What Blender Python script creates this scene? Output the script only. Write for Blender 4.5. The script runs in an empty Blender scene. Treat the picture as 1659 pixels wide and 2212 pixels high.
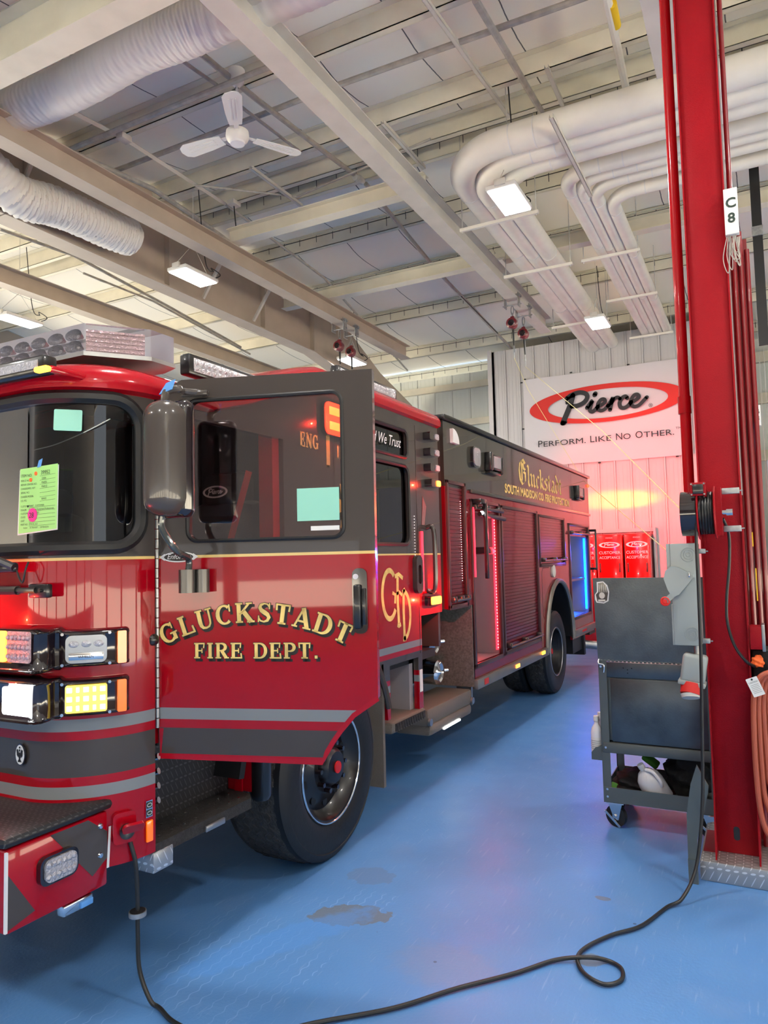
import bpy, bmesh, math, random
from mathutils import Matrix, Vector
from mathutils.geometry import tessellate_polygon
random.seed(7)
S = bpy.context.scene
PI = math.pi
R = math.radians

# ---------------------------------------------------------------- camera, world, light, exposure
cam_d = bpy.data.cameras.new('camera'); cam = bpy.data.objects.new('camera', cam_d); S.collection.objects.link(cam)
cam_d.sensor_fit = 'HORIZONTAL'; cam_d.sensor_width = 36.0; cam_d.lens = 1560 / 1659 * 36.0
cam_d.clip_start = 0.05; cam_d.clip_end = 200
cam.matrix_world = Matrix(((0.886383704, 0.050735123, 0.460162880, 0.0),
                           (0.462353967, -0.046536156, -0.885473430, 0.0),
                           (-0.023510392, 0.997627352, -0.064706476, 1.7),
                           (0, 0, 0, 1)))
S.camera = cam
S.view_settings.view_transform = 'Standard'; S.view_settings.look = 'None'
S.view_settings.gamma = 1; S.view_settings.use_curve_mapping = False
S.view_settings.exposure = -0.02
S.cycles.use_denoising = True
S.cycles.max_bounces = 8; S.cycles.diffuse_bounces = 6; S.cycles.glossy_bounces = 4
S.cycles.transparent_max_bounces = 12; S.cycles.sample_clamp_indirect = 6

W = bpy.data.worlds.new('daylight'); S.world = W; W.use_nodes = True
wn = W.node_tree.nodes; wl = W.node_tree.links
bg = wn['Background']; bg.inputs['Strength'].default_value = 1.6
bg.inputs['Color'].default_value = (0.90, 0.95, 1.0, 1)

def area(name, loc, rot, sx, sy, power, color, spread=180):
    l = bpy.data.lights.new(name, 'AREA'); l.shape = 'RECTANGLE'; l.size = sx; l.size_y = sy
    l.energy = power; l.color = color; l.spread = R(spread)
    o = bpy.data.objects.new(name, l); o.location = loc; o.rotation_euler = rot; S.collection.objects.link(o)
    return o
sun_d = bpy.data.lights.new('sun', 'SUN'); sun_d.energy = 58; sun_d.color = (1.0, 0.93, 0.80); sun_d.angle = R(0.6)
sun = bpy.data.objects.new('sun', sun_d); sun.rotation_euler = (R(-12), R(18), 0); S.collection.objects.link(sun)
# bare lights added out of view, continuing the overhead lamp rows (the visible rows carry their own light, built below)
for lx, ly in ((-2.2, 2.6), (-2.2, -2.2), (2.2, 7.4), (2.2, 2.6), (2.2, -2.2), (-6.5, 2.6), (-6.5, -2.2)):
    area('lamp_light', (lx, ly, 5.42), (0, 0, 0), 0.3, 0.6, 110, (1.0, 0.95, 0.88))

# ---------------------------------------------------------------- materials
MT = {}
def nodes(name):
    m = bpy.data.materials.new(name); m.use_nodes = True; MT[name] = m
    nt = m.node_tree; return m, nt, nt.nodes['Principled BSDF'], nt.nodes['Material Output']
def setp(b, **k):
    names = dict(rough='Roughness', metal='Metallic', coat='Coat Weight', coatr='Coat Roughness', spec='Specular IOR Level', trans='Transmission Weight', ior='IOR', alpha='Alpha', es='Emission Strength', sheen='Sheen Weight')
    for q, v in k.items():
        if q == 'color': b.inputs['Base Color'].default_value = (*v, 1)
        elif q == 'emit': b.inputs['Emission Color'].default_value = (*v, 1)
        else: b.inputs[names[q]].default_value = v
def mat(name, color, rough=0.5, metal=0.0, coat=0.0, var=0.0, scale=8.0, bump=0.0, bscale=60.0, stretch=None, dark=None, **k):
    m, nt, b, out = nodes(name); setp(b, color=color, rough=rough, metal=metal, coat=coat, coatr=0.04, **k)
    if var or bump:
        tc = nt.nodes.new('ShaderNodeTexCoord'); mp = nt.nodes.new('ShaderNodeMapping'); nt.links.new(tc.outputs['Object'], mp.inputs[0])
        if stretch: mp.inputs['Scale'].default_value = stretch
        if var:
            n = nt.nodes.new('ShaderNodeTexNoise'); n.inputs['Scale'].default_value = scale; n.inputs['Detail'].default_value = 6
            nt.links.new(mp.outputs[0], n.inputs['Vector'])
            mx = nt.nodes.new('ShaderNodeMix'); mx.data_type = 'RGBA'
            d = dark or tuple(c * (1 - var) for c in color)
            mx.inputs[6].default_value = (*d, 1); mx.inputs[7].default_value = (*color, 1)
            cr = nt.nodes.new('ShaderNodeMapRange'); cr.inputs[1].default_value = 0.35; cr.inputs[2].default_value = 0.65
            nt.links.new(n.outputs['Fac'], cr.inputs[0]); nt.links.new(cr.outputs[0], mx.inputs[0]); nt.links.new(mx.outputs[2], b.inputs['Base Color'])
        if bump:
            n2 = nt.nodes.new('ShaderNodeTexNoise'); n2.inputs['Scale'].default_value = bscale; n2.inputs['Detail'].default_value = 4
            nt.links.new(mp.outputs[0], n2.inputs['Vector'])
            bp = nt.nodes.new('ShaderNodeBump'); bp.inputs['Strength'].default_value = bump; bp.inputs['Distance'].default_value = 0.01
            nt.links.new(n2.outputs['Fac'], bp.inputs['Height']); nt.links.new(bp.outputs[0], b.inputs['Normal'])
    return m
def emis(name, color, strength, base=(0.8, 0.8, 0.8)):
    m, nt, b, out = nodes(name); setp(b, color=base, emit=color, es=strength, rough=0.3); return m

RED = (0.36, 0.0010, 0.009); BRN = (0.064, 0.054, 0.050); SIL = (0.22, 0.235, 0.25)
def banded(name, stops, rough=0.22, coat=0.6, metal=0.0, axis='Z', top=3.0, smat=None):
    """paint whose colour changes with height in sharp bands: stops = [(z, colour), ...]"""
    m, nt, b, out = nodes(name); setp(b, rough=rough, coat=coat, coatr=0.03, metal=metal, spec=0.15)
    tc = nt.nodes.new('ShaderNodeTexCoord'); sp = nt.nodes.new('ShaderNodeSeparateXYZ'); nt.links.new(tc.outputs['Object'], sp.inputs[0])
    mr = nt.nodes.new('ShaderNodeMath'); mr.operation = 'DIVIDE'; mr.inputs[1].default_value = top
    nt.links.new(sp.outputs[axis], mr.inputs[0])
    cr = nt.nodes.new('ShaderNodeValToRGB'); cr.color_ramp.interpolation = 'CONSTANT'
    nt.links.new(mr.outputs[0], cr.inputs[0])
    el = cr.color_ramp.elements
    el[0].position = 0; el[0].color = (*stops[0][1], 1)
    el.remove(el[1])
    for z, c in stops[1:]:
        e = el.new(z / top); e.color = (*c, 1)
    # fine metallic flake in the paint
    nz = nt.nodes.new('ShaderNodeTexNoise'); nz.inputs['Scale'].default_value = 900; nt.links.new(tc.outputs['Object'], nz.inputs['Vector'])
    mx = nt.nodes.new('ShaderNodeMix'); mx.data_type = 'RGBA'; mx.blend_type = 'MULTIPLY'; mx.inputs[0].default_value = 0.25
    nt.links.new(cr.outputs[0], mx.inputs[6]); nt.links.new(nz.outputs['Color'], mx.inputs[7])
    nt.links.new(mx.outputs[2], b.inputs['Base Color'])
    return m
BLK = (0.006, 0.005, 0.006); GOLD = (0.78, 0.55, 0.20)
cab_bands = [(0, RED), (0.788, BLK), (0.794, SIL), (0.838, BLK), (0.843, RED), (0.873, BRN), (1.017, RED), (1.046, BLK), (1.050, SIL), (1.093, BLK), (1.098, RED), (1.720, GOLD), (1.734, BRN)]
door_bands = [(0, RED), (0.91, BRN), (1.017, RED), (1.044, BLK), (1.048, SIL), (1.095, BLK), (1.099, RED), (1.720, GOLD), (1.734, BRN)]
banded('cab_paint', cab_bands + [(2.40, RED)])
banded('side_paint', cab_bands)
banded('door_paint', door_bands)
banded('body_paint_shaded', [(0, (0.21, 0.004, 0.010)), (2.285, (0.046, 0.044, 0.038))], rough=0.2)  # shade on the body side is put into the lower red
banded('shutter_paint', [(0, (0.18, 0.005, 0.013)), (2.285, (0.05, 0.048, 0.044))], rough=0.28, metal=0.3)
mat('red_paint', RED, 0.22, coat=0.6, spec=0.15)
mat('brown_paint', (0.062, 0.052, 0.047), 0.25, coat=0.5, spec=0.3, bump=0.03, bscale=500)
mat('black_plastic', (0.008, 0.008, 0.009), 0.28, coat=0.4)
mat('black_gloss', (0.010, 0.005, 0.007), 0.12, coat=1.0)
mat('rubber_seal', (0.006, 0.006, 0.007), 0.5)
mat('dark_interior', (0.015, 0.015, 0.018), 0.7)
mat('seat_cloth', (0.04, 0.045, 0.045), 0.8, bump=0.2, bscale=200)
mat('gold_leaf', (0.92, 0.66, 0.21), 0.42, metal=0.1, var=0.35, scale=14)
mat('letter_black', (0.008, 0.005, 0.004), 0.4)
mat('letter_white', (0.75, 0.75, 0.75), 0.5)
mat('silver_vinyl', (0.25, 0.27, 0.29), 0.4)
mat('chrome', (0.75, 0.75, 0.76), 0.12, metal=1.0)
mat('dim_chrome', (0.40, 0.41, 0.42), 0.22, metal=0.9)
mat('steel', (0.42, 0.42, 0.42), 0.35, metal=0.9, var=0.2)
mat('galvanized', (0.45, 0.46, 0.46), 0.42, metal=0.8, var=0.3, scale=30)
mat('lower_panel', (0.30, 0.28, 0.24), 0.42, metal=0.45, var=0.35, scale=60, bump=0.3, bscale=260)
mat('brushed_aluminium', (0.30, 0.28, 0.25), 0.38, metal=0.8, var=0.25, scale=3, bump=0.25, bscale=260)
mat('gunmetal', (0.10, 0.095, 0.09), 0.22, metal=0.7)
mat('mirror_post_grey', (0.06, 0.07, 0.07), 0.2, metal=0.4, coat=0.6)
mat('frame_metal', (0.10, 0.05, 0.05), 0.35, metal=0.5)
mat('comp_grey', (0.32, 0.30, 0.32), 0.5, metal=0.2)
mat('hub_red', (0.6, 0.01, 0.01), 0.4)
mat('white_paint', (0.72, 0.72, 0.70), 0.45)
mat('white_plastic', (0.75, 0.76, 0.78), 0.35)
mat('led_clear', (0.50, 0.50, 0.54), 0.12, metal=0.6, bump=0.9, bscale=120)
mat('led_pink', (0.55, 0.38, 0.42), 0.12, metal=0.5, bump=0.9, bscale=120)
mat('orange_lens', (0.85, 0.16, 0.005), 0.2, coat=1.0, emit=(1, 0.16, 0.0), es=0.5)
emis('amber_lit', (1.0, 0.33, 0.02), 9, (0.9, 0.4, 0.02))
emis('red_lit', (1.0, 0.035, 0.01), 7, (0.9, 0.05, 0.02))
emis('red_hot', (1.0, 0.26, 0.03), 4.5, (0.9, 0.3, 0.1))
emis('red_strip', (1.0, 0.02, 0.045), 3.5, (0.9, 0.05, 0.05))
emis('white_dots', (1.0, 0.85, 0.85), 2.2)
emis('blue_lit', (0.0, 0.12, 1.0), 14, (0.1, 0.2, 1))
emis('white_lit', (0.95, 1.0, 1.0), 12)
emis('lamp_lit', (1.0, 0.98, 0.95), 9)
emis('amber_grid', (1.0, 0.62, 0.02), 1.5, (1, 0.8, 0.2))
emis('amber_cell', (1.0, 0.90, 0.40), 3.5, (1, 0.8, 0.2))

def glass(name, tint, gloss=0.25, fres=1.35):
    m, nt, b, out = nodes(name)
    t = nt.nodes.new('ShaderNodeBsdfTransparent'); t.inputs[0].default_value = (*tint, 1)
    g = nt.nodes.new('ShaderNodeBsdfGlossy'); g.inputs['Roughness'].default_value = 0.01; g.inputs[0].default_value = (0.9, 0.92, 0.95, 1)
    f = nt.nodes.new('ShaderNodeFresnel'); f.inputs[0].default_value = fres
    ad = nt.nodes.new('ShaderNodeMath'); ad.operation = 'ADD'; ad.inputs[1].default_value = gloss; ad.use_clamp = True
    mx = nt.nodes.new('ShaderNodeMixShader'); nt.links.new(f.outputs[0], ad.inputs[0]); nt.links.new(ad.outputs[0], mx.inputs[0])
    nt.links.new(t.outputs[0], mx.inputs[1]); nt.links.new(g.outputs[0], mx.inputs[2]); nt.links.new(mx.outputs[0], out.inputs[0]); return m
glass('windshield_glass', (0.32, 0.36, 0.38), 0.05)
glass('door_glass', (0.80, 0.70, 0.70), 0.10)
glass('tinted_glass', (0.03, 0.03, 0.035), 0.06)
glass('clear_plastic', (0.86, 0.84, 0.86), 0.04)
mat('mirror_face', (0.05, 0.05, 0.055), 0.03, metal=0.4, coat=1)

def diamond(name, c1, c2, scale, rough, metal, strength=0.8):
    """raised tread pattern: short bars that alternate in direction"""
    m, nt, b, out = nodes(name); setp(b, color=c1, rough=rough, metal=metal); N = nt.nodes; Lk = nt.links
    def mt(op, a, c=0.0):
        q = N.new('ShaderNodeMath'); q.operation = op
        for i, v in enumerate((a, c)):
            if isinstance(v, (int, float)): q.inputs[i].default_value = v
            else: Lk.new(v, q.inputs[i])
        return q.outputs[0]
    tc = N.new('ShaderNodeTexCoord'); sp = N.new('ShaderNodeSeparateXYZ'); Lk.new(tc.outputs['Object'], sp.inputs[0])
    X, Y, Z = sp.outputs
    u = mt('MULTIPLY', mt('ADD', X, Y), scale); v = mt('MULTIPLY', mt('ADD', Z, mt('SUBTRACT', Y, X)), scale)
    fu = mt('SUBTRACT', mt('FRACT', u), 0.5); fv = mt('SUBTRACT', mt('FRACT', v), 0.5)
    par = mt('MODULO', mt('ABSOLUTE', mt('ADD', mt('FLOOR', u), mt('FLOOR', v))), 2.0)
    a = mt('ADD', fu, fv); d = mt('SUBTRACT', fu, fv)
    def el(p, q): return mt('LESS_THAN', mt('ADD', mt('POWER', mt('ABSOLUTE', mt('DIVIDE', p, 0.62)), 2.0), mt('POWER', mt('ABSOLUTE', mt('DIVIDE', q, 0.14)), 2.0)), 1.0)
    A = el(a, d); D = el(d, a)
    acc = mt('ADD', mt('MULTIPLY', A, par), mt('MULTIPLY', D, mt('SUBTRACT', 1.0, par)))
    mx = N.new('ShaderNodeMix'); mx.data_type = 'RGBA'; mx.inputs[6].default_value = (*c1, 1); mx.inputs[7].default_value = (*c2, 1)
    Lk.new(acc, mx.inputs[0]); Lk.new(mx.outputs[2], b.inputs['Base Color'])
    bp = N.new('ShaderNodeBump'); bp.inputs['Strength'].default_value = strength; bp.inputs['Distance'].default_value = 0.003
    Lk.new(acc, bp.inputs['Height']); Lk.new(bp.outputs[0], b.inputs['Normal'])
    return m
diamond('black_treadplate', (0.022, 0.022, 0.025), (0.07, 0.07, 0.075), 34, 0.45, 0.3)
diamond('silver_treadplate', (0.42, 0.43, 0.44), (0.85, 0.86, 0.87), 26, 0.35, 0.7)
mat('step_grip', (0.05, 0.047, 0.045), 0.6, metal=0.3, var=0.5, scale=60, bump=0.9, bscale=180)
mat('tan_step', (0.20, 0.17, 0.14), 0.5, metal=0.4, bump=0.8, bscale=240)
mat('tire_side', (0.007, 0.008, 0.010), 0.55, bump=0.15, bscale=40)
mat('tire_tread', (0.060, 0.057, 0.054), 0.85, var=0.5, scale=30, bump=1.0, bscale=90)
mat('rim_black', (0.006, 0.006, 0.008), 0.35, coat=0.2)

# room materials
CEILC = (0.62, 0.61, 0.59)
mat('steel_cream', (0.72, 0.68, 0.56), 0.55, var=0.12, scale=3)
mat('steel_grey', (0.60, 0.575, 0.52), 0.55, var=0.12, scale=3)
mat('steel_tan', (0.46, 0.39, 0.32), 0.55, var=0.1, scale=3)
mat('pipe_white', (0.82, 0.79, 0.71), 0.45, var=0.08, scale=4)
mat('duct_wrap', (0.72, 0.70, 0.66), 0.75)
mat('conduit', (0.60, 0.585, 0.54), 0.5, var=0.2, scale=10)
mat('pipe_dull', (0.44, 0.41, 0.365), 0.5, var=0.25, scale=10)
mat('wall_white', (0.66, 0.66, 0.64), 0.45)
mat('flag_red', (0.22, 0.015, 0.015), 0.5)
mat('flag_white', (0.30, 0.28, 0.28), 0.5)
mat('seam_dark', (0.22, 0.22, 0.22), 0.6)
mat('wall_green', (0.68, 0.72, 0.69), 0.5)
mat('wall_grey', (0.35, 0.35, 0.40), 0.5)
mat('banner_cloth', (0.60, 0.575, 0.61), 0.6, bump=0.12, bscale=2.5)
mat('banner_red', (0.62, 0.02, 0.015), 0.6)
mat('banner_black', (0.015, 0.017, 0.022), 0.6)
mat('post_red', (0.30, 0.006, 0.012), 0.38, spec=0.12, bump=0.25, bscale=220, var=0.12, scale=3)
mat('pipe_red_shaded', (0.20, 0.008, 0.012), 0.35, coat=0.4)  # same red paint, darkened in colour for the shade beside the post
mat('pipe_red', (0.36, 0.004, 0.008), 0.25, coat=0.25, spec=0.15)
mat('cart_steel', (0.17, 0.185, 0.185), 0.33, metal=0.9, var=0.5, scale=4, dark=(0.10, 0.11, 0.115), bump=0.08, bscale=90)
mat('cart_frame', (0.11, 0.13, 0.13), 0.42, metal=0.4)
mat('box_grey', (0.30, 0.335, 0.325), 0.4)
mat('cord_black', (0.012, 0.013, 0.014), 0.42)
mat('hose_orange', (0.42, 0.09, 0.045), 0.45)
mat('jug_plastic', (0.78, 0.80, 0.84), 0.3, trans=0.25)
mat('bag_black', (0.006, 0.006, 0.007), 0.8, bump=0.6, bscale=30)
mat('glove_green', (0.06, 0.28, 0.02), 0.7)
mat('label_yellow', (0.80, 0.52, 0.01), 0.5)
mat('paper_teal', (0.28, 0.62, 0.50), 0.7)
mat('paper_green', (0.36, 0.72, 0.22), 0.7)
mat('paper_white', (0.75, 0.75, 0.72), 0.7)
mat('ink', (0.02, 0.04, 0.03), 0.7)
mat('pink_dot', (0.85, 0.03, 0.28), 0.6)
mat('tape_blue', (0.10, 0.32, 0.72), 0.6)
mat('locker_red', (0.5, 0.004, 0.004), 0.18, coat=0.6)
mat('orange_glove', (0.9, 0.14, 0.02), 0.6)
mat('rope_yellow', (0.72, 0.66, 0.30), 0.6)

# ---------------------------------------------------------------- geometry helpers
def newbm(): return bmesh.new()
def _merge(bm, tmp, M=None):
    if M is not None: bmesh.ops.transform(tmp, matrix=M, verts=tmp.verts)
    me = bpy.data.meshes.new('t'); tmp.to_mesh(me); tmp.free(); bm.from_mesh(me); bpy.data.meshes.remove(me)
def box(bm, c, s, M=None, bev=0.0, seg=2):
    """box with centre c and full sizes s, in the frame M"""
    t = bmesh.new(); bmesh.ops.create_cube(t, size=1.0)
    bmesh.ops.scale(t, vec=s, verts=t.verts)
    if bev: bmesh.ops.bevel(t, geom=t.edges[:], offset=min(bev, min(s) * 0.49), segments=seg, affect='EDGES', profile=0.5)
    T = Matrix.Translation(c)
    _merge(bm, t, (M @ T) if M is not None else T); return bm
def bx(bm, x0, x1, y0, y1, z0, z1, bev=0.0, M=None):
    return box(bm, ((x0 + x1) / 2, (y0 + y1) / 2, (z0 + z1) / 2), (abs(x1 - x0), abs(y1 - y0), abs(z1 - z0)), M, bev)
def cyl(bm, a, b, r, n=16, r2=None, cap=True):
    a = Vector(a); b = Vector(b); d = b - a
    t = bmesh.new(); bmesh.ops.create_cone(t, cap_ends=cap, segments=n, radius1=r, radius2=r if r2 is None else r2, depth=d.length)
    _merge(bm, t, Matrix.Translation((a + b) / 2) @ d.to_track_quat('Z', 'Y').to_matrix().to_4x4()); return bm
def sph(bm, c, r, sc=(1, 1, 1), n=16, M=None):
    t = bmesh.new(); bmesh.ops.create_uvsphere(t, u_segments=n, v_segments=max(6, n // 2), radius=r)
    bmesh.ops.scale(t, vec=sc, verts=t.verts)
    T = Matrix.Translation(c); _merge(bm, t, (M @ T) if M is not None else T); return bm
def smooth_path(pts, n=8):
    P = [Vector(p) for p in pts]; out = []
    for i in range(len(P) - 1):
        p0 = P[max(i - 1, 0)]; p1 = P[i]; p2 = P[i + 1]; p3 = P[min(i + 2, len(P) - 1)]
        for k in range(n):
            t = k / n
            out.append(0.5 * ((2 * p1) + (-p0 + p2) * t + (2 * p0 - 5 * p1 + 4 * p2 - p3) * t * t + (-p0 + 3 * p1 - 3 * p2 + p3) * t ** 3))
    out.append(P[-1]); return out
def tube(bm, pts, r, n=10, closed=False, rf=None, cap=True):
    P = [Vector(p) for p in pts]; m = len(P); rings = []; up = None
    for i in range(m):
        if closed: d = (P[(i + 1) % m] - P[i - 1])
        else: d = P[min(i + 1, m - 1)] - P[max(i - 1, 0)]
        if d.length < 1e-9: d = Vector((0, 0, 1))
        d.normalize()
        if up is None:
            up = Vector((0, 0, 1)) if abs(d.z) < 0.9 else Vector((1, 0, 0))
        x = up - d * up.dot(d)
        if x.length < 1e-6: x = d.orthogonal()
        x.normalize(); up = x; y = d.cross(x)
        rr = rf(i / max(1, m - 1)) if rf else r
        rings.append([bm.verts.new(P[i] + (x * math.cos(2 * PI * k / n) + y * math.sin(2 * PI * k / n)) * rr) for k in range(n)])
    for i in range(m if closed else m - 1):
        A = rings[i]; B = rings[(i + 1) % m]
        for k in range(n): bm.faces.new((A[k], A[(k + 1) % n], B[(k + 1) % n], B[k]))
    if cap and not closed:
        bm.faces.new(rings[0][::-1]); bm.faces.new(rings[-1])
    return bm
def lathe(bm, prof, M, n=32):
    """prof = [(radius, height)], revolved about local z of M"""
    rings = []
    for r, h in prof:
        rings.append([bm.verts.new(M @ Vector((r * math.cos(2 * PI * k / n), r * math.sin(2 * PI * k / n), h))) for k in range(n)])
    for A, B in zip(rings, rings[1:]):
        for k in range(n): bm.faces.new((A[k], A[(k + 1) % n], B[(k + 1) % n], B[k]))
    return bm
def prism(bm, poly, M, t, holes=()):
    """2D polygon (with holes) in the plane of M, extruded by t along its normal"""
    loops = [list(poly)] + [list(h) for h in holes]
    tri = tessellate_polygon([[Vector((p[0], p[1], 0)) for p in l] for l in loops])
    flat = [p for l in loops for p in l]
    a = [bm.verts.new(M @ Vector((p[0], p[1], 0))) for p in flat]
    b = [bm.verts.new(M @ Vector((p[0], p[1], t))) for p in flat] if t else None
    for f in tri:
        try: bm.faces.new([a[i] for i in f])
        except ValueError: pass
        if t:
            try: bm.faces.new([b[i] for i in reversed(f)])
            except ValueError: pass
    if t:
        k = 0
        for l in loops:
            n = len(l)
            for i in range(n):
                j = (i + 1) % n
                try: bm.faces.new((a[k + i], a[k + j], b[k + j], b[k + i]))
                except ValueError: pass
            k += n
    bmesh.ops.recalc_face_normals(bm, faces=bm.faces)
    return bm
def rrect(x0, y0, x1, y1, r, n=5):
    out = []
    for cx, cy, a0 in ((x1 - r, y1 - r, 0), (x0 + r, y1 - r, 90), (x0 + r, y0 + r, 180), (x1 - r, y0 + r, 270)):
        for k in range(n + 1):
            a = R(a0 + 90 * k / n); out.append((cx + r * math.cos(a), cy + r * math.sin(a)))
    return out
def ell(cx, cy, rx, ry, n=28, a0=0, a1=360):
    full = abs(a1 - a0) >= 360
    return [(cx + rx * math.cos(R(a0 + (a1 - a0) * k / n)), cy + ry * math.sin(R(a0 + (a1 - a0) * k / n))) for k in range(n if full else n + 1)]
def frame(o, u, v):
    u = Vector(u).normalized(); v = Vector(v).normalized(); w = u.cross(v)
    return Matrix(((u.x, v.x, w.x, o[0]), (u.y, v.y, w.y, o[1]), (u.z, v.z, w.z, o[2]), (0, 0, 0, 1)))
def beam_i(bm, a, b, w, h, t=0.012, up=(0, 0, 1)):
    """I section from a to b; a, b are on the underside of the bottom flange"""
    a = Vector(a); b = Vector(b); d = (b - a); L = d.length; d.normalize()
    upv = Vector(up); side = d.cross(upv).normalized(); upv = side.cross(d)
    M = Matrix(((side.x, d.x, upv.x, a.x), (side.y, d.y, upv.y, a.y), (side.z, d.z, upv.z, a.z), (0, 0, 0, 1)))
    bx(bm, -w / 2, w / 2, 0, L, 0, t, M=M); bx(bm, -w / 2, w / 2, 0, L, h - t, h, M=M); bx(bm, -t / 2, t / 2, 0, L, t, h - t, M=M)
    return bm

# ---------------------------------------------------------------- object helpers
def root_of(p):
    while p.parent: p = p.parent
    return p
def obj(name, bm, m, parent=None, label=None, kind=None, smooth=35, cat=None, group=None, loc=None):
    """one mesh object; geometry is given in world coordinates"""
    me = bpy.data.meshes.new(name); L = Vector((0, 0, 0))
    if parent is not None: L = Vector(root_of(parent)['origin'])
    elif loc is not None: L = Vector(loc)
    elif kind != 'structure' and bm.verts:
        xs = [v.co for v in bm.verts]
        L = Vector(((min(v.x for v in xs) + max(v.x for v in xs)) / 2, (min(v.y for v in xs) + max(v.y for v in xs)) / 2, min(v.z for v in xs)))
    if L.length: bmesh.ops.translate(bm, vec=-L, verts=bm.verts)
    bm.to_mesh(me); bm.free()
    if smooth:
        for p in me.polygons: p.use_smooth = True
        me.set_sharp_from_angle(angle=R(smooth))
    for mm in (m if isinstance(m, (list, tuple)) else (m,)): me.materials.append(MT[mm])
    o = bpy.data.objects.new(name, me); S.collection.objects.link(o)
    if parent is not None: o.parent = parent
    else: o.location = L; o['origin'] = tuple(L)
    if label: o['label'] = label
    if kind: o['kind'] = kind
    if cat: o['category'] = cat
    if group: o['group'] = group
    return o
def thing(name, label, cat, loc=(0, 0, 0), group=None):
    o = bpy.data.objects.new(name, None); S.collection.objects.link(o); o.empty_display_size = 0.1
    o.location = loc; o['origin'] = tuple(loc); o['label'] = label; o['category'] = cat
    if group: o['group'] = group
    return o
def struct(name, bm, m, smooth=35): return obj(name, bm, m, kind='structure', smooth=smooth)

# ---------------------------------------------------------------- lettering
def ribbon(bm, M, pts, w, z=0.0):
    """flat stroke along 2D points; w = width or list of widths"""
    P = [Vector((p[0], p[1])) for p in pts]; n = len(P); L = []; Rr = []
    for i in range(n):
        d = P[min(i + 1, n - 1)] - P[max(i - 1, 0)]
        if d.length < 1e-9: d = Vector((1, 0))
        d.normalize(); nn = Vector((-d.y, d.x)); ww = (w[i] if isinstance(w, (list, tuple)) else w) / 2
        L.append(bm.verts.new(M @ Vector((*(P[i] + nn * ww), z)))); Rr.append(bm.verts.new(M @ Vector((*(P[i] - nn * ww), z))))
    for i in range(n - 1): bm.faces.new((L[i], L[i + 1], Rr[i + 1], Rr[i]))
def nib(bm, M, pts, nx, ny, z=0.0):
    a = [bm.verts.new(M @ Vector((p[0] + nx, p[1] + ny, z))) for p in pts]; b = [bm.verts.new(M @ Vector((p[0] - nx, p[1] - ny, z))) for p in pts]
    for i in range(len(pts) - 1):
        bm.faces.new((a[i], a[i + 1], b[i + 1], b[i]))
def flatpoly(bm, M, pts, z=0.0, holes=()):
    prism(bm, pts, M @ Matrix.Translation((0, 0, z)), 0, holes)
TK, TN = 0.215, 0.10
def arcw(cx, cy, rx, ry, a0, a1, n=16, T=TK, t=TN):
    P = []; Wd = []
    for k in range(n + 1):
        a = R(a0 + (a1 - a0) * k / n); P.append((cx + rx * math.cos(a), cy + ry * math.sin(a))); Wd.append(t + (T - t) * abs(math.cos(a)) ** 1.5)
    return (P, Wd)
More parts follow.
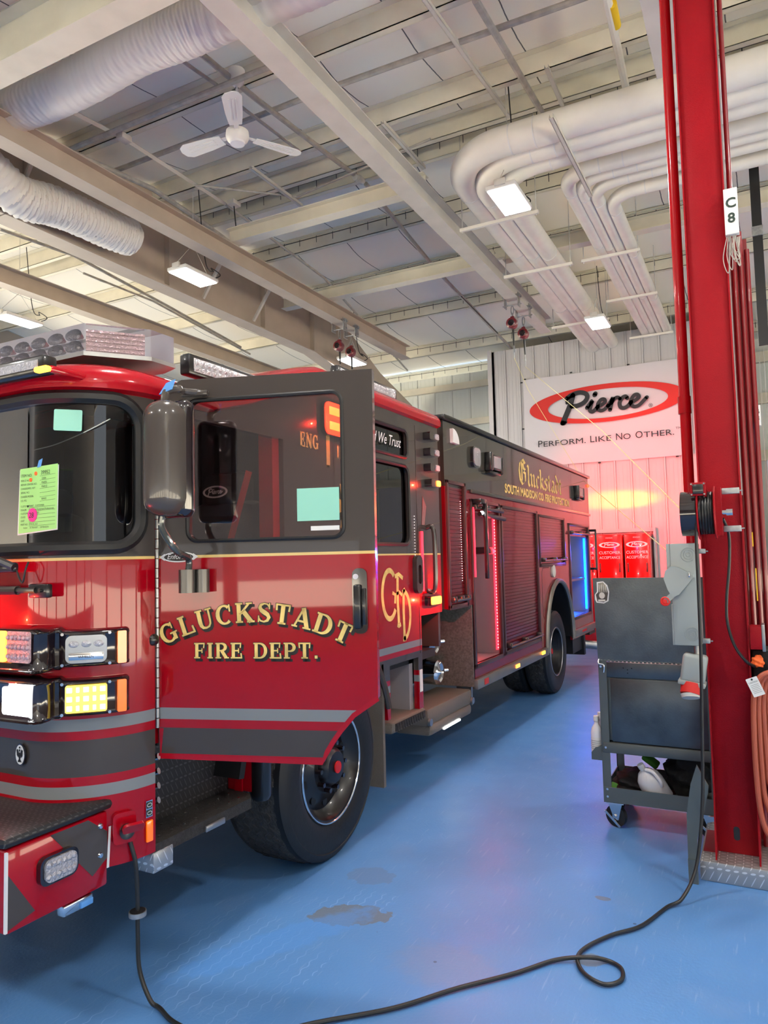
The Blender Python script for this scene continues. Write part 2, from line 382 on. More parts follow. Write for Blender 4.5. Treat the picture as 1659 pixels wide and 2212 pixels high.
GL = {
 'A': (0.98, [([(0.14, 0.04), (0.46, 0.98)], 0.10), ([(0.44, 1.0), (0.80, 0.04)], 0.22), ([(0.25, 0.33), (0.62, 0.33)], TN), ([(0, 0.04), (0.3, 0.04)], 0.08), ([(0.58, 0.04), (1.0, 0.04)], 0.08)]),
 'C': (0.90, [arcw(0.46, 0.5, 0.36, 0.45, 48, 312), ([(0.76, 0.98), (0.76, 0.62)], 0.08)]),
 'D': (0.96, [([(0.2, 0), (0.2, 1)], TK), arcw(0.42, 0.5, 0.40, 0.455, -90, 90), ([(0.02, 0.955), (0.44, 0.955)], 0.09), ([(0.02, 0.045), (0.44, 0.045)], 0.09)]),
 'E': (0.82, [([(0.2, 0), (0.2, 1)], TK), ([(0.02, 0.955), (0.7, 0.955)], 0.09), ([(0.02, 0.045), (0.74, 0.045)], 0.09), ([(0.25, 0.5), (0.55, 0.5)], 0.09), ([(0.70, 1), (0.66, 0.68)], 0.08), ([(0.75, 0), (0.71, 0.34)], 0.09), ([(0.55, 0.65), (0.55, 0.35)], 0.07)]),
 'F': (0.78, [([(0.2, 0), (0.2, 1)], TK), ([(0.02, 0.955), (0.7, 0.955)], 0.09), ([(0.02, 0.045), (0.42, 0.045)], 0.09), ([(0.25, 0.5), (0.55, 0.5)], 0.09), ([(0.70, 1), (0.66, 0.66)], 0.08), ([(0.55, 0.65), (0.55, 0.35)], 0.07)]),
 'G': (0.98, [arcw(0.46, 0.5, 0.36, 0.45, 48, 310), ([(0.74, 0.98), (0.74, 0.64)], 0.08), ([(0.76, 0.05), (0.76, 0.42)], 0.19), ([(0.54, 0.42), (0.94, 0.42)], 0.08)]),
 'I': (0.46, [([(0.22, 0), (0.22, 1)], TK), ([(0.03, 0.955), (0.41, 0.955)], 0.09), ([(0.03, 0.045), (0.41, 0.045)], 0.09)]),
 'K': (1.0, [([(0.2, 0), (0.2, 1)], TK), ([(0.26, 0.42), (0.76, 0.96)], 0.11), ([(0.42, 0.6), (0.84, 0.03)], 0.23), ([(0.02, 0.955), (0.4, 0.955)], 0.09), ([(0.02, 0.045), (0.4, 0.045)], 0.09), ([(0.58, 0.955), (0.92, 0.955)], 0.08), ([(0.62, 0.045), (1.02, 0.045)], 0.09)]),
 'L': (0.82, [([(0.2, 0), (0.2, 1)], TK), ([(0.02, 0.955), (0.4, 0.955)], 0.09), ([(0.02, 0.045), (0.74, 0.045)], 0.09), ([(0.75, 0), (0.71, 0.38)], 0.10)]),
 'N': (1.0, [([(0.18, 0), (0.18, 1)], 0.10), ([(0.82, 0), (0.82, 1)], 0.10), ([(0.16, 1), (0.84, 0.02)], 0.22), ([(0.0, 0.955), (0.3, 0.955)], 0.08), ([(0.0, 0.045), (0.36, 0.045)], 0.08), ([(0.64, 0.955), (1.0, 0.955)], 0.08)]),
 'P': (0.84, [([(0.2, 0), (0.2, 1)], TK), arcw(0.42, 0.71, 0.28, 0.245, -90, 90), ([(0.02, 0.955), (0.44, 0.955)], 0.09), ([(0.2, 0.465), (0.44, 0.465)], 0.08), ([(0.02, 0.045), (0.42, 0.045)], 0.09)]),
 'R': (0.92, [([(0.2, 0), (0.2, 1)], TK), arcw(0.42, 0.73, 0.27, 0.225, -90, 90), ([(0.02, 0.955), (0.44, 0.955)], 0.09), ([(0.2, 0.505), (0.44, 0.505)], 0.08), ([(0.02, 0.045), (0.4, 0.045)], 0.09), ([(0.44, 0.5), (0.74, 0.04)], 0.22), ([(0.6, 0.045), (0.93, 0.045)], 0.08)]),
 'S': (0.80, [([(0.66, 0.80), (0.56, 0.92), (0.40, 0.95), (0.22, 0.88), (0.17, 0.74), (0.26, 0.60), (0.42, 0.51), (0.58, 0.41), (0.66, 0.27), (0.58, 0.11), (0.40, 0.045), (0.22, 0.09), (0.13, 0.22)], [0.08, 0.08, 0.08, 0.14, 0.19, 0.21, 0.23, 0.21, 0.19, 0.14, 0.08, 0.08, 0.08]), ([(0.67, 0.98), (0.67, 0.68)], 0.07), ([(0.12, 0.34), (0.12, 0.02)], 0.07)]),
 'T': (0.86, [([(0.43, 0), (0.43, 1)], TK), ([(0.05, 0.955), (0.81, 0.955)], 0.09), ([(0.22, 0.045), (0.64, 0.045)], 0.09), ([(0.08, 1), (0.11, 0.66)], 0.09), ([(0.78, 1), (0.75, 0.66)], 0.09)]),
 'U': (0.98, [([(0.22, 1), (0.22, 0.36)], TK), ([(0.22, 0.38), (0.25, 0.20), (0.34, 0.08), (0.5, 0.045), (0.66, 0.09), (0.75, 0.22), (0.77, 0.4)], [TK, 0.19, 0.14, 0.10, 0.10, 0.10, 0.10]), ([(0.77, 0.38), (0.77, 1)], 0.10), ([(0.03, 0.955), (0.42, 0.955)], 0.09), ([(0.6, 0.955), (0.94, 0.955)], 0.09)]),
 '1': (0.5, [([(0.25, 0), (0.25, 1)], 0.20), ([(0.08, 0.93), (0.3, 0.99)], 0.08), ([(0.06, 0.03), (0.44, 0.03)], 0.06)]),
 '.': (0.3, [([(0.12, 0.10), (0.30, 0.10)], 0.19)]), ' ': (0.5, []),
}
def serif_line(bm, M, text, x, y, h, sx=1.0, gap=0.08, grow=0.0, z=0.0, place=None):
    """text in roman capitals; place(advance) may give a frame for each letter (for text on an arc)"""
    for ch in text:
        adv, strokes = GL[ch]
        T = M @ (place(x + adv * h * sx / 2) @ Matrix.Translation((-adv * h * sx / 2, 0, 0)) if place else Matrix.Translation((x, y, 0)))
        for P, w in strokes:
            g = grow / h
            PP = [Vector(p) for p in P]
            if g and len(PP) >= 2:
                d0 = (PP[0] - PP[1]).normalized() * g / 2; d1 = (PP[-1] - PP[-2]).normalized() * g / 2; PP[0] = PP[0] + d0; PP[-1] = PP[-1] + d1
            ww = [(a + g) * h for a in w] if isinstance(w, (list, tuple)) else (w + g) * h
            ribbon(bm, T, [(p.x * h * sx, p.y * h) for p in PP], ww, z)
        x += (adv + gap) * h * sx
    return x
def serif_width(text, h, sx=1.0, gap=0.08): return sum((GL[c][0] + gap) * h * sx for c in text) - gap * h * sx
def plain(bm, M, text, size, x=0.0, y=0.0, align='LEFT', sx=1.0, shear=0.0, space=1.0, bold=0.0, z=0.0, fit=None):
    cu = bpy.data.curves.new('txt', 'FONT'); cu.body = text; cu.size = size; cu.align_x = align; cu.shear = shear; cu.space_character = space; cu.offset = bold; cu.resolution_u = 3
    o = bpy.data.objects.new('txt', cu); S.collection.objects.link(o)
    dg = bpy.context.evaluated_depsgraph_get(); me = bpy.data.meshes.new_from_object(o.evaluated_get(dg))
    if fit:
        vx = [v.co.x for v in me.vertices]; sx = (fit[1] - fit[0]) / (max(vx) - min(vx)); x = fit[0] - min(vx) * sx
    t = bmesh.new(); t.from_mesh(me); _merge(bm, t, M @ Matrix.Translation((x, y, z)) @ Matrix.Diagonal((sx, 1, 1, 1)))
    bpy.data.objects.remove(o); bpy.data.curves.remove(cu); bpy.data.meshes.remove(me); return bm

# ================================================================ ROOM
def roofz(y): return 6.97 - 0.08 * abs(y - 7.5)
def floor_mat():
    m, nt, b, out = nodes('floor_epoxy'); N = nt.nodes; Lk = nt.links
    setp(b, rough=0.3, coat=0.0, spec=0.35)
    tc = N.new('ShaderNodeTexCoord'); O = tc.outputs['Object']
    def noise(sc, det=5, src=None, st=None):
        n = N.new('ShaderNodeTexNoise'); n.inputs['Scale'].default_value = sc; n.inputs['Detail'].default_value = det
        if st:
            mp = N.new('ShaderNodeMapping'); mp.inputs['Scale'].default_value = st; mp.inputs['Rotation'].default_value = (0, 0, 0); Lk.new(O, mp.inputs[0]); Lk.new(mp.outputs[0], n.inputs['Vector'])
        else: Lk.new(O, n.inputs['Vector'])
        return n.outputs['Fac']
    def rng(v, a, c):
        r = N.new('ShaderNodeMapRange'); r.inputs[1].default_value = a; r.inputs[2].default_value = c; Lk.new(v, r.inputs[0]); return r.outputs[0]
    def mix(f, A, B, fac=1.0):
        x = N.new('ShaderNodeMix'); x.data_type = 'RGBA'
        if fac != 1.0:
            mm = N.new('ShaderNodeMath'); mm.operation = 'MULTIPLY'; mm.inputs[1].default_value = fac; Lk.new(f, mm.inputs[0]); f = mm.outputs[0]
        Lk.new(f, x.inputs[0])
        for s, v in ((6, A), (7, B)):
            if isinstance(v, tuple): x.inputs[s].default_value = (*v, 1)
            else: Lk.new(v, x.inputs[s])
        return x.outputs[2]
    def mth(op, a, c=None, **k):
        q = N.new('ShaderNodeMath'); q.operation = op; q.use_clamp = k.get('clamp', False)
        for i, v in enumerate((a, c)):
            if v is None: continue
            if isinstance(v, (int, float)): q.inputs[i].default_value = v
            else: Lk.new(v, q.inputs[i])
        return q.outputs[0]
    def blob(cx, cy, rx, ry, rot=0, soft=0.25):
        mp = N.new('ShaderNodeMapping'); mp.vector_type = 'TEXTURE'; mp.inputs['Location'].default_value = (cx, cy, 0); mp.inputs['Rotation'].default_value = (0, 0, R(rot)); mp.inputs['Scale'].default_value = (rx, ry, 1)
        Lk.new(O, mp.inputs[0]); ln = N.new('ShaderNodeVectorMath'); ln.operation = 'LENGTH'; Lk.new(mp.outputs[0], ln.inputs[0])
        d = mth('ADD', ln.outputs['Value'], mth('MULTIPLY', noise(16, 8), 1.1))
        return rng(d, 1.0 + 0.55 + soft / 2, 1.0 + 0.55 - soft / 2)
    c = mix(rng(noise(0.7), 0.35, 0.65), (0.072, 0.208, 0.49), (0.102, 0.262, 0.57))
    c = mix(rng(noise(5.0, 8), 0.35, 0.7), c, (0.10, 0.235, 0.50), 0.5)
    c = mix(rng(noise(2.2, 8), 0.60, 0.75), c, (0.17, 0.27, 0.50), 0.35)
    # fine scuffs along the driving direction and tyre print waves
    c = mix(rng(noise(7, 8, st=(10, 0.8, 1)), 0.62, 0.70), c, (0.26, 0.38, 0.62), 0.30)
    wv = N.new('ShaderNodeTexWave'); wv.wave_type = 'BANDS'; wv.bands_direction = 'X'; wv.inputs['Scale'].default_value = 5.2; wv.inputs['Distortion'].default_value = 0
    sx = N.new('ShaderNodeSeparateXYZ'); Lk.new(O, sx.inputs[0])
    zig = mth('MULTIPLY', mth('SINE', mth('MULTIPLY', sx.outputs['Y'], 95.0)), 0.006)
    cx = N.new('ShaderNodeCombineXYZ'); Lk.new(mth('ADD', sx.outputs['X'], zig), cx.inputs[0]); Lk.new(cx.outputs[0], wv.inputs['Vector'])
    lines = rng(wv.outputs['Fac'], 0.975, 0.999)
    xm = mth('MULTIPLY', mth('GREATER_THAN', sx.outputs['X'], -2.42), mth('LESS_THAN', sx.outputs['X'], -1.72))
    ym = mth('LESS_THAN', sx.outputs['Y'], 3.35)
    pm = mth('MULTIPLY', mth('MULTIPLY', xm, ym), rng(noise(2.5, 3), 0.42, 0.58))
    c = mix(mth('MULTIPLY', lines, pm), c, (0.26, 0.42, 0.74), 0.6)
    # worn patches in the coating
    worn = (0.135, 0.155, 0.175)
    for args, w, k in (((-1.84, 3.08, 0.19, 0.10, 25, 0.03), worn, 0.8), ((-1.95, 3.50, 0.13, 0.10, 5, 0.05), (0.12, 0.19, 0.34), 0.5), ((-0.72, 3.17, 0.07, 0.045, 20, 0.08), worn, 0.7), ((-1.25, 2.88, 0.22, 0.16, 0, 0.5), (0.15, 0.23, 0.42), 0.5), ((-0.78, 3.75, 0.04, 0.02, 0, 0.1), worn, 0.8), ((-2.0, 2.75, 0.5, 0.10, 60, 0.3), (0.08, 0.26, 0.66), 0.5)):
        c = mix(blob(*args), c, w, k)
    vs = N.new('ShaderNodeTexVoronoi'); vs.inputs['Scale'].default_value = 2.6; Lk.new(O, vs.inputs['Vector'])
    c = mix(mth('LESS_THAN', vs.outputs['Distance'], 0.022), c, (0.03, 0.05, 0.09), 0.7)
    Lk.new(c, b.inputs['Base Color'])
    Lk.new(mth('ADD', mth('MULTIPLY', noise(4, 8), 0.22), 0.27), b.inputs['Roughness'])
    bp = N.new('ShaderNodeBump'); bp.inputs['Strength'].default_value = 0.12; bp.inputs['Distance'].default_value = 0.01; Lk.new(noise(70, 3), bp.inputs['Height']); Lk.new(bp.outputs[0], b.inputs['Normal'])
floor_mat()
def ceil_mat():
    m, nt, b, out = nodes('roof_insulation'); N = nt.nodes; Lk = nt.links; setp(b, rough=0.85)
    tc = N.new('ShaderNodeTexCoord'); O = tc.outputs['Object']; sp = N.new('ShaderNodeSeparateXYZ'); Lk.new(O, sp.inputs[0])
    n = N.new('ShaderNodeTexNoise'); n.inputs['Scale'].default_value = 0.9; n.inputs['Detail'].default_value = 6; Lk.new(O, n.inputs['Vector'])
    def mth(op, a, c):
        q = N.new('ShaderNodeMath'); q.operation = op
        for i, v in enumerate((a, c)):
            if isinstance(v, (int, float)): q.inputs[i].default_value = v
            else: Lk.new(v, q.inputs[i])
        return q.outputs[0]
    wob = mth('ADD', sp.outputs['X'], mth('MULTIPLY', n.outputs['Fac'], 0.10))
    fr = mth('FRACT', mth('DIVIDE', wob, 0.93), 0.0)
    ln = mth('LESS_THAN', fr, 0.014)
    mx = N.new('ShaderNodeMix'); mx.data_type = 'RGBA'; mx.inputs[6].default_value = (0.92, 0.87, 0.74, 1); mx.inputs[7].default_value = (0.98, 0.94, 0.83, 1); Lk.new(n.outputs['Fac'], mx.inputs[0])
    m2 = N.new('ShaderNodeMix'); m2.data_type = 'RGBA'; Lk.new(ln, m2.inputs[0]); Lk.new(mx.outputs[2], m2.inputs[6]); m2.inputs[7].default_value = (0.12, 0.12, 0.12, 1)
    Lk.new(m2.outputs[2], b.inputs['Base Color'])
    bp = N.new('ShaderNodeBump'); bp.inputs['Strength'].default_value = 0.6; bp.inputs['Distance'].default_value = 0.05
    hp = mth('ABSOLUTE', mth('SUBTRACT', fr, 0.5), 0.0); Lk.new(mth('ADD', mth('POWER', hp, 4.0), mth('MULTIPLY', n.outputs['Fac'], -0.1)), bp.inputs['Height']); Lk.new(bp.outputs[0], b.inputs['Normal'])
ceil_mat()
def ribbed(name, color, period, axis='X'):
    """ribbed steel siding: narrow raised seams at a fixed pitch"""
    m, nt, b, out = nodes(name); setp(b, rough=0.42, color=color); return m

bm = newbm(); bx(bm, -14, 8, -8, 18.5, -0.12, 0)
struct('floor', bm, 'floor_epoxy', 0)
mat('outside_ground', (0.62, 0.58, 0.50), 0.9)
bm = newbm(); bx(bm, -60, 50, -60, -8.0, -0.14, -0.02); bx(bm, -60, -14, -8, 40, -0.14, -0.02); bx(bm, 8, 50, -8, 40, -0.14, -0.02); struct('ground', bm, 'outside_ground', 0)

PUR = [(-3.061,5.719,6.607)[1], (-2.967,7.176,6.724)[1], (-2.995,7.764,6.729)[1], (-4.183,8.097,6.702)[1], (-5.425,9.363,6.601)[1], 0, (-5.456,12.473,6.352)[1], (-5.121,14.472,6.192)[1], (-6.711,16.049,6.066)[1]]
PUR[5] = (PUR[4] + PUR[6]) / 2
PUR = [PUR[0] - 4.6, PUR[0] - 3.05, PUR[0] - 1.52] + PUR
# ceiling: insulation blanket sagging between the purlins
ys = [-8, -6.3, -4.8, -3.3, -1.8, -0.3] + PUR + [17.6]
bm = newbm(); xs = [-14 + 0.4 * i for i in range(56)]; rows = []
for a, c in zip(ys, ys[1:]):
    for k in range(6):
        y = a + (c - a) * k / 6; rows.append((y, roofz(y) - 0.07 * math.sin(PI * k / 6)))
rows.append((ys[-1], roofz(ys[-1])))
G = [[bm.verts.new((x, y, z)) for x in xs] for y, z in rows]
for i in range(len(G) - 1):
    for j in range(len(xs) - 1): bm.faces.new((G[i][j], G[i][j + 1], G[i + 1][j + 1], G[i + 1][j]))
struct('ceiling', bm, 'roof_insulation')
bm = newbm(); bx(bm, -14.2, 8.2, -8, 18, 7.2, 7.3); bx(bm, -4.93, 0.06, 14.5, 17.0, 5.98, 6.0); struct('trim_roof_deck', bm, 'wall_grey', 0)

def purlin(y, x0=-14, x1=7.9, m='steel_cream', dz=0.0, hgt=0.2):
    bm = newbm(); z = roofz(y) - 0.02 - dz
    bx(bm, x0, x1, y - 0.004, y + 0.004, z - hgt, z)
    bx(bm, x0, x1, y - 0.004, y + 0.075, z - hgt, z - hgt + 0.008); bx(bm, x0, x1, y - 0.075, y + 0.004, z - 0.008, z)
    bx(bm, x0, x1, y + 0.067, y + 0.075, z - hgt, z - hgt + 0.025)
    return obj('roof_purlin', bm, m, kind='structure', smooth=0)
for i, y in enumerate(PUR):
    purlin(y, hgt=0.21)
# insulation strapping pins that hang along the purlins
for y in PUR[6:]:
    bm = newbm(); x = -9.0
    while x < 0.5:
        z = roofz(y) - 0.05; cyl(bm, (x, y - 0.05, z), (x, y - 0.05, z - 0.10 - 0.05 * random.random()), 0.005, 4); x += 0.29 + 0.03 * random.random()
    bx(bm, -9, 0.5, y - 0.056, y - 0.046, roofz(y) - 0.075, roofz(y) - 0.067)
    obj('strapping_pins', bm, 'cord_black', kind='structure', smooth=0)

# runway beams (I sections) that carry the fall-arrest trolleys
RW = []
for x, y0, y1 in ((-3.25, -2.0, 12.75), (-6.15, -2.0, 12.95), (-9.35, -2.0, 13.0), (-0.48, -2.0, 6.32)):
    bm = newbm(); beam_i(bm, (x, y0, 5.7), (x, y1, 5.7), 0.20, 0.26)
    obj('runway_beam', bm, 'steel_tan' if x < -5 else 'steel_grey', kind='structure', smooth=0)
# cross beams that hang the runways from the frames
def crossb(p, q, z, h=0.17):
    bm = newbm(); beam_i(bm, (p, q, z), (-3.25 if p < -3.3 else 3, q, z), 0.16, h); obj('hanger_beam', bm, 'steel_cream', kind='structure', smooth=0)
crossb(-6.15, (-4.708,7.509,5.97)[1], 5.97, 0.20); crossb(-7.0, (-4.682,9.949,5.97)[1], 5.97, 0.20)
crossb(-3.1, (-4.682,9.949,5.97)[1], 5.97, 0.20)
# deep header beam near the camera
bm = newbm(); beam_i(bm, (-13, 3.60, 5.7), (-0.6, 3.60, 5.7), 0.22, 0.42)
bx(bm, -13, -0.6, 3.20, 3.28, 5.98, 6.2)
obj('header_beam', bm, 'steel_cream', kind='structure', smooth=0)

# tapered rigid frame: web between the sloping roof line and a haunched underside
def rigid_frame(x):
    low = [(0.0, 5.56), (4.9, 5.56), (11.1, 5.56), (11.9, 5.42), (13.2, 5.0), (14.7, 4.2), (14.9, 0.0)]
    top = [(15.5, 0.0), (15.5, 5.35), (13.9, 5.78), (12.4, 6.42), (7.5, 6.9), (0.0, 6.3)]
    M = Matrix(((0, 0, 1, x), (1, 0, 0, 0), (0, 1, 0, 0), (0, 0, 0, 1)))
    w = newbm(); prism(w, low + top, M, 0.02)
    for a, c in zip(low, low[1:]):
        A = Vector((x + 0.01, *a)); B = Vector((x + 0.01, *c)); d = (B - A).normalized(); n = Vector((1, 0, 0)).cross(d)
        F = Matrix(((1, d.x, n.x, A.x), (0, d.y, n.y, A.y), (0, d.z, n.z, A.z), (0, 0, 0, 1)))
        bx(w, -0.13, 0.13, -0.005, (B - A).length + 0.005, -0.018, 0.0, M=F)
    for y in (5.2, 7.4, 9.6, 11.1): bx(w, x - 0.0, x + 0.11, y, y + 0.015, 5.56, 6.55)
    return obj('rigid_frame', w, 'steel_tan', kind='structure', smooth=0)
rigid_frame(-7.25); 
bm = newbm(); bx(bm, -7.30, -7.15, -8, 0, 5.56, 6.2); obj('rigid_frame', bm, 'steel_grey', kind='structure', smooth=0)
# flange braces from purlins down to the frame
for p, q in (((202+0, 0), 0), ): pass
for y in (5.0, 8.1, 9.3):
    bm = newbm(); bx(bm, -0.02, 0.02, 0, 0.9, -0.02, 0.02, M=frame((-7.15, y, 5.62), (0.1, 1, 0), (0.55, 0, 0.75))); obj('flange_brace', bm, 'steel_grey', kind='structure', smooth=0)

# walls
mat('wall_front_grey', (0.30, 0.27, 0.24), 0.7)
def siding(name, x0, x1, y, z0, z1, m, pitch=0.305, face=-1, big=True):
    bm = newbm(); bx(bm, x0, x1, y, y + 0.12, z0, z1)
    x = x0 + 0.03
    while x < x1 - 0.05:
        bx(bm, x, x + 0.035, y - 0.022, y, z0, z1, bev=0.008)
        for k in range(1, 4): bx(bm, x + k * pitch / 4 + 0.01, x + k * pitch / 4 + 0.016, y - 0.003, y, z0, z1)
        x += pitch
    sm = newbm(); x = x0 + 0.03
    while x < x1 - 0.05:
        bx(sm, x - 0.006, x, y - 0.004, y - 0.0005, z0, z1); bx(sm, x + 0.036, x + 0.040, y - 0.004, y - 0.0005, z0, z1); x += pitch
    obj('trim_seam', sm, 'seam_dark', kind='structure', smooth=0)
    return obj(name, bm, m, kind='structure', smooth=0)
YW = 14.48
mat('wall_banner', (0.52, 0.51, 0.52), 0.35)
siding('wall_back', -4.93, 0.06, YW, 0, 6.02, 'wall_banner')
bm = newbm(); bx(bm, -4.93, -4.80, YW, 17.0, 0, 6.02); bx(bm, -0.06, 0.06, YW, 17.0, 0, 6.02); bx(bm, -4.95, -4.86, YW - 0.035, YW, 0, 6.05); bx(bm, -0.02, 0.075, YW - 0.03, YW, 0, 6.05)
obj('wall_return', bm, 'wall_banner', kind='structure', smooth=0)
siding('wall_far', -14, -4.93, 15.75, 0, 6.0, 'wall_green', 0.45)
siding('wall_far_right', -4.93, 8, 17.0, 0, 6.3, 'wall_green', 0.45)
bm = newbm()
for z in (3.55, 4.75, 5.62): bx(bm, -14, -4.93, 15.63, 15.73, z, z + 0.15); bx(bm, 0.06, 8, 16.86, 16.98, z, z + 0.22)
obj('trim_girt', bm, 'steel_cream', kind='structure', smooth=0)
bm = newbm(); bx(bm, -14.2, -14, -8, 17.1, 5.2, 7); bx(bm, -14.2, -14, 12.4, 17.1, 0, 5.2); bx(bm, -14.2, -14, -8, -0.7, 0, 5.2); [bx(bm, -14.2, -14, y, y + 0.8, 0, 5.2) for y in (-8, -1.5, 5, 11.5, 16.3)]; struct('wall_left', bm, 'wall_front_grey', 0)  # unseen wall, openings shaped for ceiling daylight and a dark windshield
bm = newbm(); bx(bm, 8, 8.2, -8, 17.1, 5.2, 7); bx(bm, 8, 8.2, -3.5, 17.1, 1.7, 5.2); bx(bm, 8, 8.2, 12, 17.1, 0, 1.7); [bx(bm, 8, 8.2, y, y + 0.4, 0, 1.7) for y in (-3.5, 0.5, 4.5, 8.5)]; struct('wall_right', bm, 'wall_front_grey', 0)  # unseen wall, low slit shaped to send daylight up to the ceiling
bm = newbm(); bx(bm, -14, 8, -8.2, -8, 2.05, 7); bx(bm, -14, 8, -8.2, -8, 0, 0.84); [bx(bm, x, x + 0.25, -8.2, -8, 0.84, 2.05) for x in (-14, -10.4, -8.1, -5.6, -3.1, -0.6, 1.9, 4.4, 7.0)]
struct('wall_front', bm, 'wall_front_grey', 0)
bm = newbm(); bx(bm, 0.16, 2.6, 13.6, 13.75, 0, 3.2); struct('wall_partition', bm, 'wall_grey', 0)
# black exhaust strap and window frame on the far right wall
t = thing('hanging_strap', 'black strap hanging in front of the far grey corrugated wall at right', 'strap', (0.3, 9.0, 3.9))
bm = newbm(); SX0 = (0.145,9,4.746)[0]; SZ0 = (0.143,9,3.98)[2]; bx(bm, SX0 - 0.05, SX0 + 0.05, 9.0, 9.03, SZ0, 6.7); obj('strap', bm, 'cord_black', t, smooth=0)
bm = newbm(); bx(bm, SX0 - 0.057, SX0 + 0.057, 8.98, 9.05, SZ0 + 1.25, SZ0 + 1.36, bev=0.005); obj('clamp', bm, 'galvanized', t, smooth=0)

# ---------------------------------------------------------------- high-bay lamps
def lamp(x, y, label, z=5.5, pw=95):
    t = thing('high_bay_lamp', label, 'lamp', (x, y, z), 'high bay lamps')
    bm = newbm(); bx(bm, x - 0.16, x + 0.16, y - 0.32, y + 0.32, z, z + 0.05, bev=0.012); obj('housing', bm, 'white_paint', t)
    bm = newbm(); bx(bm, x - 0.145, x + 0.145, y - 0.30, y + 0.30, z - 0.012, z - 0.001, bev=0.004); obj('diffuser', bm, 'lamp_lit', t)
    bm = newbm()
    for s in (-1, 1):
        bx(bm, x - 0.06, x + 0.06, y + s * 0.30, y + s * 0.34, z + 0.02, z + 0.09, bev=0.01)
        cyl(bm, (x, y + s * 0.32, z + 0.08), (x, y, z + 0.45), 0.004, 5)
    cyl(bm, (x, y, z + 0.45), (x, y, roofz(y) - 0.05), 0.004, 5); obj('bracket', bm, 'conduit', t)
    bm = newbm(); tube(bm, smooth_path([(x, y + 0.3, z + 0.06), (x + 0.12, y + 0.4, z + 0.14), (x + 0.02, y + 0.33, z + 0.24), (x + 0.1, y + 0.28, z + 0.16), (x + 0.03, y + 0.2, z + 0.3), (x, y + 0.1, roofz(y) - 0.1)]), 0.007, 6); obj('power_lead', bm, 'cord_black', t)
    area('lamp_light', (x, y, z - 0.02), (0, 0, 0), 0.28, 0.58, pw, (1.0, 0.95, 0.88))
lamp(-2.20, 7.32, 'lit rectangular LED lamp beneath the large white bent pipes')
lamp(-2.20, 12.05, 'lit LED lamp hanging just above the top of the white banner wall', pw=25)
lamp(-6.52, 7.20, 'lit LED lamp hanging beside the tan tapered frame, below the second runway beam')
lamp(-6.80, 11.9, 'small lit LED lamp above the open truck door', pw=60)
lamp(-10.0, 7.15, 'lit LED lamp at the left edge above the roof light bar')

# ---------------------------------------------------------------- wrapped air ducts
def wrapped_duct(pts, r, label, name='air_duct', wr=0.004):
    bm = newbm(); P = smooth_path(pts, 40); n = 28; rings = []; M = len(P); seed = random.random() * 9
    up = Vector((0, 0, 1))
    for i, p in enumerate(P):
        d = (P[min(i + 1, M - 1)] - P[max(i - 1, 0)]).normalized(); x = (up - d * up.dot(d)).normalized(); y = d.cross(x); ring = []
        for k in range(n):
            a = 2 * PI * k / n
            fold = wr * (0.6 * math.sin(i * 1.7 + 3.0 * math.sin(a * 2 + seed + i * 0.05) + 1.5 * math.sin(i * 0.13)) + 0.6 * math.sin(i * 0.83 + a * 3 + 2 * math.sin(i * 0.07))) + 0.012 * math.sin(i * 0.05 + a)
            ring.append(bm.verts.new(p + (x * math.cos(a) + y * math.sin(a)) * (r + fold)))
        rings.append(ring)
    for A, B in zip(rings, rings[1:]):
        for k in range(n): bm.faces.new((A[k], A[(k + 1) % n], B[(k + 1) % n], B[k]))
    bm.faces.new(rings[0][::-1]); bm.faces.new(rings[-1])
    return obj(name, bm, 'duct_wrap', label=label, cat='duct', group='wrapped air ducts')
wrapped_duct([(-7.0, 4.35, 6.12), (-6.214,4.337,6.1), (-5.654,4.35,6.1), (-5.062,4.359,6.1), (-4.483,4.32,6.1), (-4.05,4.327,6.1), (-3.656,4.355,6.1), (-2.9, 4.4, 6.1), (-2.3, 4.4, 6.12)], 0.20, 'white wrapped air duct crossing above the ceiling fan at top left')
wrapped_duct([(-6.98, 3.5, 5.95), (-6.95, 4.3, 5.95), (-6.9,4.879,5.712), (-6.88,5.244,5.743), (-6.86,5.647,5.764), (-6.84,6.082,5.785), (-6.82,6.406,5.804)], 0.215, 'crumpled white duct ending beside the tan tapered frame at left', wr=0.013)
bm = newbm()
for k in range(5): tube(bm, [(-7.05 , 6.62 + 0.012 * k + 0.13 * math.cos(a), 5.98 + 0.16 * math.sin(a)) for a in [2 * PI * i / 20 for i in range(20)]], 0.006, 5, closed=True)
obj('cable_coil', bm, 'conduit', label='coil of pale cable on the tan frame beside the duct end', cat='cable')

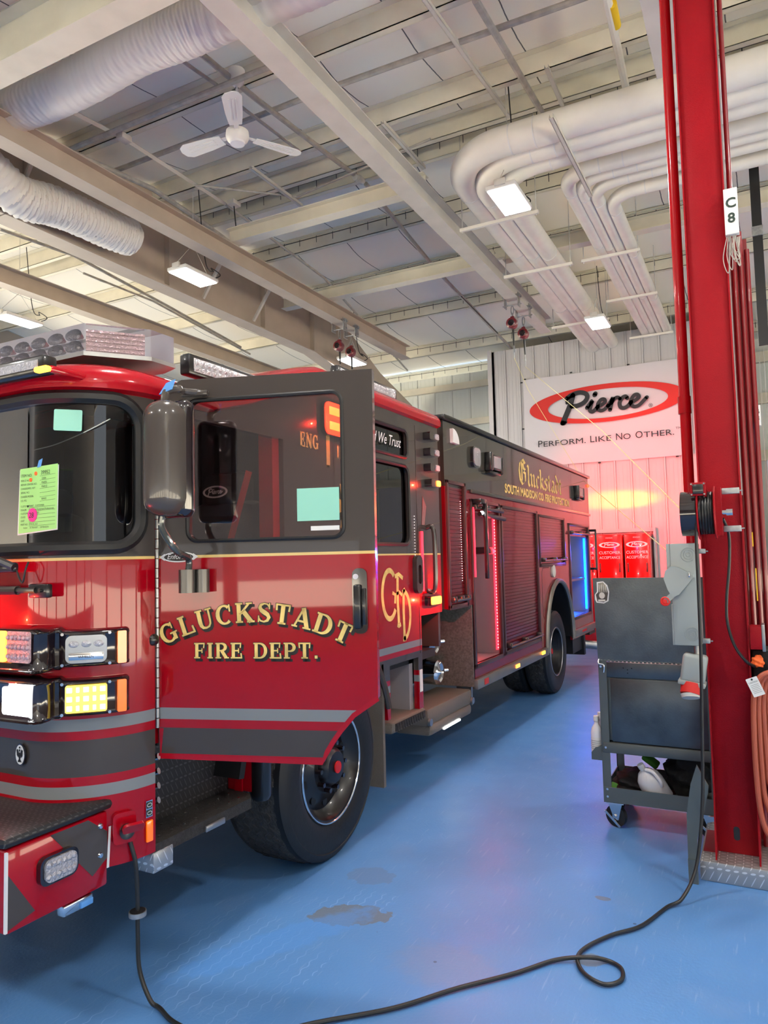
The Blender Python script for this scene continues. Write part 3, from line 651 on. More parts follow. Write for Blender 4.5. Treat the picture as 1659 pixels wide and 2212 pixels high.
# ---------------------------------------------------------------- big white insulated pipes
def bend_pipe(x_end, yrun, zrun, xcol, zwall, r, rb, label, group, name='insulated_pipe', m='pipe_white', yend=YW + 0.02, cols=()):
    """from the right (x_end) along X at yrun, bends to run along Y at xcol to the back wall"""
    pts = [(x_end, yrun, zrun)]; n = 14
    pts.append((xcol + rb + 0.3, yrun, zrun))
    for k in range(n + 1):
        a = PI / 2 * k / n
        pts.append((xcol + rb - rb * math.sin(a), yrun + rb - rb * math.cos(a), zrun))
    y = yrun + rb
    for q in (0.25, 0.5, 0.75, 1.0): pts.append((xcol, y + (yend - y) * q, zrun + (zwall - zrun) * q))
    bm = newbm(); tube(bm, pts, r, 20)
    t = obj(name, bm, m, label=label, cat='pipe', group=group, loc=(xcol, yrun, zrun))
    for c in [(xcol + rb + 0.1, yrun, zrun, 'x'), (xcol + rb + 0.35, yrun, zrun, 'x')] + [(xcol, y + (yend - y) * q, zrun + (zwall - zrun) * q, 'y') for q in (0.02, 0.27, 0.62)]:
        v = Vector((0.006, 0, 0)) if c[3] == 'x' else Vector((0, 0.006, 0)); p = Vector(c[:3]); bm = newbm(); cyl(bm, p - v, p + v, r + 0.004, 20); obj('joint_band', bm, 'white_paint', t)
    return t
g = 'large white insulated pipes'
ZP = 5.78
bend_pipe(3.0, (-0.72,6.916,5.92)[1], 5.92, (-2.753,10.524,5.86)[0], 5.84, 0.148, 0.62, 'largest white pipe, outermost of the three bent under the ceiling', g)
bend_pipe(3.0, (-0.752,7.149,5.87)[1], 5.87, (-2.571,10.633,5.86)[0], 5.84, 0.118, 0.58, 'middle one of the three large bent white pipes', g)
bend_pipe(3.0, (-0.782,7.375,5.87)[1], 5.87, (-2.389,10.742,5.86)[0], 5.84, 0.118, 0.54, 'innermost of the three large bent white pipes, behind the LED lamp', g)
g = 'small white insulated pipes'
for k, (yr, xc, rr, lb) in enumerate((((-0.707,7.861,5.9)[1], (-1.745,9.704,5.9)[0], 0.085, 'leftmost of the four smaller white pipes running to the banner wall'), ((-0.729,8.05,5.9)[1], (-1.631,9.771,5.9)[0], 0.072, 'second from left of the four smaller white pipes running to the banner wall'), ((-0.75,8.239,5.9)[1], (-1.5,9.848,5.9)[0], 0.072, 'third from left of the four smaller white pipes running to the banner wall'), ((-0.785,8.545,5.9)[1], (-1.364,9.928,5.9)[0], 0.078, 'rightmost of the four smaller white pipes running to the banner wall'))):
    bend_pipe(3.0, yr, 5.92 - 0.01 * k, xc, 5.90, rr, 0.30, lb, g)
# pipe racks: hanging channels with rods
def rack(x0, x1, y, z, label):
    t = thing('pipe_rack', label, 'bracket', (x0, y, z), 'pipe racks')
    bm = newbm(); bx(bm, x0, x1, y - 0.02, y + 0.02, z - 0.04, z, bev=0.004); obj('channel', bm, 'pipe_white', t, smooth=0)
    for x in (x0 + 0.03, x1 - 0.03):
        bm = newbm(); cyl(bm, (x, y, z - 0.06), (x, y, roofz(y) - 0.05), 0.006, 6); obj('threaded_rod', bm, 'conduit', t)
for y, lb in ((8.05, 'white channel rack under the three large pipes nearest the bend'), (9.75, 'middle white channel rack under the three large pipes'), (12.4, 'far white channel rack under the three large pipes beside the small lamp')):
    rack(-3.05, -2.08, y, 5.68, lb)
for y, lb in ((10.05, 'white channel rack under the four smaller pipes nearest the bend'), (11.9, 'middle white channel rack under the four smaller pipes'), (14.2, 'white channel rack under the four smaller pipes at the banner wall')):
    rack(-2.02, -1.24, y, 5.80, lb)
# slotted channels that cross the pipe bends
def chan(a, b, label, w=0.042, m='steel_grey', group='slotted ceiling channels', name='channel_bar'):
    a = Vector(a); b = Vector(b); d = (b - a); L = d.length; d.normalize(); s = d.cross(Vector((0, 0, 1))).normalized(); u = s.cross(d)
    F = Matrix(((s.x, d.x, u.x, a.x), (s.y, d.y, u.y, a.y), (s.z, d.z, u.z, a.z), (0, 0, 0, 1))); bm = newbm()
    bx(bm, -w / 2, w / 2, 0, L, 0, 0.004, M=F); bx(bm, -w / 2, -w / 2 + 0.004, 0, L, 0, w, M=F); bx(bm, w / 2 - 0.004, w / 2, 0, L, 0, w, M=F)
    return obj(name, bm, m, label=label, cat='bracket', group=group, smooth=0)
chan((-1.516,6.441,5.72), (-1.501,8.126,5.72), 'slotted channel crossing under the bends of the large white pipes')
chan((-2.34,5.478,6.508), (-2.283,7.701,6.654), 'slotted channel reaching the ceiling just left of the large pipe bend')
chan((-3.331,6.582,6.3), (-3.317,7.621,6.3), 'short slotted channel right of the main runway beam')
chan((-5.194,6.734,6.4), (-5.195,7.83,6.4), 'short slotted channel below the ceiling fan')
chan((-1.661,6.941,6.555), (-1.678,7.683,6.585), 'short slotted channel above the large white pipe bend')

# ---------------------------------------------------------------- sprinkler pipes and conduits
def run(pts, r, label, m='pipe_dull', name='sprinkler_pipe', cat='pipe', group='ceiling pipes and conduits', n=8):
    bm = newbm(); tube(bm, pts, r, n); return obj(name, bm, m, label=label, cat=cat, group=group)
run([(-4.355,3.958,6.347), (-4.411,5.881,6.5), (-4.358,7.839,6.603)], 0.03, 'grey sprinkler pipe passing the ceiling fan down to an elbow')
t = run([(-4.33,8.033,6.587), (-4.464,10.688,6.375), (-4.453,15.137,6.019)], 0.03, 'grey sprinkler pipe descending from the elbow toward the banner wall')
bm = newbm(); p = Vector((-4.345,7.876,6.58)); sph(bm, p, 0.055); cyl(bm, p + Vector((0, 0.1, 0.02)), p + Vector((0, -0.1, -0.02)), 0.042, 12); obj('elbow', bm, 'conduit', t)
run([(-6.128,4.303,6.354), (-6.081,5.626,6.46), (-6.27,7.557,6.605)], 0.028, 'channel conduit running from the first duct past the junction box', m='steel_grey', name='conduit_run', n=4)
run([(-6.27,7.557,6.605), (-6.24,10.036,6.407), (-7.018,14.84,6.023)], 0.02, 'thin conduit continuing behind the socket box toward the far wall', name='conduit_run')
run([(-6.735,4.578,6.316), (-6.645,6.602,6.478), (-6.799,7.844,6.523)], 0.032, 'grey sprinkler pipe above the second runway beam, left of the fan')
run([(-6.799,7.844,6.523), (-6.862,9.591,6.383), (-6.939,11.464,6.233)], 0.026, 'grey sprinkler pipe beyond the elbow above the second runway beam')
run([(-4.642,4.346,6.398), (-4.608,5.457,6.487)], 0.018, 'thin conduit crossing the first wrapped duct', name='conduit_run')
run([(-4.649,5.723,6.508), (-4.673,6.992,6.609)], 0.018, 'thin conduit behind the ceiling fan blades', name='conduit_run')
run([(-6.594,5.296,6.314), (-3.976,5.285,6.313), (-3.753,5.294,6.314)], 0.028, 'pale pipe running along the purlin to the ceiling fan mount')
run([(-7.76,6.25,6.6), (-7.016,6.216,6.597), (-4.652,6.198,6.596), (-3.71,6.181,6.595), (-1.994,6.229,6.598), (-1.104,6.25,6.6)], 0.03, 'pale pipe crossing the whole ceiling between purlins behind the fan')
run([(-1.949,5.693,6.505), (-1.922,7.738,6.631)], 0.035, 'pale pipe dropping from the top edge to the large white pipes')
t = run([(-0.927,6.112,6.439), (-1.005,7.629,6.54)], 0.038, 'pale gas pipe with yellow wrap near the top, left of the light beam', m='pipe_white')
bm = newbm(); a = Vector((-0.904,6.246,6.45)); b_ = Vector((-0.921,6.575,6.476)); cyl(bm, a, b_, 0.040, 12); obj('yellow_wrap', bm, 'label_yellow', t, label='yellow pipe marker wrap')
run([(-6.005,6.661,6.383), (-5.131,7.628,6.44), (-3.083,7.29,6.433)], 0.014, 'thin pale pipe below the ridge purlins', name='conduit_run')
run([(-9.742,8.125,6.55), (-9.509,9.439,6.445), (-9.633,12.396,6.208)], 0.02, 'thin conduit crossing behind the lamp beside the tan frame', name='conduit_run')
run([(-9.373,6.389,6.511), (-9.372,7.64,6.589), (-9.427,9.7,6.424), (-9.548,11.975,6.242)], 0.026, 'grey pipe running under the far left purlins to the truck roof')
run([(-4.32,11.376,6.14), (-4.297,13.204,5.994)], 0.01, 'thin black bracket rod hanging near the twin reels', m='cord_black', name='rod')
# socket box hanging with lead
t = thing('ceiling_socket', 'grey socket box with black lead on the conduit right of the second runway beam', 'socket', (-6.094,7.528,6.548))
p = Vector((-6.094,7.528,6.548)); bm = newbm(); box(bm, p, (0.12, 0.16, 0.06), bev=0.008); obj('socket_box', bm, 'steel_grey', t)
bm = newbm(); tube(bm, smooth_path([p, p + Vector((-0.05, 0.1, -0.25)), p + Vector((-0.1, 0.2, -0.5))]), 0.009, 6); obj('lead', bm, 'cord_black', t)
t = thing('junction_box', 'small dark junction box on the conduit below the first wrapped duct', 'box', (-5.989,5.528,6.392))
p = Vector((-5.989,5.528,6.392)); bm = newbm(); box(bm, p, (0.1, 0.14, 0.07), bev=0.008); obj('junction_cover', bm, 'steel_grey', t)
# natural gas labels
t = thing('gas_pipe', 'thin white gas pipe with yellow marker beside the red post', 'pipe', (-0.9, 8.05, 5.72))
bm = newbm(); a = Vector((-0.962,7.9,6.005)); b_ = Vector((-0.661,7.9,6.002)); dr = (b_ - a); tube(bm, [a + Vector((0, 0, 0.30)), a + Vector((0, 0, 0.04)), a + Vector((0.03, 0, 0)), a + dr * 6], 0.03, 12); obj('pipe_run', bm, 'pipe_white', t)
bm = newbm(); cyl(bm, a + Vector((0, 0, 0.06)), a + Vector((0, 0, 0.24)), 0.034, 12); obj('yellow_wrap', bm, 'label_yellow', t)
bm = newbm(); F = frame(a + dr * 0.25 + Vector((0, -0.034, -0.035)), (1, 0, 0), (0, 0, 1)); bx(bm, 0, 0.25, 0, 0.06, 0, 0.002, M=F); lb = obj('marker_label', bm, 'label_yellow', t, smooth=0)
bm = newbm(); plain(bm, F, 'NATURAL GAS', 0.036, 0.045, 0.018, z=0.003, sx=0.85); flatpoly(bm, F, [(0.012, 0.03), (0.026, 0.042), (0.026, 0.035), (0.038, 0.035), (0.038, 0.025), (0.026, 0.025), (0.026, 0.018)], 0.003); obj('marker_text', bm, 'ink', lb, smooth=0)

# ---------------------------------------------------------------- ceiling fan
fp = Vector((-4.355,5.446,5.85)); t = thing('ceiling_fan', 'white three-blade ceiling fan hanging from the purlin at upper left', 'fan', fp)
bm = newbm(); lathe(bm, [(0.001, -0.045), (0.075, -0.04), (0.10, -0.015), (0.115, 0.02), (0.11, 0.07), (0.05, 0.10), (0.02, 0.11)], Matrix.Translation(fp), 28); obj('motor', bm, 'white_paint', t)
bm = newbm(); lathe(bm, [(0.001, -0.06), (0.07, -0.055), (0.078, -0.035)], Matrix.Translation(fp), 28); obj('cover', bm, 'white_plastic', t)
bm = newbm(); cyl(bm, fp + Vector((0, 0, 0.1)), fp + Vector((0, 0, 0.62)), 0.014, 10); lathe(bm, [(0.02, 0.52), (0.07, 0.58), (0.08, 0.70), (0.001, 0.71)], Matrix.Translation(fp), 20); obj('downrod', bm, 'white_paint', t)
for tip in ((-4.995,5.408,5.86), (-4.009,6.023,5.86), (-3.93,4.821,5.86)):
    d = Vector(tip) - fp; d.z = 0; L = 0.66; d.normalize(); F = frame(fp + Vector((0, 0, 0.03)), d, Vector((0, 0, 1)).cross(d)) @ Matrix.Rotation(R(10), 4, 'X')
    bm = newbm(); prism(bm, [(0.18, -0.06), (0.34, -0.08), (L - 0.06, -0.092), (L, -0.06), (L + 0.02, 0), (L, 0.06), (L - 0.06, 0.092), (0.34, 0.08), (0.18, 0.06)], F, 0.006)
    for v in (-0.03, 0, 0.03): bx(bm, 0.26, L - 0.08, v - 0.006, v + 0.006, -0.006, 0.0, M=F)
    bx(bm, 0.07, 0.24, -0.02, 0.02, 0.004, 0.012, M=F); obj('blade', bm, 'white_paint', t)

# ---------------------------------------------------------------- fall-arrest reels on trolleys
mat('reel_red', (0.14, 0.004, 0.010), 0.3, coat=0.6)
def reel(x, y, drop, label, rope=None):
    t = thing('fall_arrest_reel', label, 'reel', (x, y, 5.7), 'fall arrest reels')
    bm = newbm()
    for s in (-1, 1):
        bx(bm, x + s * 0.105, x + s * 0.115, y - 0.06, y + 0.06, 5.56, 5.78)
        for q in (-0.035, 0.035): cyl(bm, (x + s * 0.06, y + q, 5.735), (x + s * 0.14, y + q, 5.735), 0.024, 12)
    cyl(bm, (x - 0.15, y, 5.60), (x + 0.15, y, 5.60), 0.010, 8); obj('trolley', bm, 'galvanized', t)
    bm = newbm(); tube(bm, [(x + 0.02 * math.cos(a), y, 5.52 + 0.07 * math.sin(a)) for a in [2 * PI * i / 16 for i in range(16)]], 0.008, 6, closed=True); tube(bm, [(x, y + 0.02 * math.cos(a), 5.42 + 0.05 * math.sin(a)) for a in [2 * PI * i / 16 for i in range(16)]], 0.007, 6, closed=True); obj('carabiner', bm, 'steel', t)
    z = 5.30; bm = newbm(); F = frame((x, y - 0.045, z), (1, 0, 0), (0, 0, 1))
    lathe(bm, [(0.001, 0.05), (0.05, 0.05), (0.085, 0.03), (0.09, -0.03), (0.085, -0.06), (0.05, -0.09), (0.001, -0.09)], F, 20); bx(bm, x - 0.03, x + 0.03, y - 0.03, y + 0.03, z + 0.07, z + 0.12, bev=0.01)
    h = obj('reel_housing', bm, 'reel_red', t)
    bm = newbm(); lathe(bm, [(0.001, 0.058), (0.045, 0.057), (0.05, 0.05)], F, 18); obj('hub_cover', bm, 'black_gloss', h)
    bm = newbm(); cyl(bm, (x, y, z - 0.07), (x + 0.01, y - 0.01, z - drop), 0.018, 8, r2=0.012); obj('webbing', bm, 'cord_black', t)
    bm = newbm(); tube(bm, [(x + 0.01, y + 0.016 * math.cos(a) - 0.01, z - drop - 0.06 + 0.05 * math.sin(a)) for a in [2 * PI * i / 16 for i in range(16)]], 0.007, 6, closed=True); cyl(bm, (x + 0.01, y - 0.01, z - drop - 0.1), (x + 0.01, y - 0.01, z - drop - 0.2), 0.008, 8); obj('snap_hook', bm, 'galvanized', t)
    return Vector((x + 0.01, y - 0.01, z - drop - 0.2))
e1 = reel(-3.25, 10.75, 0.34, 'red fall arrest reel on the right runway beam, left one of the pair')
e2 = reel(-3.25, 11.35, 0.34, 'red fall arrest reel on the right runway beam, right one of the pair')
e3 = reel(-6.15, 10.35, 0.30, 'red fall arrest reel above the truck door, left one of the pair')
e4 = reel(-6.15, 10.75, 0.30, 'red fall arrest reel above the truck door, right one of the pair')
def rope(pts, label, r=0.0035):
    bm = newbm(); tube(bm, pts, r, 6); return obj('tag_line', bm, 'rope_yellow', label=label, cat='rope', group='thin yellow tag lines')
rope([e1, (-3.0, 10.6, 4.2), (-2.3, 10.9, 2.8), (-0.399,5.2,1.551)], 'thin yellow line from the left reel falling past the truck rear')
rope([e2, (-1.468,8,3.035), (-0.328,4.45,1.861)], 'thin yellow line from the right reel to the cord reel on the red post')
rope([e3, e3 + Vector((0.12, 0, -0.9)), (-5.9, 9.9, 2.9)], 'yellow line hanging from the left reel above the truck door')
rope([e4, e4 + Vector((0.15, 0, -0.9)), (-5.8, 10.2, 2.9)], 'yellow line hanging from the right reel above the truck door')

# ---------------------------------------------------------------- banner
Bn = thing('banner', 'large white vinyl banner with a red oval logo on the back wall', 'banner', (-2.75, YW, 3.5))
bm = newbm(); x0, x1, z0, z1 = -4.19, -1.02, 3.50, 5.32; NX, NZ = 60, 40; Gd = []
def bny(x, z):
    u = (x - x0) / (x1 - x0); v = (z - z0) / (z1 - z0)
    return YW - 0.045 - 0.012 * math.sin(u * 19 + v * 5) * (abs(v - 0.5) * 1.6) - 0.010 * math.sin(u * 8 - v * 11)
for j in range(NZ + 1):
    row = []
    for i in range(NX + 1):
        x = x0 + (x1 - x0) * i / NX; z = z0 + (z1 - z0) * j / NZ; z += 0.02 * math.sin(PI * i / NX * 2) * (0.5 - j / NZ) * 0.5
        row.append(bm.verts.new((x, bny(x, z), z)))
    Gd.append(row)
for j in range(NZ):
    for i in range(NX): bm.faces.new((Gd[j][i], Gd[j][i + 1], Gd[j + 1][i + 1], Gd[j + 1][i]))
cloth = obj('cloth', bm, 'banner_cloth', Bn)
BF = frame((0, YW - 0.075, 0), (1, 0, 0), (0, 0, 1))
bm = newbm(); cxb, czb = -2.575, 4.645
outer = [(cxb + 1.49 * math.cos(a), czb + 0.375 * math.sin(a)) for a in [2 * PI * i / 72 for i in range(72)]]
inner = [(cxb + 0.03 + 1.14 * math.cos(a), czb - 0.01 + 0.285 * math.sin(a)) for a in [2 * PI * i / 72 for i in range(72)]]
flatpoly(bm, BF, outer, holes=[inner]); obj('oval', bm, 'banner_red', cloth, smooth=0)
SCRIPT = {  # strokes of the brush-lettered word, in a box about 4.2 wide and 1 high
 'P': [([(0.55, 0.93), (0.35, 0.80), (0.33, 0.62)], 0.10), ([(0.62, 0.98), (0.5, 0.55), (0.35, 0.2), (0.18, -0.18), (0.10, -0.34)], 0.20), ([(0.33, 0.86), (0.6, 1.02), (0.95, 1.08), (1.22, 0.98), (1.28, 0.78), (1.12, 0.56), (0.82, 0.44), (0.55, 0.44)], 0.17), ([(0.04, -0.36), (0.16, -0.40), (0.26, -0.30)], 0.10)],
 'i': [([(1.25, 0.28), (1.42, 0.48), (1.50, 0.58), (1.40, 0.30), (1.38, 0.14), (1.48, 0.06), (1.62, 0.14), (1.74, 0.28)], 0.15), ([(1.62, 0.86), (1.66, 0.93)], 0.17)],
 'e': [([(1.70, 0.26), (1.95, 0.36), (2.08, 0.48), (2.04, 0.60), (1.90, 0.60), (1.76, 0.42), (1.74, 0.20), (1.84, 0.07), (2.02, 0.10), (2.22, 0.28)], 0.135)],
 'r': [([(2.20, 0.26), (2.34, 0.46), (2.44, 0.62), (2.36, 0.40), (2.28, 0.06)], 0.15), ([(2.34, 0.36), (2.48, 0.54), (2.62, 0.62), (2.74, 0.54)], 0.135)],
 'c': [([(3.06, 0.52), (2.98, 0.62), (2.84, 0.56), (2.72, 0.36), (2.74, 0.15), (2.88, 0.07), (3.06, 0.14), (3.22, 0.32)], 0.145)],
 'e2': [([(3.18, 0.28), (3.44, 0.40), (3.56, 0.52), (3.50, 0.64), (3.36, 0.62), (3.22, 0.42), (3.22, 0.20), (3.34, 0.08), (3.54, 0.12), (3.78, 0.34), (3.90, 0.46)], 0.135)],
}
def script(bm, M, x, y, h, sx=1.0):
    for k, ss in SCRIPT.items():
        for P, w in ss:
            Q = smooth_path([(p[0] * h * sx + x, p[1] * h + y, 0) for p in P], 6); ribbon(bm, M, [(q.x, q.y) for q in Q], w * h * 1.32)
            for q in (Q[0], Q[-1]): flatpoly(bm, M, ell(q.x, q.y, w * h * 0.65, w * h * 0.65, 10))
bm = newbm(); BF2 = frame((0, YW - 0.08, 0), (1, 0, 0), (0, 0, 1)); script(bm, BF2, -3.44, 4.47, 0.405, 1.05); plain(bm, BF2, '®', 0.10, -1.76, 4.46); obj('logo_lettering', bm, 'banner_black', cloth, smooth=0)
bm = newbm()
for w_, a, c, hh_ in (('P', -3.91, -3.82, 0.19), ('ERFORM.', -3.80, -2.96, 0.155), ('L', -2.87, -2.79, 0.19), ('IKE', -2.77, -2.47, 0.155), ('N', -2.38, -2.265, 0.19), ('O', -2.245, -2.11, 0.155), ('O', -2.02, -1.89, 0.19), ('THER.', -1.87, -1.33, 0.155), ('TM', -1.30, -1.20, 0.06)):
    if w_ in ('L', 'N', 'TM') or (w_ == 'O' and hh_ > 0.16): obj('slogan_word', bm, 'banner_black', cloth, smooth=0); bm = newbm()
    plain(bm, BF2, w_, hh_, 0, 3.89 if hh_ > 0.1 else 3.99, fit=(a, c))
obj('slogan_word', bm, 'banner_black', cloth, smooth=0)
for x, z in ((-4.15, 5.33), (-4.22, 5.27), (-3.2, 5.34), (-2.1, 5.34), (-1.05, 5.34), (-4.22, 4.3), (-2.72, 3.48), (-1.3, 3.48)):
    bm = newbm(); box(bm, (x, YW - 0.05, z), (0.05, 0.02, 0.025), bev=0.005); obj('clip', bm, 'cord_black', Bn)

# ---------------------------------------------------------------- red lockers by the back wall
def locker(x0, x1, label, full=True):
    t = thing('red_cabinet', label, 'cabinet', ((x0 + x1) / 2, 14.2, 0), 'red cabinets at the back wall')
    bm = newbm(); bx(bm, x0, x1, 13.95, 14.44, 0.0, 2.06, bev=0.03, M=None); obj('cabinet_body', bm, 'locker_red', t)
    F = frame((x0, 13.947, 0), (1, 0, 0), (0, 0, 1)); w = x1 - x0; bm = newbm()
    flatpoly(bm, F, ell(w / 2, 1.86, 0.19, 0.055), holes=[ell(w / 2, 1.86, 0.145, 0.04)]); script(bm, F, w / 2 - 0.10, 1.845, 0.05)
    plain(bm, F, 'CUSTOMER', 0.075, w / 2, 1.69, 'CENTER'); plain(bm, F, 'ACCEPTANCE' , 0.07, w / 2, 1.60, 'CENTER', sx=0.85); plain(bm, F, 'STATION', 0.03, w / 2, 1.98, 'CENTER')
    obj('door_lettering', bm, 'letter_white', t, smooth=0)
    for x in (x0 + 0.06, x1 - 0.06):
        bm = newbm(); bx(bm, x - 0.01, x + 0.01, 13.91, 13.95, 1.35, 1.52, bev=0.006); obj('handle', bm, 'black_plastic', t)
locker(-3.22, -2.77, 'red cabinet beside the rear of the truck, mostly hidden')
locker(-2.75, -2.28, 'middle one of the three red cabinets at the back wall')
locker(-2.25, -1.80, 'rightmost of the three red cabinets at the back wall')
bm = newbm(); bx(bm, -3.3, -1.72, 14.40, 14.46, 2.1, 2.17); bx(bm, -1.77, -1.73, 14.30, 14.46, 0, 2.17); struct('trim_1', bm, 'wall_banner', 0)

# ================================================================ FIRE TRUCK
XR, XL_ = -2.27, -4.75; XC = (XR + XL_) / 2
T = thing('fire_truck', 'red and charcoal fire truck with its front door swung open', 'fire truck', (XC, 6.5, 0))
FS = frame((XR, 0, 0), (0, 1, 0), (0, 0, 1))            # right-hand side of the truck: (y, z), normal +x
DU = Vector((math.sin(R(73)), math.cos(R(73)), 0)); HG = Vector((-2.27, 2.28, 0))
FD = frame(HG, DU, (0, 0, 1))                            # outer face of the open door
def P(name, bm, m, parent=T, **k): return obj(name, bm, m, parent, **k)
def side_text(name, bm, m, parent): return P(name, bm, m, parent, smooth=0)

# plan outline of the cab nose, from the right hinge round to the left hinge
def nose(off=0.0, step=0.02):
    out = []; r = 0.35 + off; n = 28
    for k in range(n + 1):
        a = PI / 2 * k / n; out.append((-2.62 + r * math.cos(a), 2.26 - r * math.sin(a)))
    x = -2.62
    m = 60
    for k in range(1, m): out.append((-2.62 - 1.78 * k / m, 1.91 - off))
    for k in range(n + 1):
        a = PI / 2 * k / n; out.append((-4.40 - r * math.sin(a), 2.26 - r * math.cos(a)))
    return out
NO = nose(); SS = [0]
for a, c in zip(NO, NO[1:]): SS.append(SS[-1] + math.hypot(c[0] - a[0], c[1] - a[1]))
STOT = SS[-1]
zs = [0.522 + (2.42 - 0.522) * i / 80 for i in range(81)]
W0, W1, WZ0, WZ1, WR = 0.075, STOT - 0.075, 1.775, 2.375, 0.12
def inwin(s, z):
    if not (W0 < s < W1 and WZ0 < z < WZ1): return False
    dx = max(W0 + WR - s, s - (W1 - WR), 0); dz = max(WZ0 + WR - z, z - (WZ1 - WR), 0)
    return math.hypot(dx, dz) <= WR
bm = newbm(); gl = newbm()
vg = [[bm.verts.new((x, y, z)) for x, y in NO] for z in zs]; vw = [[gl.verts.new((x, y, z)) for x, y in nose(-0.004)] for z in zs]
for j in range(80):
    for i in range(len(NO) - 1):
        s = (SS[i] + SS[i + 1]) / 2; z = (zs[j] + zs[j + 1]) / 2
        if inwin(s, z): gl.faces.new((vw[j][i], vw[j][i + 1], vw[j + 1][i + 1], vw[j + 1][i]))
        else: bm.faces.new((vg[j][i], vg[j][i + 1], vg[j + 1][i + 1], vg[j + 1][i]))
for b_ in (bm, gl): bmesh.ops.delete(b_, geom=[v for v in b_.verts if not v.link_faces], context='VERTS')
cabf = P('cab_front', bm, 'cab_paint'); ws = P('windshield', gl, 'windshield_glass', label='large curved windshield')
def onnose(s, off):
    NN = nose(off); i = 0
    s = max(0, min(STOT, s))
    while i < len(SS) - 2 and SS[i + 1] < s: i += 1
    t = (s - SS[i]) / (SS[i + 1] - SS[i]); return NN[i][0] * (1 - t) + NN[i + 1][0] * t, NN[i][1] * (1 - t) + NN[i + 1][1] * t
rr_ = rrect(W0 - 0.005, WZ0 - 0.005, W1 + 0.005, WZ1 + 0.005, WR, 8); dense = []
for a, c in zip(rr_, rr_[1:] + rr_[:1]):
    k = max(1, int(math.hypot(c[0] - a[0], c[1] - a[1]) / 0.03)); dense += [(a[0] + (c[0] - a[0]) * q / k, a[1] + (c[1] - a[1]) * q / k) for q in range(k)]
bm = newbm(); tube(bm, [(*onnose(s, 0.004), z) for s, z in dense], 0.028, 8, closed=True); P('windshield_seal', bm, 'rubber_seal', ws)

# roof cap: stacked rings of the plan outline whose height follows the raised rear roof
full = [(XR, 5.33), (XR, 4.6), (XR, 4.0), (XR, 3.62), (XR, 3.45), (XR, 3.2), (XR, 2.9), (XR, 2.6), (XR, 2.4)]
def ringplan(off):
    f = [(x + off, y) for x, y in full]; nn = nose(off); return f + nn + [(2 * XC - x, y) for x, y in reversed(f)]
def zb(y): return 2.415 + 0.335 * max(0, min(1, (y - 2.65) / 0.95))
rings = []; bm = newbm()
for off, dz in ((0, -0.01), (0.03, 0.0), (0.034, 0.03), (0.025, 0.06), (0.0, 0.09), (-0.06, 0.115), (-0.18, 0.13), (-0.5, 0.14)):
    rings.append([bm.verts.new((x, y, zb(y) + dz)) for x, y in ringplan(off)])
for A, B in zip(rings, rings[1:]):
    for i in range(len(A) - 1): bm.faces.new((A[i], A[i + 1], B[i + 1], B[i]))
A = rings[-1]; n = len(A)
for i in range(n // 2 - 1): bm.faces.new((A[i], A[i + 1], A[n - 2 - i], A[n - 1 - i]))
P('cab_roof', bm, 'red_paint')
bm = newbm(); bx(bm, -4.5, -2.36, 1.82, 2.0, 2.44, 2.47, bev=0.012); P('roof_visor', bm, 'red_paint')

# cab side with its openings
arch = [(3.615 + 0.76 * math.cos(a), 0.51 + 0.76 * math.sin(a)) for a in [R(121 - 106 * k / 18) for k in range(19)]]
outl = [(2.28, 2.36), (3.20, 2.36), (3.20, arch[0][1])] + arch + [(4.36, 0.62), (4.40, 0.62), (4.40, 0.975), (4.86, 0.975), (4.86, 0.58), (4.93, 0.58), (4.93, 1.27), (5.33, 1.27), (5.33, 2.77), (3.62, 2.77), (2.65, 2.43), (2.28, 2.43)]
h1 = rrect(3.98, 1.80, 4.76, 2.37, 0.07); h2 = rrect(3.98, 2.43, 4.75, 2.63, 0.05)
bm = newbm(); prism(bm, outl, FS, -0.04, [h1, h2]); cs = P('cab_side', bm, 'side_paint', smooth=20)
for nm, hh, lb in (('crew_window', h1, 'large crew window'), ('upper_window', h2, 'narrow upper window with white script')):
    bm = newbm(); prism(bm, hh, FS @ Matrix.Translation((0, 0, -0.02)), -0.004); w = P(nm, bm, 'tinted_glass', label=lb, smooth=0)
    bm = newbm(); tube(bm, [(XR + 0.002, y, z) for y, z in hh], 0.014, 6, closed=True); P('window_seal', bm, 'rubber_seal', w)
    if nm == 'upper_window': uw = w
bm = newbm(); plain(bm, FS, 'In God We Trust', 0.105, 4.02, 2.495, shear=0.35, sx=0.83, z=0.003); side_text('window_script', bm, 'letter_white', uw)
bm = newbm()  # panel gaps
for y in (3.72, 4.90): ribbon(bm, FS, [(y, 1.0 if y > 4 else 1.27), (y, 2.70)], 0.008, 0.001)
P('door_gap', bm, 'letter_black', cs, smooth=0)
bm = newbm(); tube(bm, [(XR + 0.012, y, z) for y, z in arch], 0.022, 8); P('fender_rim', bm, 'brown_paint', cs)
bm = newbm(); prism(bm, [(2.28, 0.95), (2.95, 0.95), (3.05, 1.25), (4.2, 1.25), (4.4, 0.8), (5.33, 0.8), (5.33, 2.75), (3.62, 2.75), (2.65, 2.43), (2.28, 2.43)], frame((XL_, 0, 0), (0, 1, 0), (0, 0, 1)), 0.04); lsd = P('cab_side', bm, 'side_paint', smooth=20)
bm = newbm(); prism(bm, rrect(2.42, 1.8, 3.1, 2.33, 0.05), frame((XL_ - 0.004, 0, 0), (0, 1, 0), (0, 0, 1)), 0.003); P('side_window', bm, 'black_gloss', lsd, smooth=0)
bm = newbm(); bx(bm, XL_, XR - 0.02, 5.29, 5.33, 1.0, 2.78); P('cab_rear_wall', bm, 'brown_paint', smooth=0)
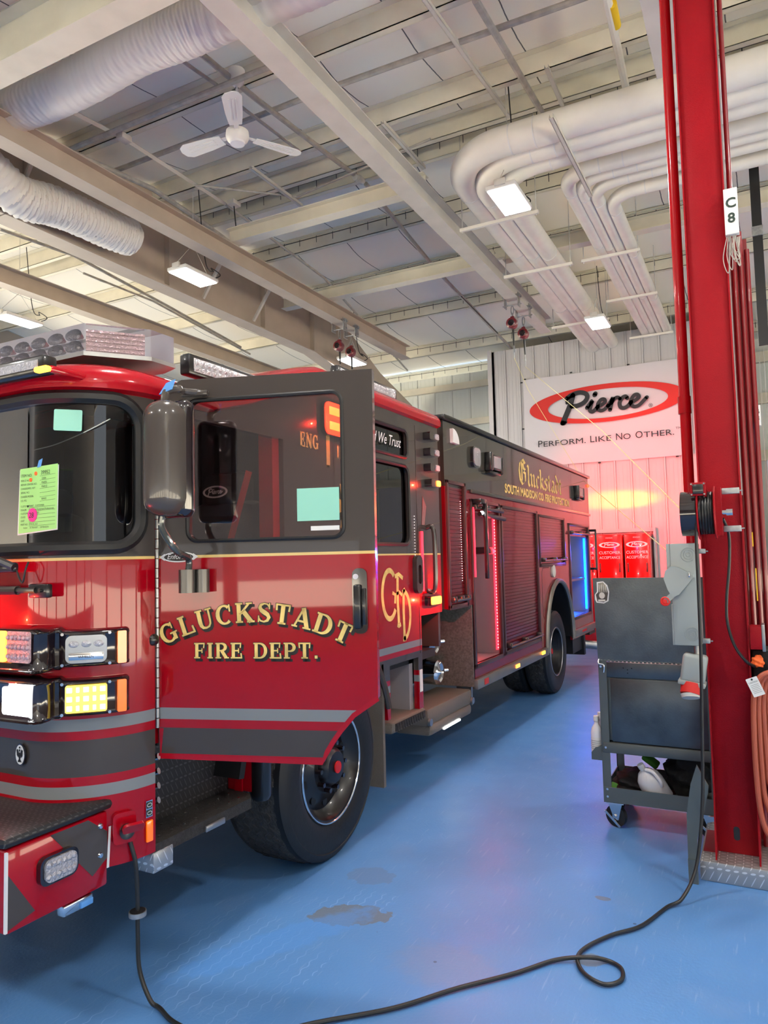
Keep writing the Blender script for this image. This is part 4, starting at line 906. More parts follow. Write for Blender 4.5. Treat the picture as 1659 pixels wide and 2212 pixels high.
# door opening pillars and inner cab
bm = newbm(); bx(bm, XR - 0.12, XR - 0.03, 3.14, 3.24, 1.0, 2.4); bx(bm, XR - 0.12, XR - 0.02, 2.27, 2.33, 0.95, 2.42); P('door_pillar', bm, 'red_paint', smooth=0)
bm = newbm(); bx(bm, XL_ + 0.05, XR - 0.05, 2.32, 5.28, 0.93, 0.99); P('cab_floor', bm, 'dark_interior', smooth=0)
bm = newbm(); bx(bm, XL_ + 0.2, XR - 0.12, 2.05, 2.50, 1.45, 1.66, bev=0.06); bx(bm, -4.3, -3.9, 2.2, 2.6, 1.5, 1.78, bev=0.05); bx(bm, -3.75, -3.2, 2.3, 4.0, 1.0, 1.5, bev=0.05); P('dashboard', bm, 'dark_interior')
bm = newbm(); bx(bm, XL_ + 0.05, XR - 0.05, 3.75, 3.80, 1.0, 2.7); P('cab_partition', bm, 'dark_interior', smooth=0)
for sx in (-2.72, -4.25):
    bm = newbm(); bx(bm, sx - 0.25, sx + 0.25, 2.75, 3.25, 1.25, 1.42, bev=0.06); bx(bm, sx - 0.24, sx + 0.24, 3.20, 3.40, 1.35, 2.05, bev=0.07); bx(bm, sx - 0.15, sx + 0.15, 3.22, 3.36, 2.02, 2.22, bev=0.05)
    s_ = P('seat', bm, 'seat_cloth')
    F = frame((sx, 3.195, 2.1), (1, 0, 0), (0, 0, 1)); bm = newbm(); flatpoly(bm, F, ell(0, 0, 0.09, 0.035), 0.026, holes=[ell(0, 0, 0.075, 0.026)]); script(bm, F @ Matrix.Translation((0, 0, 0.027)), -0.055, -0.012, 0.028); P('seat_emblem', bm, 'letter_white', s_, smooth=0)
bm = newbm(); lathe(bm, [(0.21 + 0.018 * math.cos(a), 0.018 * math.sin(a)) for a in [2 * PI * k / 8 for k in range(9)]], frame((-4.25, 2.55, 1.75), (1, 0, 0), (0, 0.5, 0.86)), 32); bx(bm, -4.44, -4.06, 2.54, 2.56, 1.74, 1.76); P('steering_wheel', bm, 'black_plastic')
bm = newbm(); ribbon(bm, frame((-2.5, 3.19, 0), (1, 0, 0), (0, 0, 1)), [(0.02, 2.2), (-0.30, 1.3)], 0.045, 0.02); P('seat_belt', bm, 'hub_red', smooth=0)

bm = newbm(); tube(bm, smooth_path([(-2.734,2,2.216), (-2.716,2,2.188), (-2.689,2,2.192), (-2.56,2,2.203), (-2.395,2,2.235), (-2.299,2.05,2.289)]), 0.0022, 5); P('interior_cable', bm, 'steel_grey')
# chassis rails, plus an added dark box that blocks light underneath
bm = newbm(); bx(bm, -4.45, -2.72, 2.3, 10.9, 0.62, 0.93); bx(bm, -3.95, -3.8, 1.9, 11, 0.5, 0.75); bx(bm, -3.2, -3.05, 1.9, 11, 0.5, 0.75); P('chassis_and_light_block', bm, 'rubber_seal', smooth=0)
for y in (3.615, 9.0):
    bm = newbm(); cyl(bm, (-4.5, y, 0.52), (-2.5, y, 0.52), 0.09, 14); sph(bm, (XC, y, 0.52), 0.24); P('axle', bm, 'rubber_seal')
bm = newbm(); bx(bm, -2.95, -2.72, 2.90, 4.4, 0.6, 1.25); prism(bm, [(3.615 + 0.78 * math.cos(R(a)), 0.51 + 0.78 * math.sin(R(a))) for a in range(170, 9, -10)] + [(3.615 + 0.74 * math.cos(R(a)), 0.51 + 0.74 * math.sin(R(a))) for a in range(10, 171, 10)], frame((-2.95, 0, 0), (0, 1, 0), (0, 0, 1)), 0.64); P('wheel_well', bm, 'rubber_seal')

# wheels
def wheel(x, y, r, wdt, name, rimr=0.305, inward=-1, steer=True):
    """wheel on the right side: outer face at x"""
    F = Matrix(((0, 0, 1, x), (1, 0, 0, y), (0, 1, 0, r), (0, 0, 0, 1)))
    w = obj('wheel' if False else name, _tire(F, r, wdt, rimr), 'tire_side', T, smooth=30)
    bm = newbm(); n = 72; rows = [-0.03, -0.085, -wdt * 0.35, -wdt * 0.5, -wdt * 0.65, -(wdt - 0.085), -(wdt - 0.03)]; G_ = []
    for q, h in enumerate(rows):
        ring = []
        for k in range(n * 2):
            a = 2 * PI * k / (n * 2); zig = 0.012 * (1 if (k // 2) % 2 else -1) if 0 < q < 6 else 0
            ring.append((r + (0.004 if 0 < q < 6 else -0.006), h + zig, a))
        G_.append([bm.verts.new(F @ Vector((rr * math.cos(a), rr * math.sin(a), hh))) for rr, hh, a in ring])
    for q in range(6):
        for k in range(n * 2): bm.faces.new((G_[q][k], G_[q][(k + 1) % (n * 2)], G_[q + 1][(k + 1) % (n * 2)], G_[q + 1][k]))
    P('tread', bm, 'tire_tread', w)
    # grooves between the tread ribs
    bm = newbm()
    for h in rows[1:-1]:
        pts = [F @ Vector(((r + 0.004) * math.cos(a), (r + 0.004) * math.sin(a), h + (0.012 if (k // 2) % 2 else -0.012))) for k, a in [(k, 2 * PI * k / (n * 2)) for k in range(n * 2)]]
        tube(bm, pts, 0.004, 4, closed=True)
    P('tread_groove', bm, 'rubber_seal', w, smooth=0)
    bm = newbm()
    if steer: prof = [(rimr + 0.012, -0.012), (rimr + 0.008, 0.0), (rimr - 0.012, -0.004), (rimr - 0.03, -0.05), (rimr - 0.06, -0.075), (0.20, -0.06), (0.165, -0.045), (0.15, -0.03), (0.11, -0.03), (0.105, 0.0), (0.085, 0.025), (0.001, 0.03)]
    else: prof = [(rimr + 0.012, -0.012), (rimr + 0.008, 0.0), (rimr - 0.012, -0.004), (rimr - 0.03, -0.10), (rimr - 0.06, -0.19), (0.19, -0.21), (0.15, -0.20), (0.12, -0.20), (0.115, -0.10), (0.09, -0.07), (0.001, -0.065)]
    lathe(bm, prof, F, 48); rim = P('rim', bm, 'rim_black', w)
    bm = newbm(); lathe(bm, [(rimr + 0.004 + 0.006 * math.cos(a), 0.0 + 0.006 * math.sin(a)) for a in [2 * PI * k / 6 for k in range(7)]], F, 64); P('rim_edge', bm, 'chrome' if steer else 'steel', rim, label='bright rim edge')
    bm = newbm(); hz = -0.03 if steer else -0.20
    for k in range(10):
        a = 2 * PI * k / 10; c = F @ Vector((0.132 * math.cos(a), 0.132 * math.sin(a), hz)); e = F @ Vector((0.132 * math.cos(a), 0.132 * math.sin(a), hz + 0.04)); cyl(bm, c, e, 0.014, 6)
    P('lug_nuts', bm, 'black_gloss', rim)
    bm = newbm()
    for k in range(10):
        a = 2 * PI * (k + 0.5) / 10; c = F @ Vector((0.205 * math.cos(a), 0.205 * math.sin(a), -0.061 if steer else -0.209)); e = c + (F.to_3x3() @ Vector((0, 0, 0.004))); cyl(bm, c, e, 0.024, 12)
    P('hand_holes', bm, 'rubber_seal', rim)
    bm = newbm(); c = F @ Vector((0, 0, 0.031 if steer else -0.064)); e = F @ Vector((0, 0, 0.038 if steer else -0.055)); cyl(bm, c, e, 0.034, 20); P('hub_cap', bm, 'hub_red', rim, label='red hub cap')
    return w
def _tire(F, r, wdt, rimr):
    bm = newbm()
    prof = [(rimr - 0.02, -0.04), (rimr, -0.012), (rimr + 0.02, 0.002), (rimr + 0.06, 0.012), (r - 0.07, 0.012), (r - 0.05, 0.006), (r - 0.045, 0.010), (r - 0.02, 0.0), (r - 0.006, -0.012), (r - 0.003, -0.04), (r - 0.003, -wdt + 0.04), (r - 0.02, -wdt), (r - 0.08, -wdt - 0.01), (rimr, -wdt), (rimr - 0.02, -wdt + 0.04)]
    return lathe(bm, prof, F, 96)
wheel(-2.25, 3.615, 0.515, 0.38, 'front_wheel')
wheel(-2.31, 9.0, 0.505, 0.27, 'rear_wheel', 0.29, steer=False)
wheel(-2.62, 9.0, 0.505, 0.27, 'rear_wheel', 0.29, steer=False)
for y, r, n in ((3.615, 0.515, 'front_wheel'), (9.0, 0.505, 'rear_wheel')):
    F = Matrix(((0, 0, 1, -4.38), (1, 0, 0, y), (0, 1, 0, r), (0, 0, 0, 1))); bm = _tire(F, r, 0.36, 0.30); w = P(n, bm, 'tire_side')

# steps and the panels behind them
bm = newbm(); bx(bm, XR - 0.23, XR - 0.20, 2.29, 2.97, 0.54, 0.96); P('step_well', bm, 'black_treadplate', smooth=0)
bm = newbm(); bx(bm, XR - 0.20, XR - 0.02, 2.955, 2.985, 0.55, 1.0, bev=0.006); bx(bm, XR - 0.15, XR - 0.10, 2.945, 2.96, 0.55, 0.95, bev=0.003); P('fender_panel', bm, 'red_paint')
bm = newbm(); bx(bm, XR - 0.07, XR + 0.03, 2.95, 3.04, 0.50, 1.0, bev=0.035); P('fender_flare', bm, 'black_plastic')
bm = newbm(); prism(bm, [(XR - 0.36, 2.26), (XR, 2.26), (XR, 2.89), (XR - 0.05, 2.94), (XR - 0.12, 2.96), (XR - 0.36, 2.96)], Matrix.Translation((0, 0, 0.50)), 0.05); st = P('front_step', bm, 'step_grip', smooth=20)
for i in range(8):
    for j in range(2):
        x = XR - 0.05 - 0.09 * j; y = 2.33 + 0.075 * i + 0.03 * (j % 2); bm = newbm(); cyl(bm, (x, y, 0.55), (x, y, 0.556), 0.006, 8); P('step_stud', bm, 'chrome', st)
bm = newbm(); bx(bm, XR - 0.10, XR + 0.004, 2.245, 2.36, 0.435, 0.52, bev=0.008); P('step_end_plate', bm, 'silver_treadplate', st, label='bright treadplate end')
bm = newbm(); box(bm, (XR + 0.006, 2.62, 0.512), (0.012, 0.13, 0.028), bev=0.005); P('step_light', bm, 'steel', st)
bm = newbm()
for k in range(4): cyl(bm, (-2.33, 2.30 + 0.0 * k, 0.70 + 0.06 * k), (-2.30, 2.31, 0.71 + 0.06 * k), 0.014, 10)
P('latch_fitting', bm, 'chrome')

# bumper
F0 = frame((-2.32, 0, 0), (0, 1, 0), (0, 0, 1))
bm = newbm(); bx(bm, -4.70, -2.32, 1.63, 2.06, 0.46, 0.742, bev=0.012)
bp_ = P('front_bumper', bm, 'red_paint')
bm = newbm()
def chev(y, w=0.13, z0=0.525, z1=0.74, sl=0.20): flatpoly(bm, F0, [(y, z1), (y + w, z1), (y + w + sl, z0), (y + sl, z0)], 0.0015)
flatpoly(bm, F0, [(1.80, 0.735), (1.965, 0.735), (2.055, 0.665), (2.055, 0.565), (1.985, 0.52)], 0.0015); flatpoly(bm, F0, [(1.635, 0.66), (1.74, 0.50), (1.635, 0.475)], 0.0015)
P('chevron_stripe', bm, 'silver_vinyl', bp_, smooth=0).data.materials[0] = MT['brown_paint']
bm = newbm()
for k in range(12): flatpoly(bm, frame((0, 1.628, 0), (1, 0, 0), (0, 0, 1)), [(-2.45 - 0.2 * k, 0.74), (-2.37 - 0.2 * k, 0.74), (-2.50 - 0.2 * k, 0.47), (-2.58 - 0.2 * k, 0.47)], 0.0015)
P('chevron_stripe', bm, 'brown_paint', bp_, smooth=0)
bm = newbm(); bx(bm, -2.325, -2.316, 1.625, 1.634, 0.47, 0.735); P('reflective_edge', bm, 'letter_white', bp_, smooth=0)
bm = newbm(); ribbon(bm, F0, [(2.058, 0.525), (2.068, 0.68)], 0.012, 0.002); P('reflective_edge', bm, 'letter_white', bp_, smooth=0)
bm = newbm(); bx(bm, -4.70, -2.315, 1.615, 2.09, 0.742, 0.785, bev=0.03, ); P('bumper_tread_top', bm, 'black_treadplate', bp_)
bm = newbm(); prism(bm, rrect(1.745, 0.572, 1.905, 0.672, 0.03), F0, 0.022); lt = P('fog_light', bm, 'black_gloss', bp_)
bm = newbm(); prism(bm, rrect(1.760, 0.582, 1.893, 0.662, 0.025), F0 @ Matrix.Translation((0, 0, 0.022)), 0.008)
for i in range(6):
    for j in range(2): sph(bm, (1.775 + 0.021 * i, 0.602 + 0.04 * j, 0.028), 0.012, (1, 1, 0.7), 10, M=F0)
P('lens', bm, 'led_clear', lt)
bm = newbm()
for y, z in ((2.022, 0.695), (2.022, 0.585)): lathe(bm, [(0.001, 0.008), (0.009, 0.007), (0.012, 0.0)], F0 @ Matrix.Translation((y, z, 0)), 16)
P('bolt', bm, 'chrome', bp_)
bm = newbm(); bx(bm, -2.36, -2.32, 1.86, 1.99, 0.42, 0.46, bev=0.006); P('tow_bracket', bm, 'chrome', bp_)
bm = newbm(); bx(bm, -2.33, -2.312, 1.93, 1.985, 0.424, 0.448, bev=0.004); P('tow_light', bm, 'tape_blue', bp_)

# head lamp clusters that wrap the corner
def arcpt(th, r): return Vector((-2.62 + r * math.sin(R(th)), 2.26 - r * math.cos(R(th)), 0))
def cluster(z0, z1, kind):
    yf = 1.815
    path = [(-3.10 + 0.11 * k, yf) for k in range(6)] + [(-2.47, yf), (-2.445, yf + 0.006), (-2.432, yf + 0.03), (-2.425, yf + 0.065)] + [tuple(arcpt(t, r)[:2]) for t, r in ((27, 0.392), (29, 0.388), (31, 0.40), (36, 0.408), (42, 0.408), (48, 0.408), (54, 0.408), (60, 0.405), (66, 0.398), (68, 0.385))]
    base = [(-3.10 + 0.11 * k, 1.92) for k in range(6)] + [(-2.58, 1.92), (-2.56, 1.92), (-2.54, 1.92), (-2.52, 1.925)] + [tuple(arcpt(t, 0.34)[:2]) for t in (24, 28, 31, 36, 42, 48, 54, 60, 66, 68)]
    zc = (z0 + z1) / 2; hh = (z1 - z0) / 2; G_ = []; bm = newbm()
    for n_, ((px, py), (qx, qy)) in enumerate(zip(path, base)):
        sc = 1.12 if n_ < 9 else (1.04 if n_ < 12 else 0.90)
        col = []
        for f, g in ((-1.04, 0.0), (-1.0, 0.6), (-0.93, 0.92), (-0.80, 1.0), (-0.72, 0.94), (0.72, 0.94), (0.80, 1.0), (0.93, 0.92), (1.0, 0.6), (1.04, 0.0)):
            col.append(bm.verts.new((qx + (px - qx) * g, qy + (py - qy) * g, zc + hh * f * sc)))
        G_.append(col)
    for A, B in zip(G_, G_[1:]):
        for k in range(9): bm.faces.new((A[k], A[k + 1], B[k + 1], B[k]))
    bm.faces.new(G_[-1]); bm.faces.new(G_[0][::-1])
    c = P('lamp_cluster', bm, 'black_gloss', smooth=50)
    A = arcpt(33.5, 0.402); B = arcpt(55, 0.402); u = (B - A).normalized(); w = (B - A).length; F = frame((A.x, A.y, 0), u, (0, 0, 1)); za, zb_ = z0 + 0.026, z1 - 0.026
    if kind == 'white':
        bm = newbm(); prism(bm, rrect(0.0, za, w, zb_, 0.022), F, 0.014); P('light_module', bm, 'dim_chrome', c, label='clear warning light module')
        bm = newbm()
        for i in range(3): sph(bm, (w * (0.2 + 0.3 * i), zb_ - 0.033, 0.012), 0.017, (1.2, 0.85, 0.5), 12, M=F)
        P('light_lens', bm, 'led_clear', c)
        bm = newbm(); bx(bm, 0.012, w - 0.012, za + 0.012, za + 0.040, 0.014, 0.022, bev=0.004, M=F); st_ = P('light_strip', bm, 'chrome', c)
        bm = newbm(); plain(bm, F, 'WHELEN', 0.014, w / 2, za + 0.020, 'CENTER', z=0.024); P('maker_lettering', bm, 'letter_black', c, smooth=0)
    else:
        bm = newbm(); prism(bm, rrect(0.0, za, w, zb_, 0.008), F, 0.016); P('turn_signal', bm, 'amber_grid', c, label='lit amber turn signal')
        bm = newbm()
        for i in range(5):
            for j in range(3): box(bm, (w * (i + 0.5) / 5, za + (zb_ - za) * (j + 0.5) / 3, 0.017), (0.012 if i % 2 else 0.020, 0.020, 0.004), F, 0.003)
        P('amber_diode', bm, 'amber_cell', c)
    bm = newbm()
    for a_, b_ in ((-0.012, za - 0.006), (w + 0.010, za - 0.006), (-0.012, zb_ + 0.006), (w + 0.010, zb_ + 0.006)): cyl(bm, F @ Vector((a_, b_, 0.0)), F @ Vector((a_, b_, 0.011)), 0.006, 12)
    P('bezel_screw', bm, 'chrome', c)
    q = arcpt(62.5, 0.412); F2 = frame((q.x, q.y, 0), (math.cos(R(62.5)), math.sin(R(62.5)), 0), (0, 0, 1)); bm = newbm(); prism(bm, rrect(-0.017, z0 + 0.016, 0.017, z1 - 0.016, 0.005), F2 @ Matrix.Translation((0, 0, -0.008)), 0.012); P('side_marker', bm, 'orange_lens', c)
    return c
c1 = cluster(1.300, 1.458, 'white')
c2 = cluster(1.112, 1.268, 'amber')
FF = frame((0, 1.815, 0), (1, 0, 0), (0, 0, 1))
UZ0, UZ1 = (-2.517,1.81,1.339)[2], (-2.518,1.81,1.457)[2]; LZ0, LZ1 = (-2.514,1.81,1.142)[2], (-2.515,1.81,1.246)[2]
bm = newbm(); prism(bm, rrect(-2.585, UZ0, -2.452, UZ1, 0.012), FF, 0.006)
for i in range(6):
    for j in range(3): sph(bm, (-2.575 + 0.0225 * i, UZ0 + (UZ1 - UZ0) * (0.2 + 0.3 * j), 0.008), 0.0105, (1, 1, 0.8), 8, M=FF)
P('light_lens', bm, 'led_pink', c1)
bm = newbm(); prism(bm, rrect(-2.75, UZ0, -2.59, UZ1, 0.012), FF, 0.010); P('red_flasher', bm, 'red_hot', c1, label='lit red flasher')
bm = newbm(); prism(bm, rrect(-2.607, LZ0, -2.455, LZ1, 0.012), FF, 0.008); P('headlight', bm, 'white_lit', c2, label='lit white headlight')
l_ = bpy.data.lights.new('flasher_light', 'POINT'); l_.energy = 8; l_.color = (1, 0.03, 0.01); l_.shadow_soft_size = 0.004; o_ = bpy.data.objects.new('flasher_light', l_); o_.location = (-2.85, 1.70, 1.47); S.collection.objects.link(o_)
# wipers
bm = newbm(); tube(bm, [(-3.05, 1.83, 1.83), (-2.72, 1.85, 1.735), (-2.60, 1.85, 1.70)], 0.016, 8); bx(bm, -2.78, -2.60, 1.84, 1.87, 1.68, 1.72, bev=0.01); wp = P('wiper_arm', bm, 'black_plastic')
bm = newbm(); tube(bm, smooth_path([(-2.61, 1.86, 1.70), (-2.57, 1.86, 1.64), (-2.55, 1.86, 1.69), (-2.56, 1.88, 1.72)]), 0.004, 6); P('washer_hose', bm, 'cord_black', wp)
bm = newbm(); cyl(bm, (-3.3, 1.865, 1.61), (-2.60, 1.865, 1.61), 0.018, 10); cyl(bm, (-2.60, 1.865, 1.61), (-2.50, 1.87, 1.61), 0.012, 10); bx(bm, -2.55, -2.44, 1.87, 1.90, 1.58, 1.635, bev=0.008); cyl(bm, (-2.47, 1.86, 1.61), (-2.47, 1.87, 1.61), 0.008, 10); P('grille_bar', bm, 'black_plastic')
# eagle seal on the corner
F = frame((-2.625, 1.905, 0.965), (1, 0, 0), (0, 0, 1)) @ Matrix.Rotation(R(0), 4, 'Y')
bm = newbm(); prism(bm, ell(0, 0, 0.029, 0.042), F, 0.006); e_ = P('eagle_seal', bm, 'black_gloss', T)
bm = newbm(); flatpoly(bm, F, ell(0, 0, 0.026, 0.038), 0.0075); P('seal_ground', bm, 'letter_white', e_, smooth=0)
bm = newbm(); F1 = F @ Matrix.Translation((0, 0, 0.009))
flatpoly(bm, F1, ell(0, -0.004, 0.006, 0.014)); flatpoly(bm, F1, ell(0, 0.017, 0.004, 0.005)); flatpoly(bm, F1, [(-0.004, 0.005), (-0.010, 0.022), (-0.019, 0.018), (-0.017, -0.002), (-0.008, -0.012)]); flatpoly(bm, F1, [(0.004, 0.005), (0.010, 0.022), (0.019, 0.018), (0.017, -0.002), (0.008, -0.012)]); flatpoly(bm, F1, ell(0, 0.028, 0.005, 0.004)); flatpoly(bm, F1, [(-0.012, -0.028), (0.012, -0.028), (0.004, -0.016), (-0.004, -0.016)])
P('seal_eagle', bm, 'letter_black', e_, smooth=0)
# shore power inlet, plates and marker on the skirt corner
def ncorner(th, z): p = arcpt(th, 0.352); return frame((p.x, p.y, z), (math.cos(R(th)), math.sin(R(th)), 0), (0, 0, 1))
Fi = ncorner(66, 0.665)
bm = newbm(); prism(bm, rrect(-0.045, -0.06, 0.045, 0.06, 0.018), Fi, 0.018); inl = P('shore_power_inlet', bm, 'red_paint')
bm = newbm(); prism(bm, rrect(-0.022, -0.01, 0.062, 0.034, 0.015), Fi @ Matrix.Translation((0, 0, 0.045)) @ Matrix.Rotation(R(35), 4, 'X'), 0.012); P('inlet_cover', bm, 'red_paint', inl)
bm = newbm(); lathe(bm, [(0.028, 0.018), (0.03, 0.034), (0.02, 0.034), (0.001, 0.03)], Fi @ Matrix.Translation((0.005, -0.012, 0)), 20); P('inlet_socket', bm, 'black_plastic', inl)
Fm = ncorner(84, 0.69); bm = newbm(); bx(bm, -0.016, 0.016, -0.018, 0.048, 0, 0.004, M=Fm); pl_ = P('data_plate', bm, 'chrome')
bm = newbm(); flatpoly(bm, Fm, rrect(-0.014, 0.018, 0.014, 0.044, 0.003), 0.005); flatpoly(bm, Fm, rrect(-0.014, -0.014, 0.014, 0.012, 0.003), 0.005); P('plate_text', bm, 'ink', pl_, smooth=0)
bm = newbm(); flatpoly(bm, Fm, ell(0, 0.031, 0.012, 0.008), 0.006, holes=[ell(0, 0.031, 0.010, 0.006)]); flatpoly(bm, Fm, ell(0, -0.001, 0.012, 0.008), 0.006, holes=[ell(0, -0.001, 0.010, 0.006)]); P('plate_emblem', bm, 'letter_white', pl_, smooth=0)
bm = newbm(); bx(bm, -0.016, 0.016, -0.115, -0.03, 0, 0.010, bev=0.004, M=Fm); P('corner_marker', bm, 'orange_lens')

# ---------------------------------------------------------------- the open door
dpoly = [(0.0, 0.902), (0.705, 0.889), (0.725, 0.935), (0.750, 0.975), (0.783, 1.02), (0.838, 1.082), (0.885, 1.12), (0.938, 1.15), (0.942, 2.474), (0.11, 2.485), (0.0, 2.44)]
win = rrect(0.135, 1.792, 0.812, 2.392, 0.045)
bm = newbm(); prism(bm, dpoly, FD, -0.045, [win]); Dr = P('front_door', bm, 'door_paint', smooth=20)
bm = newbm(); prism(bm, win, FD @ Matrix.Translation((0, 0, -0.012)), -0.005); dg_ = P('door_window', bm, 'door_glass', Dr, smooth=0)
bm = newbm(); tube(bm, [FD @ Vector((p[0], p[1], 0.0)) for p in win], 0.009, 6, closed=True); P('window_seal', bm, 'rubber_seal', Dr)
bm = newbm(); e = [(0.013, 1.017), (0.010, 0.902), (0.705, 0.895), (0.725, 0.935), (0.750, 0.975), (0.783, 1.02), (0.838, 1.082), (0.938, 1.15)]
ribbon(bm, FD, e, 0.020, 0.0015); P('door_edge_stripe', bm, 'red_paint', Dr, smooth=0)
bm = newbm()
for k in range(23): cyl(bm, (-2.268, 2.272, 1.02 + 0.0415 * k), (-2.268, 2.272, 1.02 + 0.0415 * k + 0.038), 0.008, 10)
P('door_hinge', bm, 'steel', Dr, label='long steel piano hinge')
F = FD @ Matrix.Translation((0, 0, 0.001))
bm = newbm(); prism(bm, rrect(0.845, 1.405, 0.905, 1.665, 0.025), FD, 0.012); dh = P('door_handle', bm, 'black_gloss', Dr)
bm = newbm(); bx(bm, 0.852, 0.882, 1.425, 1.60, 0.012, 0.035, bev=0.008, M=FD); bx(bm, 0.884, 0.90, 1.44, 1.585, 0.012, 0.024, bev=0.004, M=FD); P('handle_grip', bm, 'black_plastic', dh)
bm = newbm(); cyl(bm, FD @ Vector((0.860, 1.632, 0.012)), FD @ Vector((0.860, 1.632, 0.018)), 0.011, 16); P('door_sticker', bm, 'banner_cloth', dh)
MT['pink_pale'] = mat('pink_pale', (0.8, 0.35, 0.38), 0.6); bpy.data.objects[-1] if False else None
# lettering on the door
U0, RADI = 0.422, 0.86; ZC = 1.452 - RADI; h = 0.082
wd = serif_width('GLUCKSTADT', h, 1.0, 0.09)
def place(ux, extra=0.0):
    a = (ux - wd / 2) / RADI
    return Matrix.Translation((U0 + RADI * math.sin(a), ZC + RADI * math.cos(a), 0)) @ Matrix.Rotation(-a, 4, 'Z')
h2_ = 0.064; w2 = serif_width('FIRE DEPT.', h2_, 1.02, 0.10)
for k, (nm, dx, dz_, gr, zz, mm) in enumerate((('letter_shadow', 0.0085, -0.010, 0.005, 0.0012, 'letter_black'), ('letter_outline', 0.0, 0.0, 0.0045, 0.0018, 'letter_black'), ('gold_lettering', 0, 0, 0, 0.0024, 'gold_leaf'))):
    bm = newbm(); serif_line(bm, FD @ Matrix.Translation((dx, dz_, zz)), 'GLUCKSTADT', 0, 0, h, 1.0, 0.09, gr, place=place); P(nm, bm, mm, Dr, smooth=0)
    bm = newbm(); serif_line(bm, FD @ Matrix.Translation((dx, dz_, zz)), 'FIRE DEPT.', 0.427 - w2 / 2, 1.305, h2_, 1.02, 0.10, gr)
    P(nm, bm, mm, Dr, smooth=0)
# oval name badge beside the hinge
bm = newbm(); prism(bm, ell(0.095, 1.728, 0.075, 0.022), FD, 0.003); prism(bm, [(0.008, 1.728), (0.03, 1.742), (0.03, 1.714)], FD, 0.003); prism(bm, [(0.182, 1.728), (0.16, 1.742), (0.16, 1.714)], FD, 0.003); bdg = P('name_badge', bm, 'letter_white', Dr, smooth=0)
bm = newbm(); flatpoly(bm, FD, ell(0.095, 1.728, 0.066, 0.017), 0.004); P('badge_ground', bm, 'letter_black', bdg, smooth=0)
bm = newbm(); plain(bm, FD, 'Enforcer', 0.030, 0.095, 1.720, 'CENTER', shear=0.3, z=0.0055); P('badge_lettering', bm, 'letter_white', bdg, smooth=0)
# mirror on its arms
mc = Vector((-2.045, 2.10, 2.112))
bm = newbm(); box(bm, mc, (0.165, 0.17, 0.455), bev=0.07, seg=5); mir = P('side_mirror', bm, 'brown_paint', Dr)
bm = newbm(); box(bm, mc + Vector((0.0, 0.045, 0)), (0.178, 0.075, 0.468), bev=0.035, seg=4); P('mirror_rim', bm, 'black_gloss', mir)
bm = newbm(); box(bm, mc + Vector((0, 0.083, 0)), (0.13, 0.004, 0.41), bev=0.001); P('mirror_face', bm, 'mirror_face', mir)
bm = newbm(); tube(bm, smooth_path([mc + Vector((-0.03, 0.02, 0.2)), mc + Vector((-0.03, 0.03, 0.27)), mc + Vector((0.0, 0.07, 0.29)), FD @ Vector((0.14, 2.42, 0.06)), FD @ Vector((0.20, 2.42, 0.01))]), 0.016, 10); bx(bm, 0.12, 0.24, 2.405, 2.43, 0.0, 0.03, bev=0.006, M=FD)
P('mirror_arm', bm, 'brown_paint', Dr)
bm = newbm(); tube(bm, smooth_path([mc + Vector((-0.04, 0.02, -0.21)), mc + Vector((-0.045, 0.02, -0.27)), mc + Vector((0.0, 0.05, -0.36)), FD @ Vector((0.175, 1.72, 0.08)), FD @ Vector((0.175, 1.66, 0.08))]), 0.014, 10); P('mirror_arm', bm, 'mirror_post_grey' if 'mirror_post_grey' in MT else 'steel_dark' if 'steel_dark' in MT else 'brown_paint', Dr)
bm = newbm(); cyl(bm, FD @ Vector((0.165, 1.58, 0.07)), FD @ Vector((0.165, 1.675, 0.07)), 0.034, 20); cyl(bm, FD @ Vector((0.215, 1.58, 0.035)), FD @ Vector((0.215, 1.675, 0.035)), 0.03, 20); P('mirror_base', bm, 'gunmetal' if 'gunmetal' in MT else 'brown_paint', Dr)
bm = newbm(); box(bm, (-2.30, 2.255, 1.385), (0.09, 0.05, 0.05), bev=0.02, seg=4); P('door_buffer', bm, 'black_plastic')

# ---------------------------------------------------------------- roof light bars
def lb_poly(ins=0.0): return [(XC * 2 + 2.49 + ins, 2.08 + ins), (-2.49 - ins, 2.08 + ins), (-2.32 - ins, 2.29), (-2.32 - ins, 2.43 - ins), (-2.42, 2.47 - ins), (XC * 2 + 2.42, 2.47 - ins), (XC * 2 + 2.32 + ins, 2.43 - ins), (XC * 2 + 2.32 + ins, 2.29)]
bm = newbm(); prism(bm, lb_poly(), Matrix.Translation((0, 0, 2.60)), 0.125); LB = P('roof_light_bar', bm, 'clear_plastic', smooth=25)
bm = newbm(); prism(bm, lb_poly(-0.006), Matrix.Translation((0, 0, 2.585)), 0.018); bx(bm, -3.0, -2.9, 2.15, 2.4, 2.52, 2.59); bx(bm, -4.1, -4.0, 2.15, 2.4, 2.52, 2.59); P('bar_base', bm, 'steel', LB)
bm = newbm()
for k in range(14):
    x = -2.56 - 0.112 * k
    for zz in (2.635, 2.685):
        lathe(bm, [(0.012, -0.03), (0.048, 0.012), (0.052, 0.016)], frame((x, 2.10, zz), (1, 0, 0), (0, 0, 1)) @ Matrix.Diagonal((1.0, 0.48, 1, 1)), 14)
        sph(bm, (x, 2.115, zz), 0.012)
P('reflector', bm, 'led_clear', LB)
bm = newbm(); F = frame((-2.50, 2.10, 2.61), (0.17, 0.21, 0), (0, 0, 1)); bx(bm, 0.0, 0.24, 0.0, 0.10, -0.05, -0.02, M=F)
for k in range(5): bx(bm, 0.0, 0.24, 0.008 + 0.02 * k, 0.018 + 0.02 * k, -0.022, -0.008, M=F)
P('corner_reflector', bm, 'led_pink', LB)
